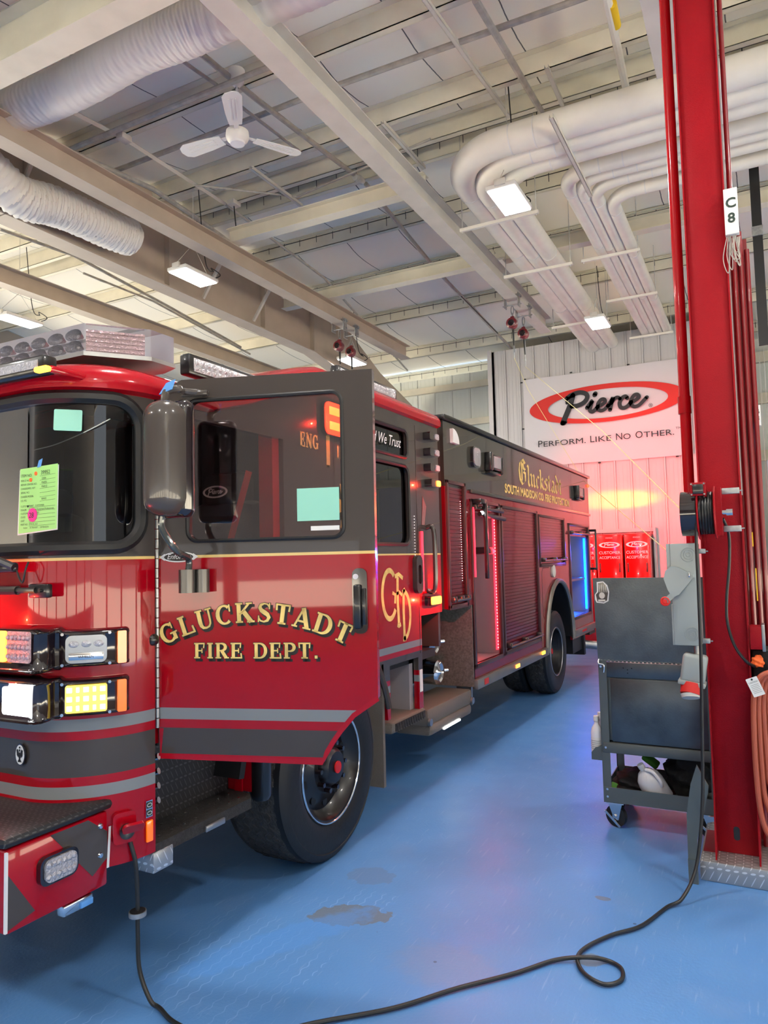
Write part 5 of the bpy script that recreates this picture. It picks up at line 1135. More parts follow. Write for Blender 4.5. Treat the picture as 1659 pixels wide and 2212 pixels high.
bm = newbm(); bx(bm, -4.3, -2.5, 2.2, 2.42, 2.60, 2.64); P('bar_tray', bm, 'letter_white', LB)
def small_bar(F, L, H, label, name='scene_light_bar', cols=14, lit='led_clear'):
    bm = newbm(); bx(bm, -0.03, L + 0.03, -0.018, H + 0.02, -0.06, 0.004, bev=0.012, M=F); o = P(name, bm, 'black_plastic', label=label)
    bm = newbm(); bx(bm, 0.0, L, 0.0, H, 0.0, 0.006, M=F)
    for i in range(cols):
        for j in range(2): sph(bm, (L * (i + 0.5) / cols, H * (0.27 + 0.46 * j), 0.004), min(L / cols, H / 2) * 0.42, (1, 1, 0.6), 8, M=F)
    P('light_lens', bm, lit, o); return o
small_bar(frame((-3.4, 1.80, 2.455), (1, 0, 0), (0, 0, 1)) , 1.0, 0.032, 'slim clear light bar above the windshield', 'brow_light_bar', 24)
small_bar(frame((-2.36, 2.60, 2.615), (0, 1, 0), (0, 0, 1)), 0.50, 0.065, 'clear scene light bar on the roof edge above the mirror', cols=12)
small_bar(frame((-2.38, 4.0, 2.895), (0, 1, 0), (0, 0, 1)), 0.80, 0.055, 'clear scene light bar on the raised roof edge', cols=16)
for q in ((-2.379,1.8,2.447), (-3.5, 1.80, 2.485), (-3.3, 1.80, 2.485)):
    bm = newbm(); box(bm, q, (0.07, 0.03, 0.022), bev=0.008); P('marker_lamp', bm, 'amber_lit')
bm = newbm(); box(bm, (-2.262, 2.42, 2.475), (0.03, 0.07, 0.024), bev=0.01); P('marker_lamp', bm, 'amber_lit')
bm = newbm(); box(bm, (-2.3,2.338,2.141), (0.03, 0.02, 0.055), bev=0.008); P('side_repeater', bm, 'amber_lit')

# ---------------------------------------------------------------- cab side details
def lightbox(y, z, w, h, lens, label, dep=0.035, par=T, name='warning_light', rim=0.008, half=False):
    bm = newbm(); prism(bm, rrect(y - w / 2, z - h / 2, y + w / 2, z + h / 2, min(w, h) * 0.25), FS, dep); o = P(name, bm, 'black_gloss', par, label=label)
    bm = newbm(); prism(bm, rrect(y - w / 2 + (rim if not half else w * 0.55), z - h / 2 + rim, y + w / 2 - rim, z + h / 2 - rim, min(w, h) * 0.2), FS @ Matrix.Translation((0, 0, dep)), 0.008); P('light_lens', bm, lens, o); return o
for k, z in enumerate((2.640, 2.515, 2.395)): lightbox(5.13, z, 0.17, 0.06, 'led_clear', 'clear warning light in the stack of four', 0.06, half=True)
lightbox(5.14, 2.275, 0.17, 0.06, 'red_hot', 'lit red warning light at the bottom of the stack', 0.06, half=True)
lightbox(5.10, 1.375, 0.20, 0.075, 'red_hot', 'lit red warning light beside the crew door', 0.05)
fl_ = lightbox(3.70, 2.545, 0.25, 0.21, 'red_lit', 'lit red flasher seen through the door window', 0.03)
bm = newbm(); [bx(bm, 3.62, 3.79, z, z + 0.05, 0.036, 0.044, bev=0.004, M=FS) for z in (2.475, 2.565)]; P('flasher_tube', bm, 'red_hot', fl_)
for y, z, e_ in ((5.14, 2.275, 4), (5.10, 1.375, 10), (3.70, 2.54, 6)):
    l_ = bpy.data.lights.new('flasher_light', 'POINT'); l_.energy = e_; l_.color = (1, 0.03, 0.01); l_.shadow_soft_size = 0.004; o_ = bpy.data.objects.new('flasher_light', l_); o_.location = (-2.13, y, z); S.collection.objects.link(o_)
bm = newbm()
F = FS @ Matrix.Translation((0, 0, 0.002)); serif_line(bm, F, 'ENG', 3.36, 2.345, 0.085, 0.75, 0.12); serif_line(bm, F, '1', 3.635, 2.255, 0.20, 0.45, 0.1); serif_line(bm, F, 'II', 3.76, 2.32, 0.085, 0.6, 0.2)
P('side_lettering', bm, 'gold_leaf', cs, smooth=0)
bm = newbm(); mal = []
for k in range(4):
    a = PI / 2 * k
    for r_, da in ((0.035, -0.785), (0.11, -0.42), (0.10, 0), (0.11, 0.42)): mal.append((3.83 + r_ * math.cos(a + da), 2.03 + 1.35 * r_ * math.sin(a + da)))
flatpoly(bm, F, mal); P('cross_emblem', bm, 'gold_leaf', cs, smooth=0)
bm = newbm(); flatpoly(bm, F @ Matrix.Translation((0, 0, 0.001)), ell(3.83, 2.03, 0.035, 0.05)); P('emblem_centre', bm, 'letter_black', cs, smooth=0)
# interlaced gold monogram
bm = newbm(); FM = FS @ Matrix.Translation((4.30, 1.23, 0.002))
def mono(bm, grow=0.0):
    def q(pts): return [(x * 0.60, z) for x, z in pts]
    G1 = [(p[0], p[1]) for p in ell(0.20, 0.225, 0.18, 0.165, 30, 50, 320)]
    nibs = ((G1, 0.036), ([(0.33, 0.16), (0.34, 0.22), (0.27, 0.235)], 0.026), ([(0.42, 0.02), (0.40, 0.18), (0.41, 0.34)], 0.036), ([(0.34, 0.345), (0.44, 0.36), (0.55, 0.33)], 0.030), ([(0.36, 0.22), (0.45, 0.235), (0.52, 0.21)], 0.024), ([(0.56, -0.10), (0.55, 0.08), (0.56, 0.22)], 0.036), ([(p[0], p[1]) for p in ell(0.56, 0.07, 0.17, 0.165, 20, 95, -95)], 0.034), ([(0.38, 0.01), (0.42, 0.0), (0.47, 0.01)], 0.03), ([(0.53, 0.23), (0.60, 0.25)], 0.03), ([(0.52, -0.10), (0.60, -0.10)], 0.03))
    for pts, w in nibs: ribbon(bm, FM, q(pts), w + grow)
mono(bm); P('monogram', bm, 'gold_leaf', cs, smooth=0)
# flags decal
bm = newbm(); FG = FS @ Matrix.Translation((4.98, 1.97, 0.002))
for k in range(7): ribbon(bm, FG, [(0.0 + 0.008 * k, -0.02 + 0.0 * k), (0.03 + 0.010 * k, 0.20 - 0.012 * k)], 0.006)
P('flag_decal', bm, 'flag_red', cs, smooth=0)
bm = newbm()
for k in range(6): ribbon(bm, FG, [(0.004 + 0.008 * k, -0.02), (0.035 + 0.010 * k, 0.19 - 0.012 * k)], 0.004, 0.0005)
P('flag_decal', bm, 'flag_white', cs, smooth=0)
# grab handles
bm = newbm(); tube(bm, smooth_path([(XR, 5.06, 1.93), (XR + 0.06, 5.06, 1.92), (XR + 0.07, 5.06, 1.7), (XR + 0.06, 5.06, 1.46), (XR, 5.06, 1.45)]), 0.018, 10); P('grab_rail', bm, 'gunmetal', label='vertical steel grab rail')
bm = newbm(); prism(bm, rrect(4.80, 1.44, 4.91, 1.72, 0.05), FS, 0.035, [rrect(4.83, 1.51, 4.885, 1.65, 0.025)]); P('crew_door_handle', bm, 'gunmetal')
bm = newbm()
for k in range(16): sph(bm, (XR + 0.006, 4.84, 1.68 + 0.022 * k), 0.0028, n=6)
P('glow_dots', bm, 'white_dots', cs)
bm = newbm(); bx(bm, XR + 0.001, XR + 0.012, 4.955, 4.978, 1.45, 1.90); P('painted_glow', bm, 'red_strip', cs, label='glowing strip imitating the red glow beside the grab rail')  # emissive strip stands in for red glow reflected by the paint
# crew steps, flap and pump area
bm = newbm(); bx(bm, XR - 0.36, XR - 0.33, 4.38, 4.9, 0.55, 1.0); P('step_well', bm, 'black_treadplate', smooth=0)
bm = newbm(); bx(bm, XR - 0.33, XR - 0.05, 4.80, 4.86, 0.56, 0.97); P('step_pillar', bm, 'comp_grey', smooth=0)
bm = newbm(); bx(bm, XR - 0.33, XR - 0.27, 4.62, 4.74, 0.56, 0.97); P('step_post', bm, 'red_paint', smooth=0)
bm = newbm(); bx(bm, XR - 0.35, XR + 0.02, 4.38, 4.93, 0.52, 0.60, bev=0.02); st2 = P('crew_step', bm, 'tan_step')
bm = newbm(); bx(bm, XR + 0.02, XR + 0.026, 4.42, 4.90, 0.535, 0.585)
for k in range(12): bx(bm, -0.006, 0.006, 0, 0.055, 0, 0.004, M=frame((XR + 0.026, 4.45 + 0.038 * k, 0.533), (0, 1, 0.35), (0, -0.35, 1)))
P('step_edge', bm, 'step_grip', st2, smooth=0)
bm = newbm(); bx(bm, XR - 0.36, XR + 0.0, 4.28, 4.31, 0.20, 1.0); P('mud_flap', bm, 'tan_step', smooth=0)
bm = newbm(); box(bm, (XR + 0.003, 4.895, 0.80), (0.004, 0.045, 0.16)); P('warning_plate', bm, 'paper_white', cs, smooth=0)
bm = newbm(); bx(bm, -4.6, -2.66, 5.34, 5.46, 0.7, 2.7); bx(bm, -4.6, -2.72, 5.34, 6.0, 0.6, 1.3); P('pump_house', bm, 'black_gloss', smooth=0)
for (xx, y, z), r_ in (((-2.46,5.588,0.992), 0.105), ((-2.44,5.612,0.745), 0.10)):
    F = frame((xx, y, z), (0, 1, 0), (0, 0, 1)); bm = newbm(); lathe(bm, [(r_, -0.1), (r_, 0), (r_ * 0.85, 0.012), (r_ * 0.7, 0.0), (r_ * 0.3, 0.01), (0.001, 0.03)], F, 28); g_ = P('intake_cap', bm, 'chrome')
    bm = newbm(); cyl(bm, F @ Vector((-r_ * 0.9, 0, 0.01)), F @ Vector((-r_ * 1.25, 0, 0.03)), 0.016, 10); cyl(bm, F @ Vector((r_ * 0.9, 0, 0.01)), F @ Vector((r_ * 1.25, 0, 0.03)), 0.016, 10); P('cap_lug', bm, 'chrome', g_)
bm = newbm(); bx(bm, XR - 0.34, XR + 0.0, 5.00, 5.93, 0.44, 0.565, bev=0.02); bx(bm, XR - 0.30, XR + 0.01, 5.02, 5.90, 0.36, 0.45, bev=0.03); pb = P('pump_step', bm, 'tan_step')
bm = newbm()
for y in (5.02, 5.91): cyl(bm, (XR - 0.0, y, 0.47), (XR + 0.02, y, 0.47), 0.028, 16)
P('step_pivot', bm, 'steel', pb)
bm = newbm(); bx(bm, XR + 0.0, XR + 0.012, 5.28, 5.62, 0.362, 0.375); P('step_light', bm, 'white_lit', pb, label='lit white strip light')
bm = newbm(); bx(bm, XR - 0.2, XR - 0.17, 6.10, 6.14, 0.36, 0.56); bx(bm, XR - 0.19, XR - 0.05, 6.05, 6.08, 0.40, 0.56); P('hanger_bracket', bm, 'steel')

# ---------------------------------------------------------------- body
H1 = (6.05, 0.76, 6.78, 2.185); H2 = (6.88, 0.77, 8.13, 2.175); H3 = (8.25, 1.60, 9.42, 2.145); H4 = (9.72, 0.86, 10.90, 2.09)
rc = lambda H: [(H[0], H[1]), (H[2], H[1]), (H[2], H[3]), (H[0], H[3])]
arch2 = [(9.03 + 0.67 * math.cos(R(a)), 0.62 + 0.76 * math.sin(R(a))) for a in range(180, -1, -10)]
bo = [(6.0, 0.57), (8.36, 0.57)] + arch2 + [(9.70, 0.57), (11.06, 0.57), (11.06, 2.84), (5.45, 2.84), (5.45, 1.28), (6.0, 1.28)]
bm = newbm(); prism(bm, bo, FS, -0.03, [rc(H1), rc(H2), rc(H3), rc(H4), rc((5.50, 1.31, 5.87, 2.31))]); bd = P('body_side', bm, 'body_paint_shaded', smooth=20)
bm = newbm(); prism(bm, [(5.45, 0.57), (11.06, 0.57), (11.06, 2.84), (5.45, 2.84)], frame((XL_, 0, 0), (0, 1, 0), (0, 0, 1)), 0.03); P('body_side', bm, 'body_paint_shaded', smooth=0)
bm = newbm(); bx(bm, XL_, XR - 0.01, 5.45, 5.48, 1.28, 2.84); P('body_front_wall', bm, 'brown_paint', smooth=0)
bm = newbm(); bx(bm, XL_, XR - 0.005, 11.03, 11.06, 0.6, 2.84); P('body_rear_wall', bm, 'red_paint', smooth=0)
bm = newbm(); bx(bm, XL_, XR, 5.45, 11.06, 2.83, 2.85); P('body_top', bm, 'brown_paint', smooth=0)
bm = newbm(); bx(bm, XR - 0.10, XR + 0.03, 5.42, 11.08, 2.835, 2.875, bev=0.008); bx(bm, XR - 0.55, XR - 0.05, 5.7, 10.9, 2.875, 2.92, bev=0.01); P('roof_edge', bm, 'black_plastic')
bm = newbm(); bx(bm, XR - 0.002, XR + 0.025, 6.02, 11.05, 2.265, 2.30, bev=0.008); P('drip_rail', bm, 'brown_paint')
bm = newbm(); bx(bm, -3.4, XR, 5.99, 6.02, 0.57, 1.28); P('body_lower_front', bm, 'lower_panel', smooth=0, label='brushed metal lower front panel')
bm = newbm(); bx(bm, XR - 0.02, XR + 0.035, 6.0, 8.38, 0.545, 0.635, bev=0.008); rb = P('rub_rail', bm, 'brushed_aluminium')
bm = newbm(); bx(bm, XR - 0.02, XR + 0.035, 9.70, 11.06, 0.60, 0.69, bev=0.008); P('rub_rail', bm, 'brushed_aluminium')
bm = newbm(); bx(bm, XR + 0.035, XR + 0.045, 7.08, 7.20, 0.575, 0.61, bev=0.003); P('rail_lamp', bm, 'red_hot', rb, label='lit red rail lamp')
bm = newbm(); bx(bm, XR + 0.035, XR + 0.045, 8.06, 8.17, 0.585, 0.62, bev=0.003); P('rail_lamp', bm, 'amber_lit', rb, label='lit amber rail lamp')
bm = newbm(); bx(bm, XR + 0.035, XR + 0.04, 6.16, 6.26, 0.565, 0.615); bx(bm, XR + 0.035, XR + 0.04, 10.15, 10.4, 0.63, 0.66); P('rail_reflector', bm, 'banner_red', rb)
bm = newbm(); tube(bm, [(XR + 0.015, y, z) for y, z in [(8.36, 0.57)] + arch2 + [(9.70, 0.6)]], 0.03, 8); P('rear_fender_rim', bm, 'brushed_aluminium')
bm = newbm(); prism(bm, arch2 + [(9.69, 0.57), (9.69, 0.55), (8.36, 0.55)], frame((XR - 0.04, 0, 0), (0, 1, 0), (0, 0, 1)), 0.001) if False else bx(bm, -3.05, -2.95, 8.3, 9.75, 0.5, 1.4); prism(bm, [(9.03 + 0.69 * math.cos(R(a)), 0.62 + 0.78 * math.sin(R(a))) for a in range(180, -1, -10)] + [(9.03 + 0.66 * math.cos(R(a)), 0.62 + 0.75 * math.sin(R(a))) for a in range(0, 181, 10)], frame((-3.0, 0, 0), (0, 1, 0), (0, 0, 1)), 0.72); P('wheel_well', bm, 'rubber_seal')
def trimf(H, m='steel_grey'):
    bm = newbm(); y0, z0, y1, z1 = H
    for a, b_, c, d in ((y0 - 0.03, y0 + 0.01, z0 - 0.03, z1 + 0.03), (y1 - 0.01, y1 + 0.03, z0 - 0.03, z1 + 0.03)): bx(bm, XR - 0.02, XR + 0.014, a, b_, c, d, bev=0.004)
    bx(bm, XR - 0.02, XR + 0.014, y0 - 0.03, y1 + 0.03, z0 - 0.04, z0, bev=0.004); bx(bm, XR - 0.02, XR + 0.014, y0 - 0.03, y1 + 0.03, z1, z1 + 0.03, bev=0.004); return P('door_frame', bm, m, bd)
def shutter(H, label, m='shutter_paint', pitch=0.033, bar=True):
    y0, z0, y1, z1 = H; bm = newbm(); z = z0; rows = []
    while z < z1:
        rows += [(z, 0.0), (z + pitch * 0.78, 0.002), (z + pitch * 0.86, -0.007), (z + pitch * 0.98, -0.007)]; z += pitch
    A = None
    for zz, dx in rows:
        zz = min(zz, z1); B = (bm.verts.new((XR - 0.012 + dx, y0 + 0.012, zz)), bm.verts.new((XR - 0.012 + dx, y1 - 0.012, zz)))
        if A: bm.faces.new((A[0], A[1], B[1], B[0]))
        A = B
    s_ = P('roller_shutter', bm, m, label=label, smooth=0)
    if bar:
        bm = newbm(); cyl(bm, (XR + 0.045, y0 + 0.03, z0 + 0.035), (XR + 0.045, y1 - 0.03, z0 + 0.035), 0.013, 8)
        for f in (0.06, 0.5, 0.94):
            y = y0 + (y1 - y0) * f; box(bm, (XR + 0.015, y, z0 + 0.045), (0.07, 0.06, 0.05), bev=0.012)
        P('lift_bar', bm, 'gunmetal', s_)
    return s_
def steelmat(): pass
for H in (H1, H2, H3, H4, (5.50, 1.31, 5.87, 2.31)): trimf(H, 'trim_red' if False else 'frame_metal')
shutter((5.50, 1.31, 5.87, 2.31), 'narrow roller shutter beside the cab'); shutter(H2, 'tall closed roller shutter'); shutter(H3, 'short roller shutter above the rear wheel')
shutter((9.72, 1.95, 10.90, 2.09), 'nearly raised roller shutter of the blue-lit compartment')
shutter((6.05, 2.10, 6.78, 2.185), 'raised roller shutter of the red-lit compartment')
def comp(H, m, depth=0.65, name='compartment'):
    y0, z0, y1, z1 = H; bm = newbm(); x0 = XR - depth
    bx(bm, x0, x0 + 0.01, y0, y1, z0, z1); bx(bm, x0, XR - 0.03, y0 - 0.01, y0, z0, z1); bx(bm, x0, XR - 0.03, y1, y1 + 0.01, z0, z1); bx(bm, x0, XR - 0.03, y0, y1, z0 - 0.01, z0); bx(bm, x0, XR - 0.03, y0, y1, z1, z1 + 0.01)
    return P(name, bm, m, smooth=0)
k1 = comp(H1, 'comp_grey'); k4 = comp(H4, 'comp_grey')
bm = newbm(); bx(bm, XR - 0.045, XR - 0.03, 6.735, 6.765, 0.80, 2.08); P('red_strip_light', bm, 'red_strip', k1, label='lit red strip light')
bm = newbm()
for k in range(42): sph(bm, (XR - 0.028, 6.75, 0.82 + 0.030 * k), 0.0045, n=6)
P('diode_row', bm, 'white_dots', k1)
bm = newbm(); bx(bm, XR - 0.03, XR + 0.022, 6.055, 6.075, 1.52, 2.14); P('red_strip_light', bm, 'red_strip', k1, label='lit red bar at the front edge')
bm = newbm(); bx(bm, XR - 0.06, XR - 0.04, 10.84, 10.87, 0.9, 1.93); P('blue_strip_light', bm, 'blue_lit', k4, label='lit blue strip light')
for y, z, sz, col, en in ((6.70, 1.45, 1.1, (1, 0.03, 0.05), 7), (10.75, 1.4, 1.0, (0.0, 0.08, 1.0), 16)):
    l_ = bpy.data.lights.new('strip_glow', 'AREA'); l_.shape = 'RECTANGLE'; l_.size = 0.03; l_.size_y = sz; l_.energy = en; l_.color = col
    o_ = bpy.data.objects.new('strip_glow', l_); o_.location = (XR - 0.08, y, z); o_.rotation_euler = (PI / 2, 0, R(25)); S.collection.objects.link(o_)
    o_.rotation_euler = Vector((-0.45, -1, 0)).to_track_quat('-Z', 'Z').to_euler()
bm = newbm(); bx(bm, XR - 0.6, XR - 0.05, 9.74, 10.88, 1.33, 1.36); P('shelf', bm, 'brushed_aluminium', k4, smooth=0)
bm = newbm()
for k in range(34): sph(bm, (XR - 0.004, 5.80, 1.50 + 0.0205 * k), 0.0034, n=6)
P('glow_dots', bm, 'white_dots', bd)  # dotted reflection at the shutter, made as glowing beads
# folding arm at the red compartment
bm = newbm(); bx(bm, XR + 0.07, XR + 0.10, 6.16, 6.21, 1.50, 2.20, bev=0.006); bx(bm, XR, XR + 0.10, 6.05, 6.20, 2.17, 2.215, bev=0.01); cyl(bm, (XR + 0.06, 6.2, 2.13), (XR + 0.06, 6.75, 2.13), 0.018, 10); cyl(bm, (XR + 0.06, 6.1, 2.08), (XR + 0.06, 6.80, 2.06), 0.022, 10); P('folding_arm', bm, 'black_plastic')
bm = newbm(); sph(bm, (XR + 0.075, 6.12, 2.09), 0.018); P('arm_lamp', bm, 'white_lit')
bm = newbm(); bx(bm, XR - 0.2, XR + 0.02, 6.45, 6.62, 1.72, 1.79, bev=0.02); P('tool_bracket', bm, 'cord_black')
bm = newbm(); cyl(bm, (XR + 0.09, 11.02, 2.05), (XR + 0.09, 11.02, 1.48), 0.014, 8); cyl(bm, (XR, 11.02, 2.05), (XR + 0.10, 11.02, 2.05), 0.018, 8); cyl(bm, (XR, 11.02, 1.48), (XR + 0.10, 11.02, 1.48), 0.018, 8); P('rear_hand_rail', bm, 'black_plastic')
bm = newbm(); cyl(bm, FS @ Vector((8.80, 1.50, 0)), FS @ Vector((8.80, 1.50, 0.02)), 0.075, 24); P('fuel_cap', bm, 'steel_grey')
bm = newbm(); ribbon(bm, FS, [(8.36, 0.95), (8.30, 1.0), (8.30, 1.5), (8.36, 1.55), (8.62, 1.55)], 0.008, 0.002); ribbon(bm, FS, [(9.62, 0.8), (9.66, 1.3), (9.6, 1.5)], 0.006, 0.002); P('access_panel_gap', bm, 'letter_black', bd, smooth=0)
# body lights
lightbox(6.16, 2.60, 0.19, 0.19, 'led_clear', 'square clear flood light', 0.03, name='flood_light', rim=0.014)
for y, z in ((6.62, 2.585), (10.30, 2.56)):
    bm = newbm(); bx(bm, XR, XR + 0.07, y - 0.17, y - 0.12, z - 0.08, z + 0.10, bev=0.01); bx(bm, XR, XR + 0.07, y + 0.15, y + 0.18, z - 0.09, z + 0.08, bev=0.01); bx(bm, XR, XR + 0.05, y - 0.15, y + 0.16, z - 0.105, z - 0.075, bev=0.01); bx(bm, XR + 0.03, XR + 0.06, y - 0.13, y + 0.15, z - 0.065, z + 0.085, bev=0.01); o = P('scene_light', bm, 'black_plastic', label='black-framed scene light')
    bm = newbm(); bx(bm, XR + 0.06, XR + 0.066, y - 0.08, y + 0.12, z - 0.045, z + 0.065); P('light_lens', bm, 'led_clear', o)
bm = newbm(); prism(bm, [(5.60, 2.66), (5.60, 2.78)] + [(5.60 + 0.14 * math.sin(R(a)), 2.66 + 0.12 * math.cos(R(a))) for a in (15, 30, 45, 60, 75, 90)], FS, 0.03); P('dome_light', bm, 'letter_white')
# rear flashers that throw the glow on the back wall
for x, z in ((-2.40, 2.62), (-2.40, 1.55)):
    bm = newbm(); bx(bm, x - 0.10, x + 0.10, 11.06, 11.10, z - 0.05, z + 0.05, bev=0.01); P('rear_flasher', bm, 'red_lit', label='lit red rear flasher')
bm = newbm(); bx(bm, XR - 0.05, XR + 0.02, 10.98, 11.07, 2.70, 2.74, bev=0.005); P('marker_lamp', bm, 'red_lit')
def spot(loc, tgt, en, col, ang, blend, size=0.03, sc=None):
    l_ = bpy.data.lights.new('rear_flasher_beam', 'SPOT'); l_.energy = en; l_.color = col; l_.spot_size = R(ang); l_.spot_blend = blend; l_.shadow_soft_size = size
    o_ = bpy.data.objects.new('rear_flasher_beam', l_); o_.location = loc; o_.rotation_euler = (Vector(tgt) - Vector(loc)).to_track_quat('-Z', 'Y').to_euler(); S.collection.objects.link(o_)
    if sc: o_.scale = sc
    return o_
spot((-2.40, 11.16, 2.62), (-2.25, 14.48, 2.74), 700, (1.0, 0.03, 0.0), 46, 1.0, sc=(3.0, 0.40, 1))
spot((-2.40, 11.16, 2.62), (-2.5, 14.48, 2.74), 800, (1.0, 0.42, 0.0), 14, 0.8, sc=(2.6, 0.55, 1))
spot((-2.40, 11.16, 2.62), (-1.9, 14.48, 2.7), 750, (1.0, 0.006, 0.02), 80, 1.0)
spot((-2.40, 11.16, 1.55), (-2.1, 14.48, 1.75), 420, (1.0, 0.010, 0.01), 60, 0.9, sc=(1.6, 0.7, 1))
# blackletter name and county line
BLK_G = {
 'G': (0.95, [[(0.80, 0.86), (0.55, 1.0), (0.25, 0.86), (0.14, 0.55), (0.22, 0.18), (0.48, 0.0), (0.78, 0.14), (0.80, 0.46), (0.62, 0.52)], [(0.42, 0.90), (0.42, 0.12)], [(0.56, 0.86), (0.60, 0.66), (0.80, 0.60)]]),
 'l': (0.38, [[(0.10, 0.98), (0.20, 0.90), (0.20, 0.10), (0.32, 0.0)]]),
 'u': (0.62, [[(0.08, 0.62), (0.17, 0.54), (0.17, 0.12), (0.28, 0.02), (0.44, 0.14)], [(0.38, 0.62), (0.47, 0.54), (0.47, 0.10), (0.57, 0.02)]]),
 'c': (0.50, [[(0.45, 0.52), (0.32, 0.62), (0.16, 0.50), (0.16, 0.14), (0.30, 0.0), (0.46, 0.12)]]),
 'k': (0.58, [[(0.10, 0.98), (0.18, 0.90), (0.18, 0.02)], [(0.20, 0.42), (0.40, 0.60), (0.44, 0.46), (0.24, 0.36), (0.42, 0.12), (0.54, 0.02)]]),
 's': (0.50, [[(0.44, 0.54), (0.30, 0.63), (0.15, 0.50), (0.20, 0.38), (0.40, 0.28), (0.42, 0.12), (0.28, 0.0), (0.10, 0.10)]]),
 't': (0.44, [[(0.20, 0.82), (0.20, 0.12), (0.32, 0.0), (0.42, 0.10)], [(0.06, 0.60), (0.40, 0.60)]]),
 'a': (0.58, [[(0.12, 0.52), (0.28, 0.63), (0.44, 0.52), (0.44, 0.10), (0.54, 0.0)], [(0.44, 0.36), (0.18, 0.28), (0.14, 0.12), (0.26, 0.0), (0.44, 0.14)]]),
 'd': (0.60, [[(0.16, 0.98), (0.34, 0.74), (0.50, 0.50), (0.50, 0.16), (0.30, 0.0), (0.14, 0.14), (0.14, 0.46), (0.32, 0.60), (0.46, 0.52)]]),
}
bm = newbm(); y = 7.50; hh = 0.235; zb0 = 2.475
for ch in 'Gluckstadt':
    adv, ss = BLK_G[ch]
    for s_ in ss: nib(bm, FS, [(y + px * hh * 1.45, zb0 + pz * hh * (1.18 if ch == 'G' else 1)) for px, pz in s_], 0.024, 0.012, 0.002)
    y += adv * hh * 1.45
P('blackletter_name', bm, 'gold_leaf', bd, smooth=0)
bm = newbm(); plain(bm, FS, 'SOUTH MADISON CO. FIRE PROTECTION', 0.125, 7.03, 2.345, fit=(7.03, 9.80), z=0.002, bold=0.005); P('county_lettering', bm, 'gold_leaf', bd, smooth=0)
# tail
bm = newbm(); bx(bm, -2.75, XR - 0.02, 10.45, 10.55, 0.28, 0.60); bx(bm, -2.55, XR - 0.05, 9.9, 10.5, 0.36, 0.6); P('rear_mud_flap', bm, 'rubber_seal', smooth=0)
bm = newbm(); cyl(bm, (-2.62, 10.7, 0.42), (-2.15, 10.9, 0.36), 0.06, 16, cap=False); cyl(bm, (-2.62, 10.7, 0.42), (-2.15, 10.9, 0.36), 0.055, 16, cap=False); P('exhaust_pipe', bm, 'steel')
bm = newbm(); bx(bm, XL_ + 0.1, XR - 0.05, 11.0, 11.4, 0.5, 0.6); P('tail_board', bm, 'black_treadplate', smooth=0)

# ================================================================ PAPERS AND TAPE ON THE TRUCK
F = frame((-2.62, 1.885, 0), (1, 0, 0), (0, 0, 1))
t = thing('work_order_sheet', 'yellow-green printed sheet in a sleeve taped to the windshield', 'paper', (-2.51, 1.885, 1.83))
bm = newbm(); prism(bm, [(-0.012, 1.828), (0.222, 1.842), (0.228, 2.094), (0.0, 2.088)], F, 0.002); obj('sleeve', bm, 'paper_white', t, smooth=0)
bm = newbm(); prism(bm, [(-0.004, 1.834), (0.220, 1.846), (0.226, 2.098), (0.005, 2.092)], F @ Matrix.Translation((0, 0, 0.003)), 0.001); obj('sheet', bm, 'paper_green', t, smooth=0)
bm = newbm(); F5 = F @ Matrix.Translation((0, 0, 0.006))
plain(bm, F5, 'ITEM NO.', 0.016, 0.012, 2.058); plain(bm, F5, '39952', 0.022, 0.130, 2.062)
for k, (a, b_) in enumerate((('PIERCE NO.', '12004'), ('REPAIR CENTER NO.', 'F06055'), ('CHASSIS/MFG. KEY', 'F0601Z'), ('SERIAL NO.', ''), ('CHASSIS MODEL', ''), ('CO. PO.', 'SERIES'))):
    plain(bm, F5, a, 0.0105, 0.012, 2.040 - 0.016 * k); plain(bm, F5, b_, 0.0105, 0.135, 2.043 - 0.016 * k)
for k, (a, b_) in enumerate((('CUSTOMER', 'PAINT   CUSTOMER'), ('DEALER', 'Emergency Equipment Professionals'), ('CUSTOMER', 'Gluckstadt FD'), ('STATE', 'MS'), ('UNIT', 'Pumper'), ('PART NO.', 'STOCK: A/S'))):
    plain(bm, F5, a, 0.010, 0.012, 1.938 - 0.0145 * k); plain(bm, F5, b_, 0.010, 0.062, 1.938 - 0.0145 * k)
for k in range(7): ribbon(bm, F5, [(0.125, 2.056 - 0.0165 * k), (0.215, 2.060 - 0.0165 * k)], 0.0009)
for k in range(6): ribbon(bm, F5, [(0.062, 1.934 - 0.0145 * k), (0.215, 1.937 - 0.0145 * k)], 0.0009)
plain(bm, F5, 'RUSH      IN TRANSIT      EXTENSION', 0.009, 0.03, 1.852); flatpoly(bm, F5, rrect(0.052, 1.936, 0.058, 1.944, 0.001)); obj('print', bm, 'ink', t, smooth=0)
bm = newbm(); cyl(bm, F @ Vector((0.082, 1.905, 0.004)), F @ Vector((0.082, 1.905, 0.0065)), 0.027, 24); dd = obj('pink_sticker', bm, 'pink_dot', t)
bm = newbm(); plain(bm, F, '28', 0.030, 0.062, 1.894, z=0.0075, shear=0.1); obj('sticker_number', bm, 'ink', dd, smooth=0)
bm = newbm(); cyl(bm, F @ Vector((0.10, 2.068, 0.004)), F @ Vector((0.10, 2.068, 0.006)), 0.008, 16); cyl(bm, F @ Vector((0.07, 2.045, 0.004)), F @ Vector((0.07, 2.045, 0.0062)), 0.008, 16); obj('orange_sticker', bm, 'orange_glove', t)
bm = newbm(); prism(bm, [(0.108, 2.09), (0.130, 2.093), (0.140, 2.125), (0.118, 2.118)], F @ Matrix.Translation((0, 0, 0.005)), 0.001); obj('tape', bm, 'tape_blue', t, smooth=0)
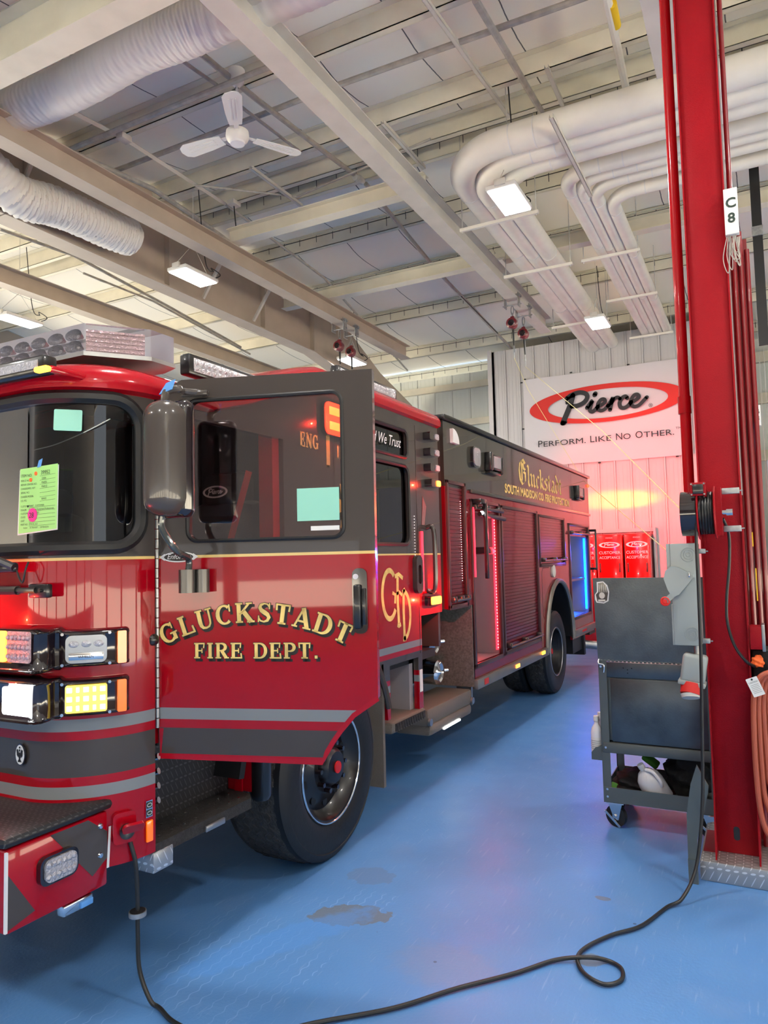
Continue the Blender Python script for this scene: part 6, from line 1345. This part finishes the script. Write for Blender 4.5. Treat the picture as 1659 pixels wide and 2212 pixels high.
# teal note on the windshield corner
q = Vector((-2.62 + 0.36 * math.sin(R(32)), 2.26 - 0.36 * math.cos(R(32)), 2.28)); F = frame(q, (math.cos(R(32)), math.sin(R(32)), -0.05), (0.05, 0, 1))
bm = newbm(); prism(bm, rrect(-0.055, -0.04, 0.055, 0.045, 0.006), F, 0.001); t = obj('teal_note', bm, 'paper_teal', label='teal card stuck inside the upper corner of the windshield', cat='paper', smooth=0)
bm = newbm(); F = FD @ Matrix.Translation((0, 0, 0.003)); prism(bm, [(0.618, 1.862), (0.796, 1.862), (0.796, 1.996), (0.618, 1.996)], F, 0.001); obj('teal_sheet', bm, 'paper_teal', label='plain teal sheet stuck on the open door window', cat='paper', smooth=0)
bm = newbm(); prism(bm, [(0.675, 1.822), (0.795, 1.822), (0.795, 1.840), (0.675, 1.840)], F, 0.001); obj('tape_strip', bm, 'paper_white', label='small pale strip stuck below the teal sheet on the door window', cat='paper', smooth=0)
bm = newbm(); p = Vector((-2.07, 2.12, 2.375)); prism(bm, [(-0.03, 0.0), (0.035, 0.015), (0.045, 0.055), (0.0, 0.045)], frame(p, (1, 0, 0), (0, 0.2, 1)), 0.004); obj('blue_tape', bm, 'tape_blue', label='scrap of blue tape on top of the side mirror arm', cat='tape', smooth=0)

# ================================================================ RED LIFT POST
PB = thing('lift_post', 'tall red steel lift post standing on a tread-plate base', 'post', (-0.18, 4.4, 0.1))
bm = newbm(); bx(bm, -0.285, -0.085, 4.33, 4.345, 0.10, 6.2, bev=0.004)
prism(bm, [(4.20, 0.10), (4.24, 0.30), (4.28, 0.42), (4.27, 0.65), (4.29, 0.95), (4.31, 1.3), (4.31, 6.2), (4.62, 6.2), (4.62, 0.10)], Matrix(((0, 0, 1, -0.291), (1, 0, 0, 0), (0, 1, 0, 0), (0, 0, 0, 1))), 0.008)
prism(bm, [(4.20, 0.10), (4.22, 0.30), (4.31, 0.8), (4.31, 6.2), (4.62, 6.2), (4.62, 0.10)], Matrix(((0, 0, 1, -0.087), (1, 0, 0, 0), (0, 1, 0, 0), (0, 0, 0, 1))), 0.008)
obj('column', bm, 'post_red', PB, smooth=25)
bm = newbm(); prism(bm, rrect(-0.205, 0.17, -0.175, 0.24, 0.014), frame((0, 4.33, 0), (1, 0, 0), (0, 0, 1)), 0.003); obj('foot_slot', bm, 'cord_black', PB, smooth=0)
bm = newbm(); bx(bm, -0.355, -0.293, 4.30, 4.62, 0.1, 0.104)
for k in range(3):
    x = -0.055 + 0.034 * k; cyl(bm, (x, 4.50 + 0.03 * k, 0.1), (x, 4.50 + 0.03 * k, 6.2 if k == 0 else 3.62 - 0.1 * k), 0.014, 12)
bx(bm, -0.08, 0.015, 4.60, 4.63, 0.1, 3.5); obj('side_pipes', bm, 'pipe_red_shaded', PB)
bm = newbm(); bx(bm, -0.083, -0.073, 4.36, 4.40, 2.0, 6.2); obj('edge_rail', bm, 'steel', PB)
bm = newbm(); bx(bm, -0.365, 0.45, 4.165, 4.75, 0.0, 0.10, bev=0.006); obj('base_plate', bm, 'silver_treadplate', PB, label='silver tread-plate base')
bm = newbm(); cyl(bm, (-0.350, 4.5, 1.70), (-0.350, 4.5, 5.9), 0.030, 18); cyl(bm, (-0.352, 4.5, 2.50), (-0.352, 4.5, 2.60), 0.036, 18); obj('red_pipe', bm, 'pipe_red', label='vertical red pipe standing left of the lift post', cat='pipe')
def sign(x, y, z0, z1, w, txt, label, hh):
    t = thing('column_sign', label, 'sign', (x, y, z0)); bm = newbm(); bx(bm, x, x + w, y, y + 0.04, z0, z1, bev=0.003); obj('sign_board', bm, 'white_paint', t)
    F = frame((x, y - 0.002, 0), (1, 0, 0), (0, 0, 1)); bm = newbm(); plain(bm, F, txt[0], hh, w / 2, z1 - (z1 - z0) * 0.42, 'CENTER', bold=0.002); plain(bm, F, txt[1], hh, w / 2, z1 - (z1 - z0) * 0.75, 'CENTER', bold=0.002); obj('sign_text', bm, 'ink', t, smooth=0); return t
sign(-0.085, 4.26, 3.41, 3.665, 0.068, 'C8', 'white sign reading C 8 high on the right edge of the red post', 0.075)
sign((0.001,4.57,2.508)[0], 4.57, (0.01,4.57,2.401)[2], (0.004,4.57,2.519)[2], 0.036, 'B8', 'small white sign reading B 8 low on the pipes right of the red post', 0.04)
t = thing('wire_bundle', 'bundle of loose grey wires hanging below the C 8 sign', 'cable', (-0.05, 4.3, 3.2)); bm = newbm()
for k in range(9):
    x = -0.075 + 0.006 * k; L = 0.10 + 0.12 * random.random(); s = random.uniform(-0.02, 0.02)
    tube(bm, smooth_path([(x, 4.28, 3.42), (x - 0.012 + s, 4.29, 3.42 - L * 0.6), (x + 0.012 + s, 4.28, 3.42 - L), (x + 0.012, 4.29, 3.40)]), 0.0022, 5)
obj('wires', bm, 'pipe_dull', t)
# cord reel on the post
t = thing('cord_reel', 'red cord reel with black cable bolted to the red post', 'reel', (-0.27, 4.15, 1.8))
Fx = lambda x: Matrix(((0, 0, 1, x), (1, 0, 0, 4.14), (0, 1, 0, 1.90), (0, 0, 0, 1)))
bm = newbm(); lathe(bm, [(0.001, 0), (0.118, 0.0), (0.118, 0.075), (0.001, 0.075)], Fx(-0.365), 32); obj('spring_case', bm, 'black_gloss', t)
for x in (-0.285, -0.205):
    bm = newbm(); lathe(bm, [(0.001, 0), (0.135, 0.0), (0.140, 0.004), (0.135, 0.008), (0.001, 0.006)], Fx(x), 32); obj('side_disc', bm, 'post_red', t)
bm = newbm()
for k in range(5): tube(bm, [Fx(-0.272 + 0.014 * k) @ Vector((0.105 * math.cos(a), 0.105 * math.sin(a), 0)) for a in [2 * PI * i / 36 for i in range(36)]], 0.008, 8, closed=True)
cyl(bm, Fx(-0.28) @ Vector((0, 0, 0)), Fx(-0.2) @ Vector((0, 0, 0)), 0.10, 24); obj('wound_cord', bm, 'cord_black', t)
bm = newbm(); bx(bm, -0.31, -0.235, 4.03, 4.05, 1.985, 2.055, bev=0.004); bx(bm, -0.245, -0.235, 4.04, 4.32, 1.98, 2.02); bx(bm, -0.20, -0.17, 4.12, 4.16, 1.78, 2.03); obj('bracket_frame', bm, 'post_red', t)
bm = newbm(); bx(bm, -0.298, -0.247, 4.022, 4.031, 1.995, 2.045, bev=0.003); obj('cord_guide', bm, 'black_plastic', t)
bm = newbm()
for a, b_ in ((-0.303, 1.993), (-0.303, 2.047), (-0.243, 1.993), (-0.243, 2.047)): cyl(bm, (a, 4.026, b_), (a, 4.03, b_), 0.005, 8)
cyl(bm, (-0.19, 4.14, 1.90), (-0.13, 4.14, 1.90), 0.012, 10); cyl(bm, (-0.15, 4.14, 1.90), (-0.12, 4.14, 1.90), 0.018, 10); obj('bolt', bm, 'chrome', t)
bm = newbm()
for z in (2.00, 1.80): bx(bm, -0.17, -0.085, 4.22, 4.25, z, z + 0.032, bev=0.003); cyl(bm, (-0.085, 4.235, z + 0.016), (-0.07, 4.235, z + 0.016), 0.004, 8)
obj('strut_channel', bm, 'galvanized', t)
# disconnect switch box
t = thing('switch_box', 'grey electrical disconnect box with lever mounted on the red post', 'electrical box', (-0.37, 4.2, 1.2))
bm = newbm(); bx(bm, -0.435, -0.300, 4.15, 4.30, 1.205, 1.745, bev=0.006)
bx(bm, -0.455, -0.435, 4.16, 4.29, 1.50, 1.745, bev=0.004); bx(bm, -0.442, -0.432, 4.155, 4.29, 1.205, 1.42, bev=0.003); obj('enclosure', bm, 'box_grey', t)
F = frame((0, 4.148, 0), (1, 0, 0), (0, 0, 1)); bm = newbm()
for x, z in ((-0.345, 1.685), (-0.345, 1.265)):
    for r_ in (0.036, 0.024, 0.011): tube(bm, [F @ Vector((x + r_ * math.cos(a), z + r_ * math.sin(a), 0)) for a in [2 * PI * i / 28 for i in range(28)]], 0.0012, 5, closed=True)
obj('knockout', bm, 'box_grey', t)
bm = newbm(); prism(bm, [(-0.430, 1.625), (-0.395, 1.618), (-0.325, 1.578), (-0.322, 1.565), (-0.395, 1.475), (-0.43, 1.46), (-0.452, 1.50), (-0.470, 1.56), (-0.460, 1.60)], F @ Matrix.Translation((0, 0, 0.004)), 0.022)
prism(bm, [(-0.42, 1.50), (-0.40, 1.478), (-0.455, 1.43), (-0.475, 1.45)], F @ Matrix.Translation((0, 0, 0.01)), 0.012); lv = obj('lever_plate', bm, 'box_grey', t)
bm = newbm(); lathe(bm, [(0.001, 0.02), (0.010, 0.02), (0.012, 0.016), (0.017, 0.016), (0.019, 0.022), (0.024, 0.02), (0.026, 0.0)], frame((-0.468, 4.142, 1.438), (1, 0, 0), (0, 0, 1)), 24); obj('lever_knob', bm, 'banner_red', lv, label='round red lever knob')
bm = newbm(); bx(bm, -0.345, -0.337, 4.10, 4.12, 1.565, 1.59, bev=0.003); obj('lever_pin', bm, 'chrome', lv)
bm = newbm()
for z in (1.70, 1.225): bx(bm, -0.30, -0.262, 4.20, 4.23, z - 0.012, z + 0.014, bev=0.004); cyl(bm, (-0.262, 4.215, z), (-0.25, 4.215, z), 0.004, 8)
obj('mounting_tab', bm, 'galvanized', t)
# angled power socket below
t = thing('power_socket', 'grey angled power socket with red screw ring below the switch box', 'socket', (-0.34, 4.2, 0.95))
F = frame((-0.345, 4.18, 1.085), (1, 0, -0.16), (0.16, 0, 1)); bm = newbm(); box(bm, (0, 0, 0), (0.12, 0.15, 0.10), F, 0.018, 3); bx(bm, -0.068, 0.066, -0.09, -0.065, -0.055, 0.055, bev=0.006, M=F); obj('socket_body', bm, 'box_grey', t)
bm = newbm(); A = F @ Vector((0, -0.085, 0.01)); B = F @ Vector((0, -0.135, 0.03)); cyl(bm, A, B, 0.056, 24, r2=0.052); obj('screw_ring', bm, 'banner_red', t)
bm = newbm(); cyl(bm, B, F @ Vector((0.004, -0.152, 0.037)), 0.05, 24, r2=0.045); obj('socket_cap', bm, 'steel_grey', t)
bm = newbm(); cyl(bm, (-0.33, 4.2, 1.14), (-0.33, 4.2, 1.21), 0.013, 10); obj('conduit_nipple', bm, 'galvanized', t)
# black cable on the post face
bm = newbm(); tube(bm, smooth_path([(-0.17, 4.2, 1.87), (-0.148, 4.26, 1.78), (-0.155, 4.27, 1.62), (-0.175, 4.27, 1.45), (-0.178, 4.27, 1.32), (-0.15, 4.27, 1.20), (-0.10, 4.27, 1.12), (-0.06, 4.3, 1.09)]), 0.008, 8); obj('feed_cable', bm, 'cord_black', label='black cable curving down the face of the red post', cat='cable')
# long shore cord: floor part, loop and hanging part
pts = [(-0.262, 4.10, 1.99), (-0.272, 4.02, 1.93), (-0.292, 4.05, 1.80), (-0.296, 4.06, 1.5), (-0.30, 4.06, 1.2), (-0.312, 4.05, 0.8), (-0.325, 4.02, 0.45), (-0.36, 3.95, 0.16), (-0.42, 3.84, 0.035), (-0.485,3.757,0.012), (-0.569,3.527,0.012), (-0.676,3.388,0.012), (-0.752,3.247,0.012), (-0.769,3.14,0.012), (-0.719,3.039,0.014), (-0.633,2.999,0.012), (-0.578,3.057,0.012), (-0.592,3.14,0.012), (-0.653,3.175,0.012), (-0.728,3.137,0.026), (-0.848,3.088,0.012), (-0.975,2.92,0.012), (-1.154,2.717,0.012), (-1.314,2.51,0.012), (-1.535,2.309,0.012), (-1.75, 2.09, 0.012), (-1.986,2.086,0.012), (-2.119,2.129,0.012), (-2.17, 2.13, 0.03), (-2.235, 2.14, 0.12), (-2.255, 2.15, 0.25), (-2.262, 2.155, 0.40), (-2.268, 2.15, 0.52), (-2.285, 2.14, 0.60), (-2.305, 2.15, 0.65)]
t = thing('extension_cord', 'long black extension cord from the truck inlet across the blue floor to the post', 'cord', (-1.2, 3, 0))
bm = newbm(); tube(bm, smooth_path(pts, 10), 0.0085, 10); obj('cord', bm, 'cord_black', t)
bm = newbm(); p = Vector((-2.258, 2.152, 0.325)); cyl(bm, p - Vector((0, 0, 0.009)), p + Vector((0, 0, 0.009)), 0.034, 24); obj('stop_ring', bm, 'galvanized', t)
bm = newbm(); cyl(bm, p + Vector((0, 0, 0.009)), p + Vector((0, 0, 0.011)), 0.030, 24); obj('ring_insert', bm, 'rubber_seal', t)
bm = newbm(); cyl(bm, (-2.325, 2.16, 0.665), (-2.290, 2.142, 0.625), 0.018, 12); obj('plug', bm, 'white_plastic', t)

# ================================================================ TOOL CART
C_ = thing('tool_cart', 'dark steel tool cart with raised lid beside the red post', 'cart', (-0.64, 4.95, 0))
cy = 4.74
F = frame((0, cy, 0), (1, 0, 0), (0, 0, 1))
bm = newbm(); prism(bm, [(-0.952, 1.028), (-0.30, 1.028), (-0.30, 1.546), (-0.966, 1.546)], F, 0.012); lid = obj('lid', bm, 'cart_steel', C_, smooth=0)
bm = newbm()
for k in range(26): cyl(bm, (-0.94 + 0.024 * k, cy - 0.012, 1.026), (-0.94 + 0.024 * k + 0.014, cy - 0.012, 1.026), 0.006, 6)
obj('lid_hinge', bm, 'cart_frame', lid)
bm = newbm(); prism(bm, [(-0.955, 1.44), (-0.94, 1.46), (-0.94, 1.52), (-0.90, 1.525), (-0.875, 1.50), (-0.865, 1.46), (-0.872, 1.40), (-0.90, 1.385), (-0.945, 1.39), (-0.955, 1.41)], F @ Matrix.Translation((0, 0, 0.013)), 0.001); stk = obj('lid_sticker', bm, 'paper_white', lid, smooth=0, label='white and red shaped sticker')
bm = newbm(); F6 = F @ Matrix.Translation((0, 0, 0.0155)); prism(bm, [(-0.948, 1.44), (-0.932, 1.458), (-0.932, 1.513), (-0.90, 1.518), (-0.88, 1.49), (-0.872, 1.45), (-0.88, 1.405), (-0.90, 1.393), (-0.94, 1.397)], F6, 0); obj('sticker_field', bm, 'brown_paint', stk, smooth=0)
bm = newbm(); F7 = F @ Matrix.Translation((0, 0, 0.017))
for k in range(4): ribbon(bm, F7, [(-0.925 + 0.013 * k, 1.505), (-0.922 + 0.013 * k, 1.455)], 0.004)
flatpoly(bm, F7, ell(-0.91, 1.435, 0.018, 0.02)); flatpoly(bm, F7, rrect(-0.935, 1.398, -0.89, 1.410, 0.003)); obj('sticker_art', bm, 'steel_grey', stk, smooth=0)
bm = newbm(); bx(bm, -0.95, -0.30, cy + 0.0, cy + 0.50, 0.53, 1.015, bev=0.006); obj('cabinet_body', bm, 'cart_frame', C_)
bm = newbm(); bx(bm, -0.905, -0.30, cy - 0.012, cy + 0.01, 0.925, 1.018, bev=0.003); hb = obj('header_panel', bm, 'cart_steel', C_)
bm = newbm()
for x, z in ((-0.80, 0.985), (-0.775, 0.975), (-0.75, 0.985), (-0.775, 0.955)): cyl(bm, (x, cy - 0.014, z), (x, cy - 0.011, z), 0.004, 8)
obj('punched_hole', bm, 'rubber_seal', hb)
bm = newbm(); bx(bm, -0.885, -0.30, cy - 0.008, cy + 0.01, 0.525, 0.918, bev=0.004); obj('front_panel', bm, 'cart_steel', C_)
for x, y in ((-0.952, cy - 0.015), (-0.33, cy - 0.015), (-0.952, cy + 0.47), (-0.33, cy + 0.47)):
    bm = newbm(); bx(bm, x, x + 0.05, y, y + 0.006, 0.15, 1.03); bx(bm, x, x + 0.006, y, y + 0.04, 0.15, 1.03); obj('corner_post', bm, 'cart_frame', C_, smooth=0)
bm = newbm(); bx(bm, -0.945, -0.29, cy - 0.022, cy + 0.5, 0.455, 0.52, bev=0.01); obj('lower_rail', bm, 'cart_frame', C_)
bm = newbm(); bx(bm, -0.95, -0.29, cy - 0.02, cy + 0.5, 0.155, 0.165); bx(bm, -0.95, -0.29, cy - 0.022, cy - 0.014, 0.155, 0.245); bx(bm, -0.95, -0.29, cy + 0.49, cy + 0.5, 0.155, 0.245); bx(bm, -0.95, -0.944, cy - 0.02, cy + 0.5, 0.155, 0.245); obj('bottom_tray', bm, 'cart_frame', C_, smooth=0)
bm = newbm()
for x, z in ((-0.925, 0.235), (-0.925, 0.19), (-0.925, 0.49), (-0.935, 0.99)): cyl(bm, (x, cy - 0.028, z), (x, cy - 0.02, z), 0.007, 10)
tube(bm, smooth_path([(-0.945, cy - 0.02, 1.035), (-0.945, cy - 0.03, 1.01), (-0.915, cy - 0.03, 1.0), (-0.918, cy - 0.03, 0.955)]), 0.006, 6); obj('rivet', bm, 'chrome', C_)
bm = newbm(); prism(bm, [(-1.02, 0.40), (-1.02, 0.445), (-0.995, 0.475), (-0.955, 0.49), (-0.955, 0.40)], F, -0.12); obj('bottle_bracket', bm, 'cart_frame', C_, smooth=0)
for x, y in ((-0.885, cy + 0.02), (-0.34, cy + 0.02), (-0.885, cy + 0.45), (-0.34, cy + 0.45)):
    F = frame((x, y, 0.066), (0.94, -0.34, 0), (0, 0, 1)); bm = newbm(); cyl(bm, F @ Vector((0, 0, -0.015)), F @ Vector((0, 0, 0.015)), 0.066, 28); w = obj('caster', bm, 'rubber_seal', C_)
    bm = newbm(); bx(bm, x - 0.05, x + 0.05, y - 0.04, y + 0.04, 0.145, 0.152)
    for zz in (0.018, -0.022): prism(bm, [(-0.045, 0.08), (0.05, 0.08), (0.025, -0.02), (-0.005, -0.02)], F @ Matrix.Translation((0, 0, zz)), 0.004)
    box(bm, (0.0, -0.02, 0.03), (0.13, 0.016, 0.006), F @ Matrix.Rotation(R(-38), 4, 'Z'), 0.002); cyl(bm, F @ Vector((0, 0, 0.02)), F @ Vector((0, 0, 0.032)), 0.012, 12); obj('caster_fork', bm, 'chrome', w, smooth=0)
# bottles and things on the cart
bx_, by_, bz_ = -0.992, cy + 0.05, 0.42
t = thing('spray_bottle', 'white plastic bottle with cap in the bracket on the cart side', 'bottle', (bx_, by_, bz_)); Mz = Matrix.Translation((bx_, by_, bz_))
bm = newbm(); lathe(bm, [(0.001, 0), (0.033, 0.002), (0.036, 0.02), (0.036, 0.14), (0.030, 0.17), (0.014, 0.195), (0.013, 0.215), (0.001, 0.216)], Mz, 24); obj('bottle_body', bm, 'white_plastic', t)
bm = newbm(); lathe(bm, [(0.017, 0.213), (0.017, 0.243), (0.012, 0.247), (0.001, 0.247)], Mz, 20); obj('cap', bm, 'white_paint', t)
bm = newbm(); F = frame((bx_, by_, bz_), (1, 0, 0), (0, 0, 1)); plain(bm, F, 'CLEANER', 0.012, -0.028, 0.09, z=0.037); plain(bm, F, 'ready to use', 0.008, -0.026, 0.07, z=0.037)
for k in range(3): ribbon(bm, F, [(-0.026, 0.058 - 0.012 * k), (0.020, 0.058 - 0.012 * k)], 0.002, 0.037)
bm.free(); bm = newbm(); lathe(bm, [(0.0365, 0.03), (0.0367, 0.03), (0.0367, 0.115), (0.0365, 0.115)], Mz, 24); lb = obj('wrap_label', bm, 'paper_white', t)
bm = newbm()
for k in range(5): tube(bm, [(bx_ + 0.0372 * math.cos(a), by_ + 0.0372 * math.sin(a), bz_ + 0.045 + 0.012 * k) for a in [R(200 + 12 * i) for i in range(11)]], 0.001, 4)
obj('label_print', bm, 'ink', lb)
b2 = (-0.972, cy + 0.085, 0.42); t = thing('cleaner_bottle', 'second white bottle half hidden behind the first on the cart side', 'bottle', b2); Mz = Matrix.Translation(b2)
bm = newbm(); lathe(bm, [(0.001, 0), (0.032, 0.002), (0.034, 0.14), (0.014, 0.19), (0.013, 0.225), (0.001, 0.226)], Mz, 20); obj('bottle_body', bm, 'white_plastic', t)
bm = newbm(); lathe(bm, [(0.018, 0.22), (0.018, 0.262), (0.001, 0.264)], Mz, 16); obj('cap', bm, 'white_paint', t)
jx, jy, jz = -0.62, cy + 0.10, 0.17
t = thing('plastic_jug', 'translucent white jug leaning on the lower tray of the cart', 'jug', (jx, jy, jz)); Mj = Matrix.Translation((jx, jy, jz)) @ Matrix.Rotation(R(-28), 4, 'Y') @ Matrix.Rotation(R(12), 4, 'X')
bm = newbm(); lathe(bm, [(0.001, 0), (0.070, 0.0), (0.078, 0.012), (0.078, 0.13), (0.070, 0.165), (0.045, 0.20), (0.020, 0.215), (0.018, 0.235), (0.001, 0.236)], Mj, 28); jb = obj('jug_body', bm, 'jug_plastic', t)
bm = newbm(); lathe(bm, [(0.021, 0.226), (0.021, 0.252), (0.001, 0.254)], Mj, 20); obj('cap', bm, 'white_plastic', t)
bm = newbm(); tube(bm, [Mj @ Vector(p) for p in smooth_path([(0.02, -0.03, 0.222), (0.055, -0.05, 0.20), (0.07, -0.065, 0.14), (0.055, -0.055, 0.10)])], 0.011, 10); obj('jug_handle', bm, 'white_plastic', t)
def blobby(name, c, s, m, label, cat, seed, group=None):
    random.seed(seed); t_ = bmesh.new(); bmesh.ops.create_icosphere(t_, subdivisions=4, radius=1)
    ph = [random.uniform(0, 6) for _ in range(6)]
    for v in t_.verts:
        p = v.co; k = 1 + 0.16 * math.sin(5 * p.x + ph[0]) * math.sin(4 * p.y + ph[1]) + 0.10 * math.sin(9 * p.z + ph[2] + 3 * p.x) + 0.06 * math.sin(14 * p.y + ph[3]); v.co = Vector((p.x * s[0], p.y * s[1], max(-0.6, p.z) * s[2])) * k
    bm = newbm(); _merge(bm, t_, Matrix.Translation(c)); return obj(name, bm, m, label=label, cat=cat)
blobby('black_bag', (-0.46, cy + 0.27, 0.30), (0.15, 0.17, 0.17), 'bag_black', 'black cloth bag slumped behind the jug on the cart tray', 'bag', 3)
blobby('glove_heap', (-0.80, cy + 0.20, 0.225), (0.11, 0.15, 0.08), 'bag_black', 'crumpled black work gloves on the left of the cart tray', 'gloves', 5)
for c, r_, lb in (((-0.88, cy + 0.09, 0.205), 20, 'bright green glove cuff at the left front of the cart tray'), ((-0.70, cy + 0.26, 0.36), 35, 'bright green glove cuff standing up behind the jug')):
    bm = newbm(); F = Matrix.Translation(c) @ Matrix.Rotation(R(r_), 4, 'Y') @ Matrix.Rotation(R(20), 4, 'X'); box(bm, (0, 0, 0), (0.11, 0.07, 0.035), F, 0.014, 3); obj('green_glove', bm, 'glove_green', label=lb, cat='glove')
# grey leaning stand in front of the cart
t = thing('support_leg', 'dark grey folded-steel leg leaning in front of the cart by the base', 'stand', (-0.36, 4.2, 0))
bm = newbm(); bx(bm, -0.415, -0.370, 4.10, 4.125, 0.0, 0.12); prism(bm, [(-0.415, 0.0), (-0.372, 0.0), (-0.366, 0.22), (-0.305, 0.46), (-0.300, 0.50), (-0.352, 0.60), (-0.385, 0.50), (-0.412, 0.34)], frame((0, 4.12, 0), (1, 0, 0), (0, 0, 1)), 0.012); prism(bm, [(-0.352, 0.60), (-0.300, 0.50), (-0.340, 0.36), (-0.372, 0.46)], frame((0, 4.107, 0), (1, 0, 0), (0, 0, 1)), 0.006); obj('leg_plate', bm, 'cart_frame', t, smooth=0)

# ================================================================ RIGHT EDGE: hoses, valve box, clutter
t = thing('air_hose', 'orange air hose hanging in long loops at the right edge', 'hose', (0.02, 4.3, 0.5))
bm = newbm()
for k in range(5):
    x = -0.075 + 0.022 * k; y = 4.22 + 0.02 * k; low = 0.24 + 0.08 * k
    tube(bm, smooth_path([(x + 0.02, y, 1.02), (x, y, 0.9), (x - 0.005 + 0.004 * k, y, 0.6), (x + 0.01, y, low + 0.1), (x + 0.06, y, low), (x + 0.14, y + 0.02, low + 0.08), (x + 0.17, y + 0.03, 0.6), (x + 0.17, y + 0.03, 1.0), (x + 0.11, y + 0.02, 1.07), (x + 0.05, y, 1.06), (x + 0.02, y, 1.02)], 8), 0.0135, 10)
obj('hose_coil', bm, 'hose_orange', t)
t = thing('valve_box', 'small red box on the right flank of the post', 'box', (0.0, 4.4, 1.2)); bm = newbm(); bx(bm, -0.075, -0.02, 4.28, 4.40, 1.18, 1.30, bev=0.004); obj('box_shell', bm, 'post_red', t)
bm = newbm(); bx(bm, -0.02, -0.004, 4.28, 4.40, 1.17, 1.31, bev=0.003); obj('box_flange', bm, 'steel', t)
bm = newbm(); bx(bm, -0.075, 0.12, 4.36, 4.6, 0.98, 1.17, bev=0.02); obj('tool_pouch', bm, 'bag_black', label='black tool pouch on the post below the small red box', cat='pouch')
blobby('orange_glove', (-0.045, 4.31, 1.11), (0.028, 0.02, 0.035), 'orange_glove', 'orange glove sticking out of the black pouch', 'glove', 11)
t = thing('paper_tag', 'white printed tag tied beside the orange hoses', 'tag', (-0.06, 4.15, 1.0)); F = frame((-0.062, 4.16, 1.01), (0.85, 0, 0.35), (-0.35, 0, 0.85)); bm = newbm(); prism(bm, rrect(-0.028, -0.05, 0.028, 0.045, 0.004), F, 0.001); obj('tag_card', bm, 'paper_white', t, smooth=0)
bm = newbm(); plain(bm, F, 'CAUTION', 0.010, -0.022, 0.018, z=0.002)
for k in range(6): ribbon(bm, F, [(-0.02, 0.008 - 0.008 * k), (0.02, 0.008 - 0.008 * k)], 0.0012, 0.002)
cyl(bm, F @ Vector((0, 0.036, 0.001)), F @ Vector((0, 0.036, 0.003)), 0.005, 10); obj('tag_print', bm, 'ink', t, smooth=0)
t = thing('jack_stand', 'dark machine parts standing behind the orange hoses at the right edge', 'equipment', (0.2, 4.9, 0)); bm = newbm(); bx(bm, 0.06, 0.5, 4.85, 5.3, 0.1, 0.62, bev=0.03); bx(bm, 0.02, 0.3, 4.8, 5.0, 1.28, 1.48, bev=0.03); bx(bm, 0.14, 0.2, 4.82, 4.88, 0.5, 1.4); obj('machine_body', bm, 'black_plastic', t)
bm = newbm(); cyl(bm, (0.05, 4.8, 0.45), (0.15, 4.75, 0.52), 0.012, 8); cyl(bm, (0.06, 4.78, 0.25), (0.10, 4.78, 0.42), 0.014, 8); obj('machine_rod', bm, 'steel', t)
bm = newbm(); bx(bm, -0.042, -0.036, 4.50, 4.505, 1.72, 1.80); bx(bm, -0.034, -0.028, 4.50, 4.505, 1.42, 1.60); obj('yellow_strip', bm, 'label_yellow', PB, smooth=0)
bm = newbm(); bx(bm, -0.03, -0.01, 4.56, 4.58, 2.26, 2.42, bev=0.003); obj('blue_tag', bm, 'tape_blue', label='small blue tag on the pipes right of the red post', cat='tag')
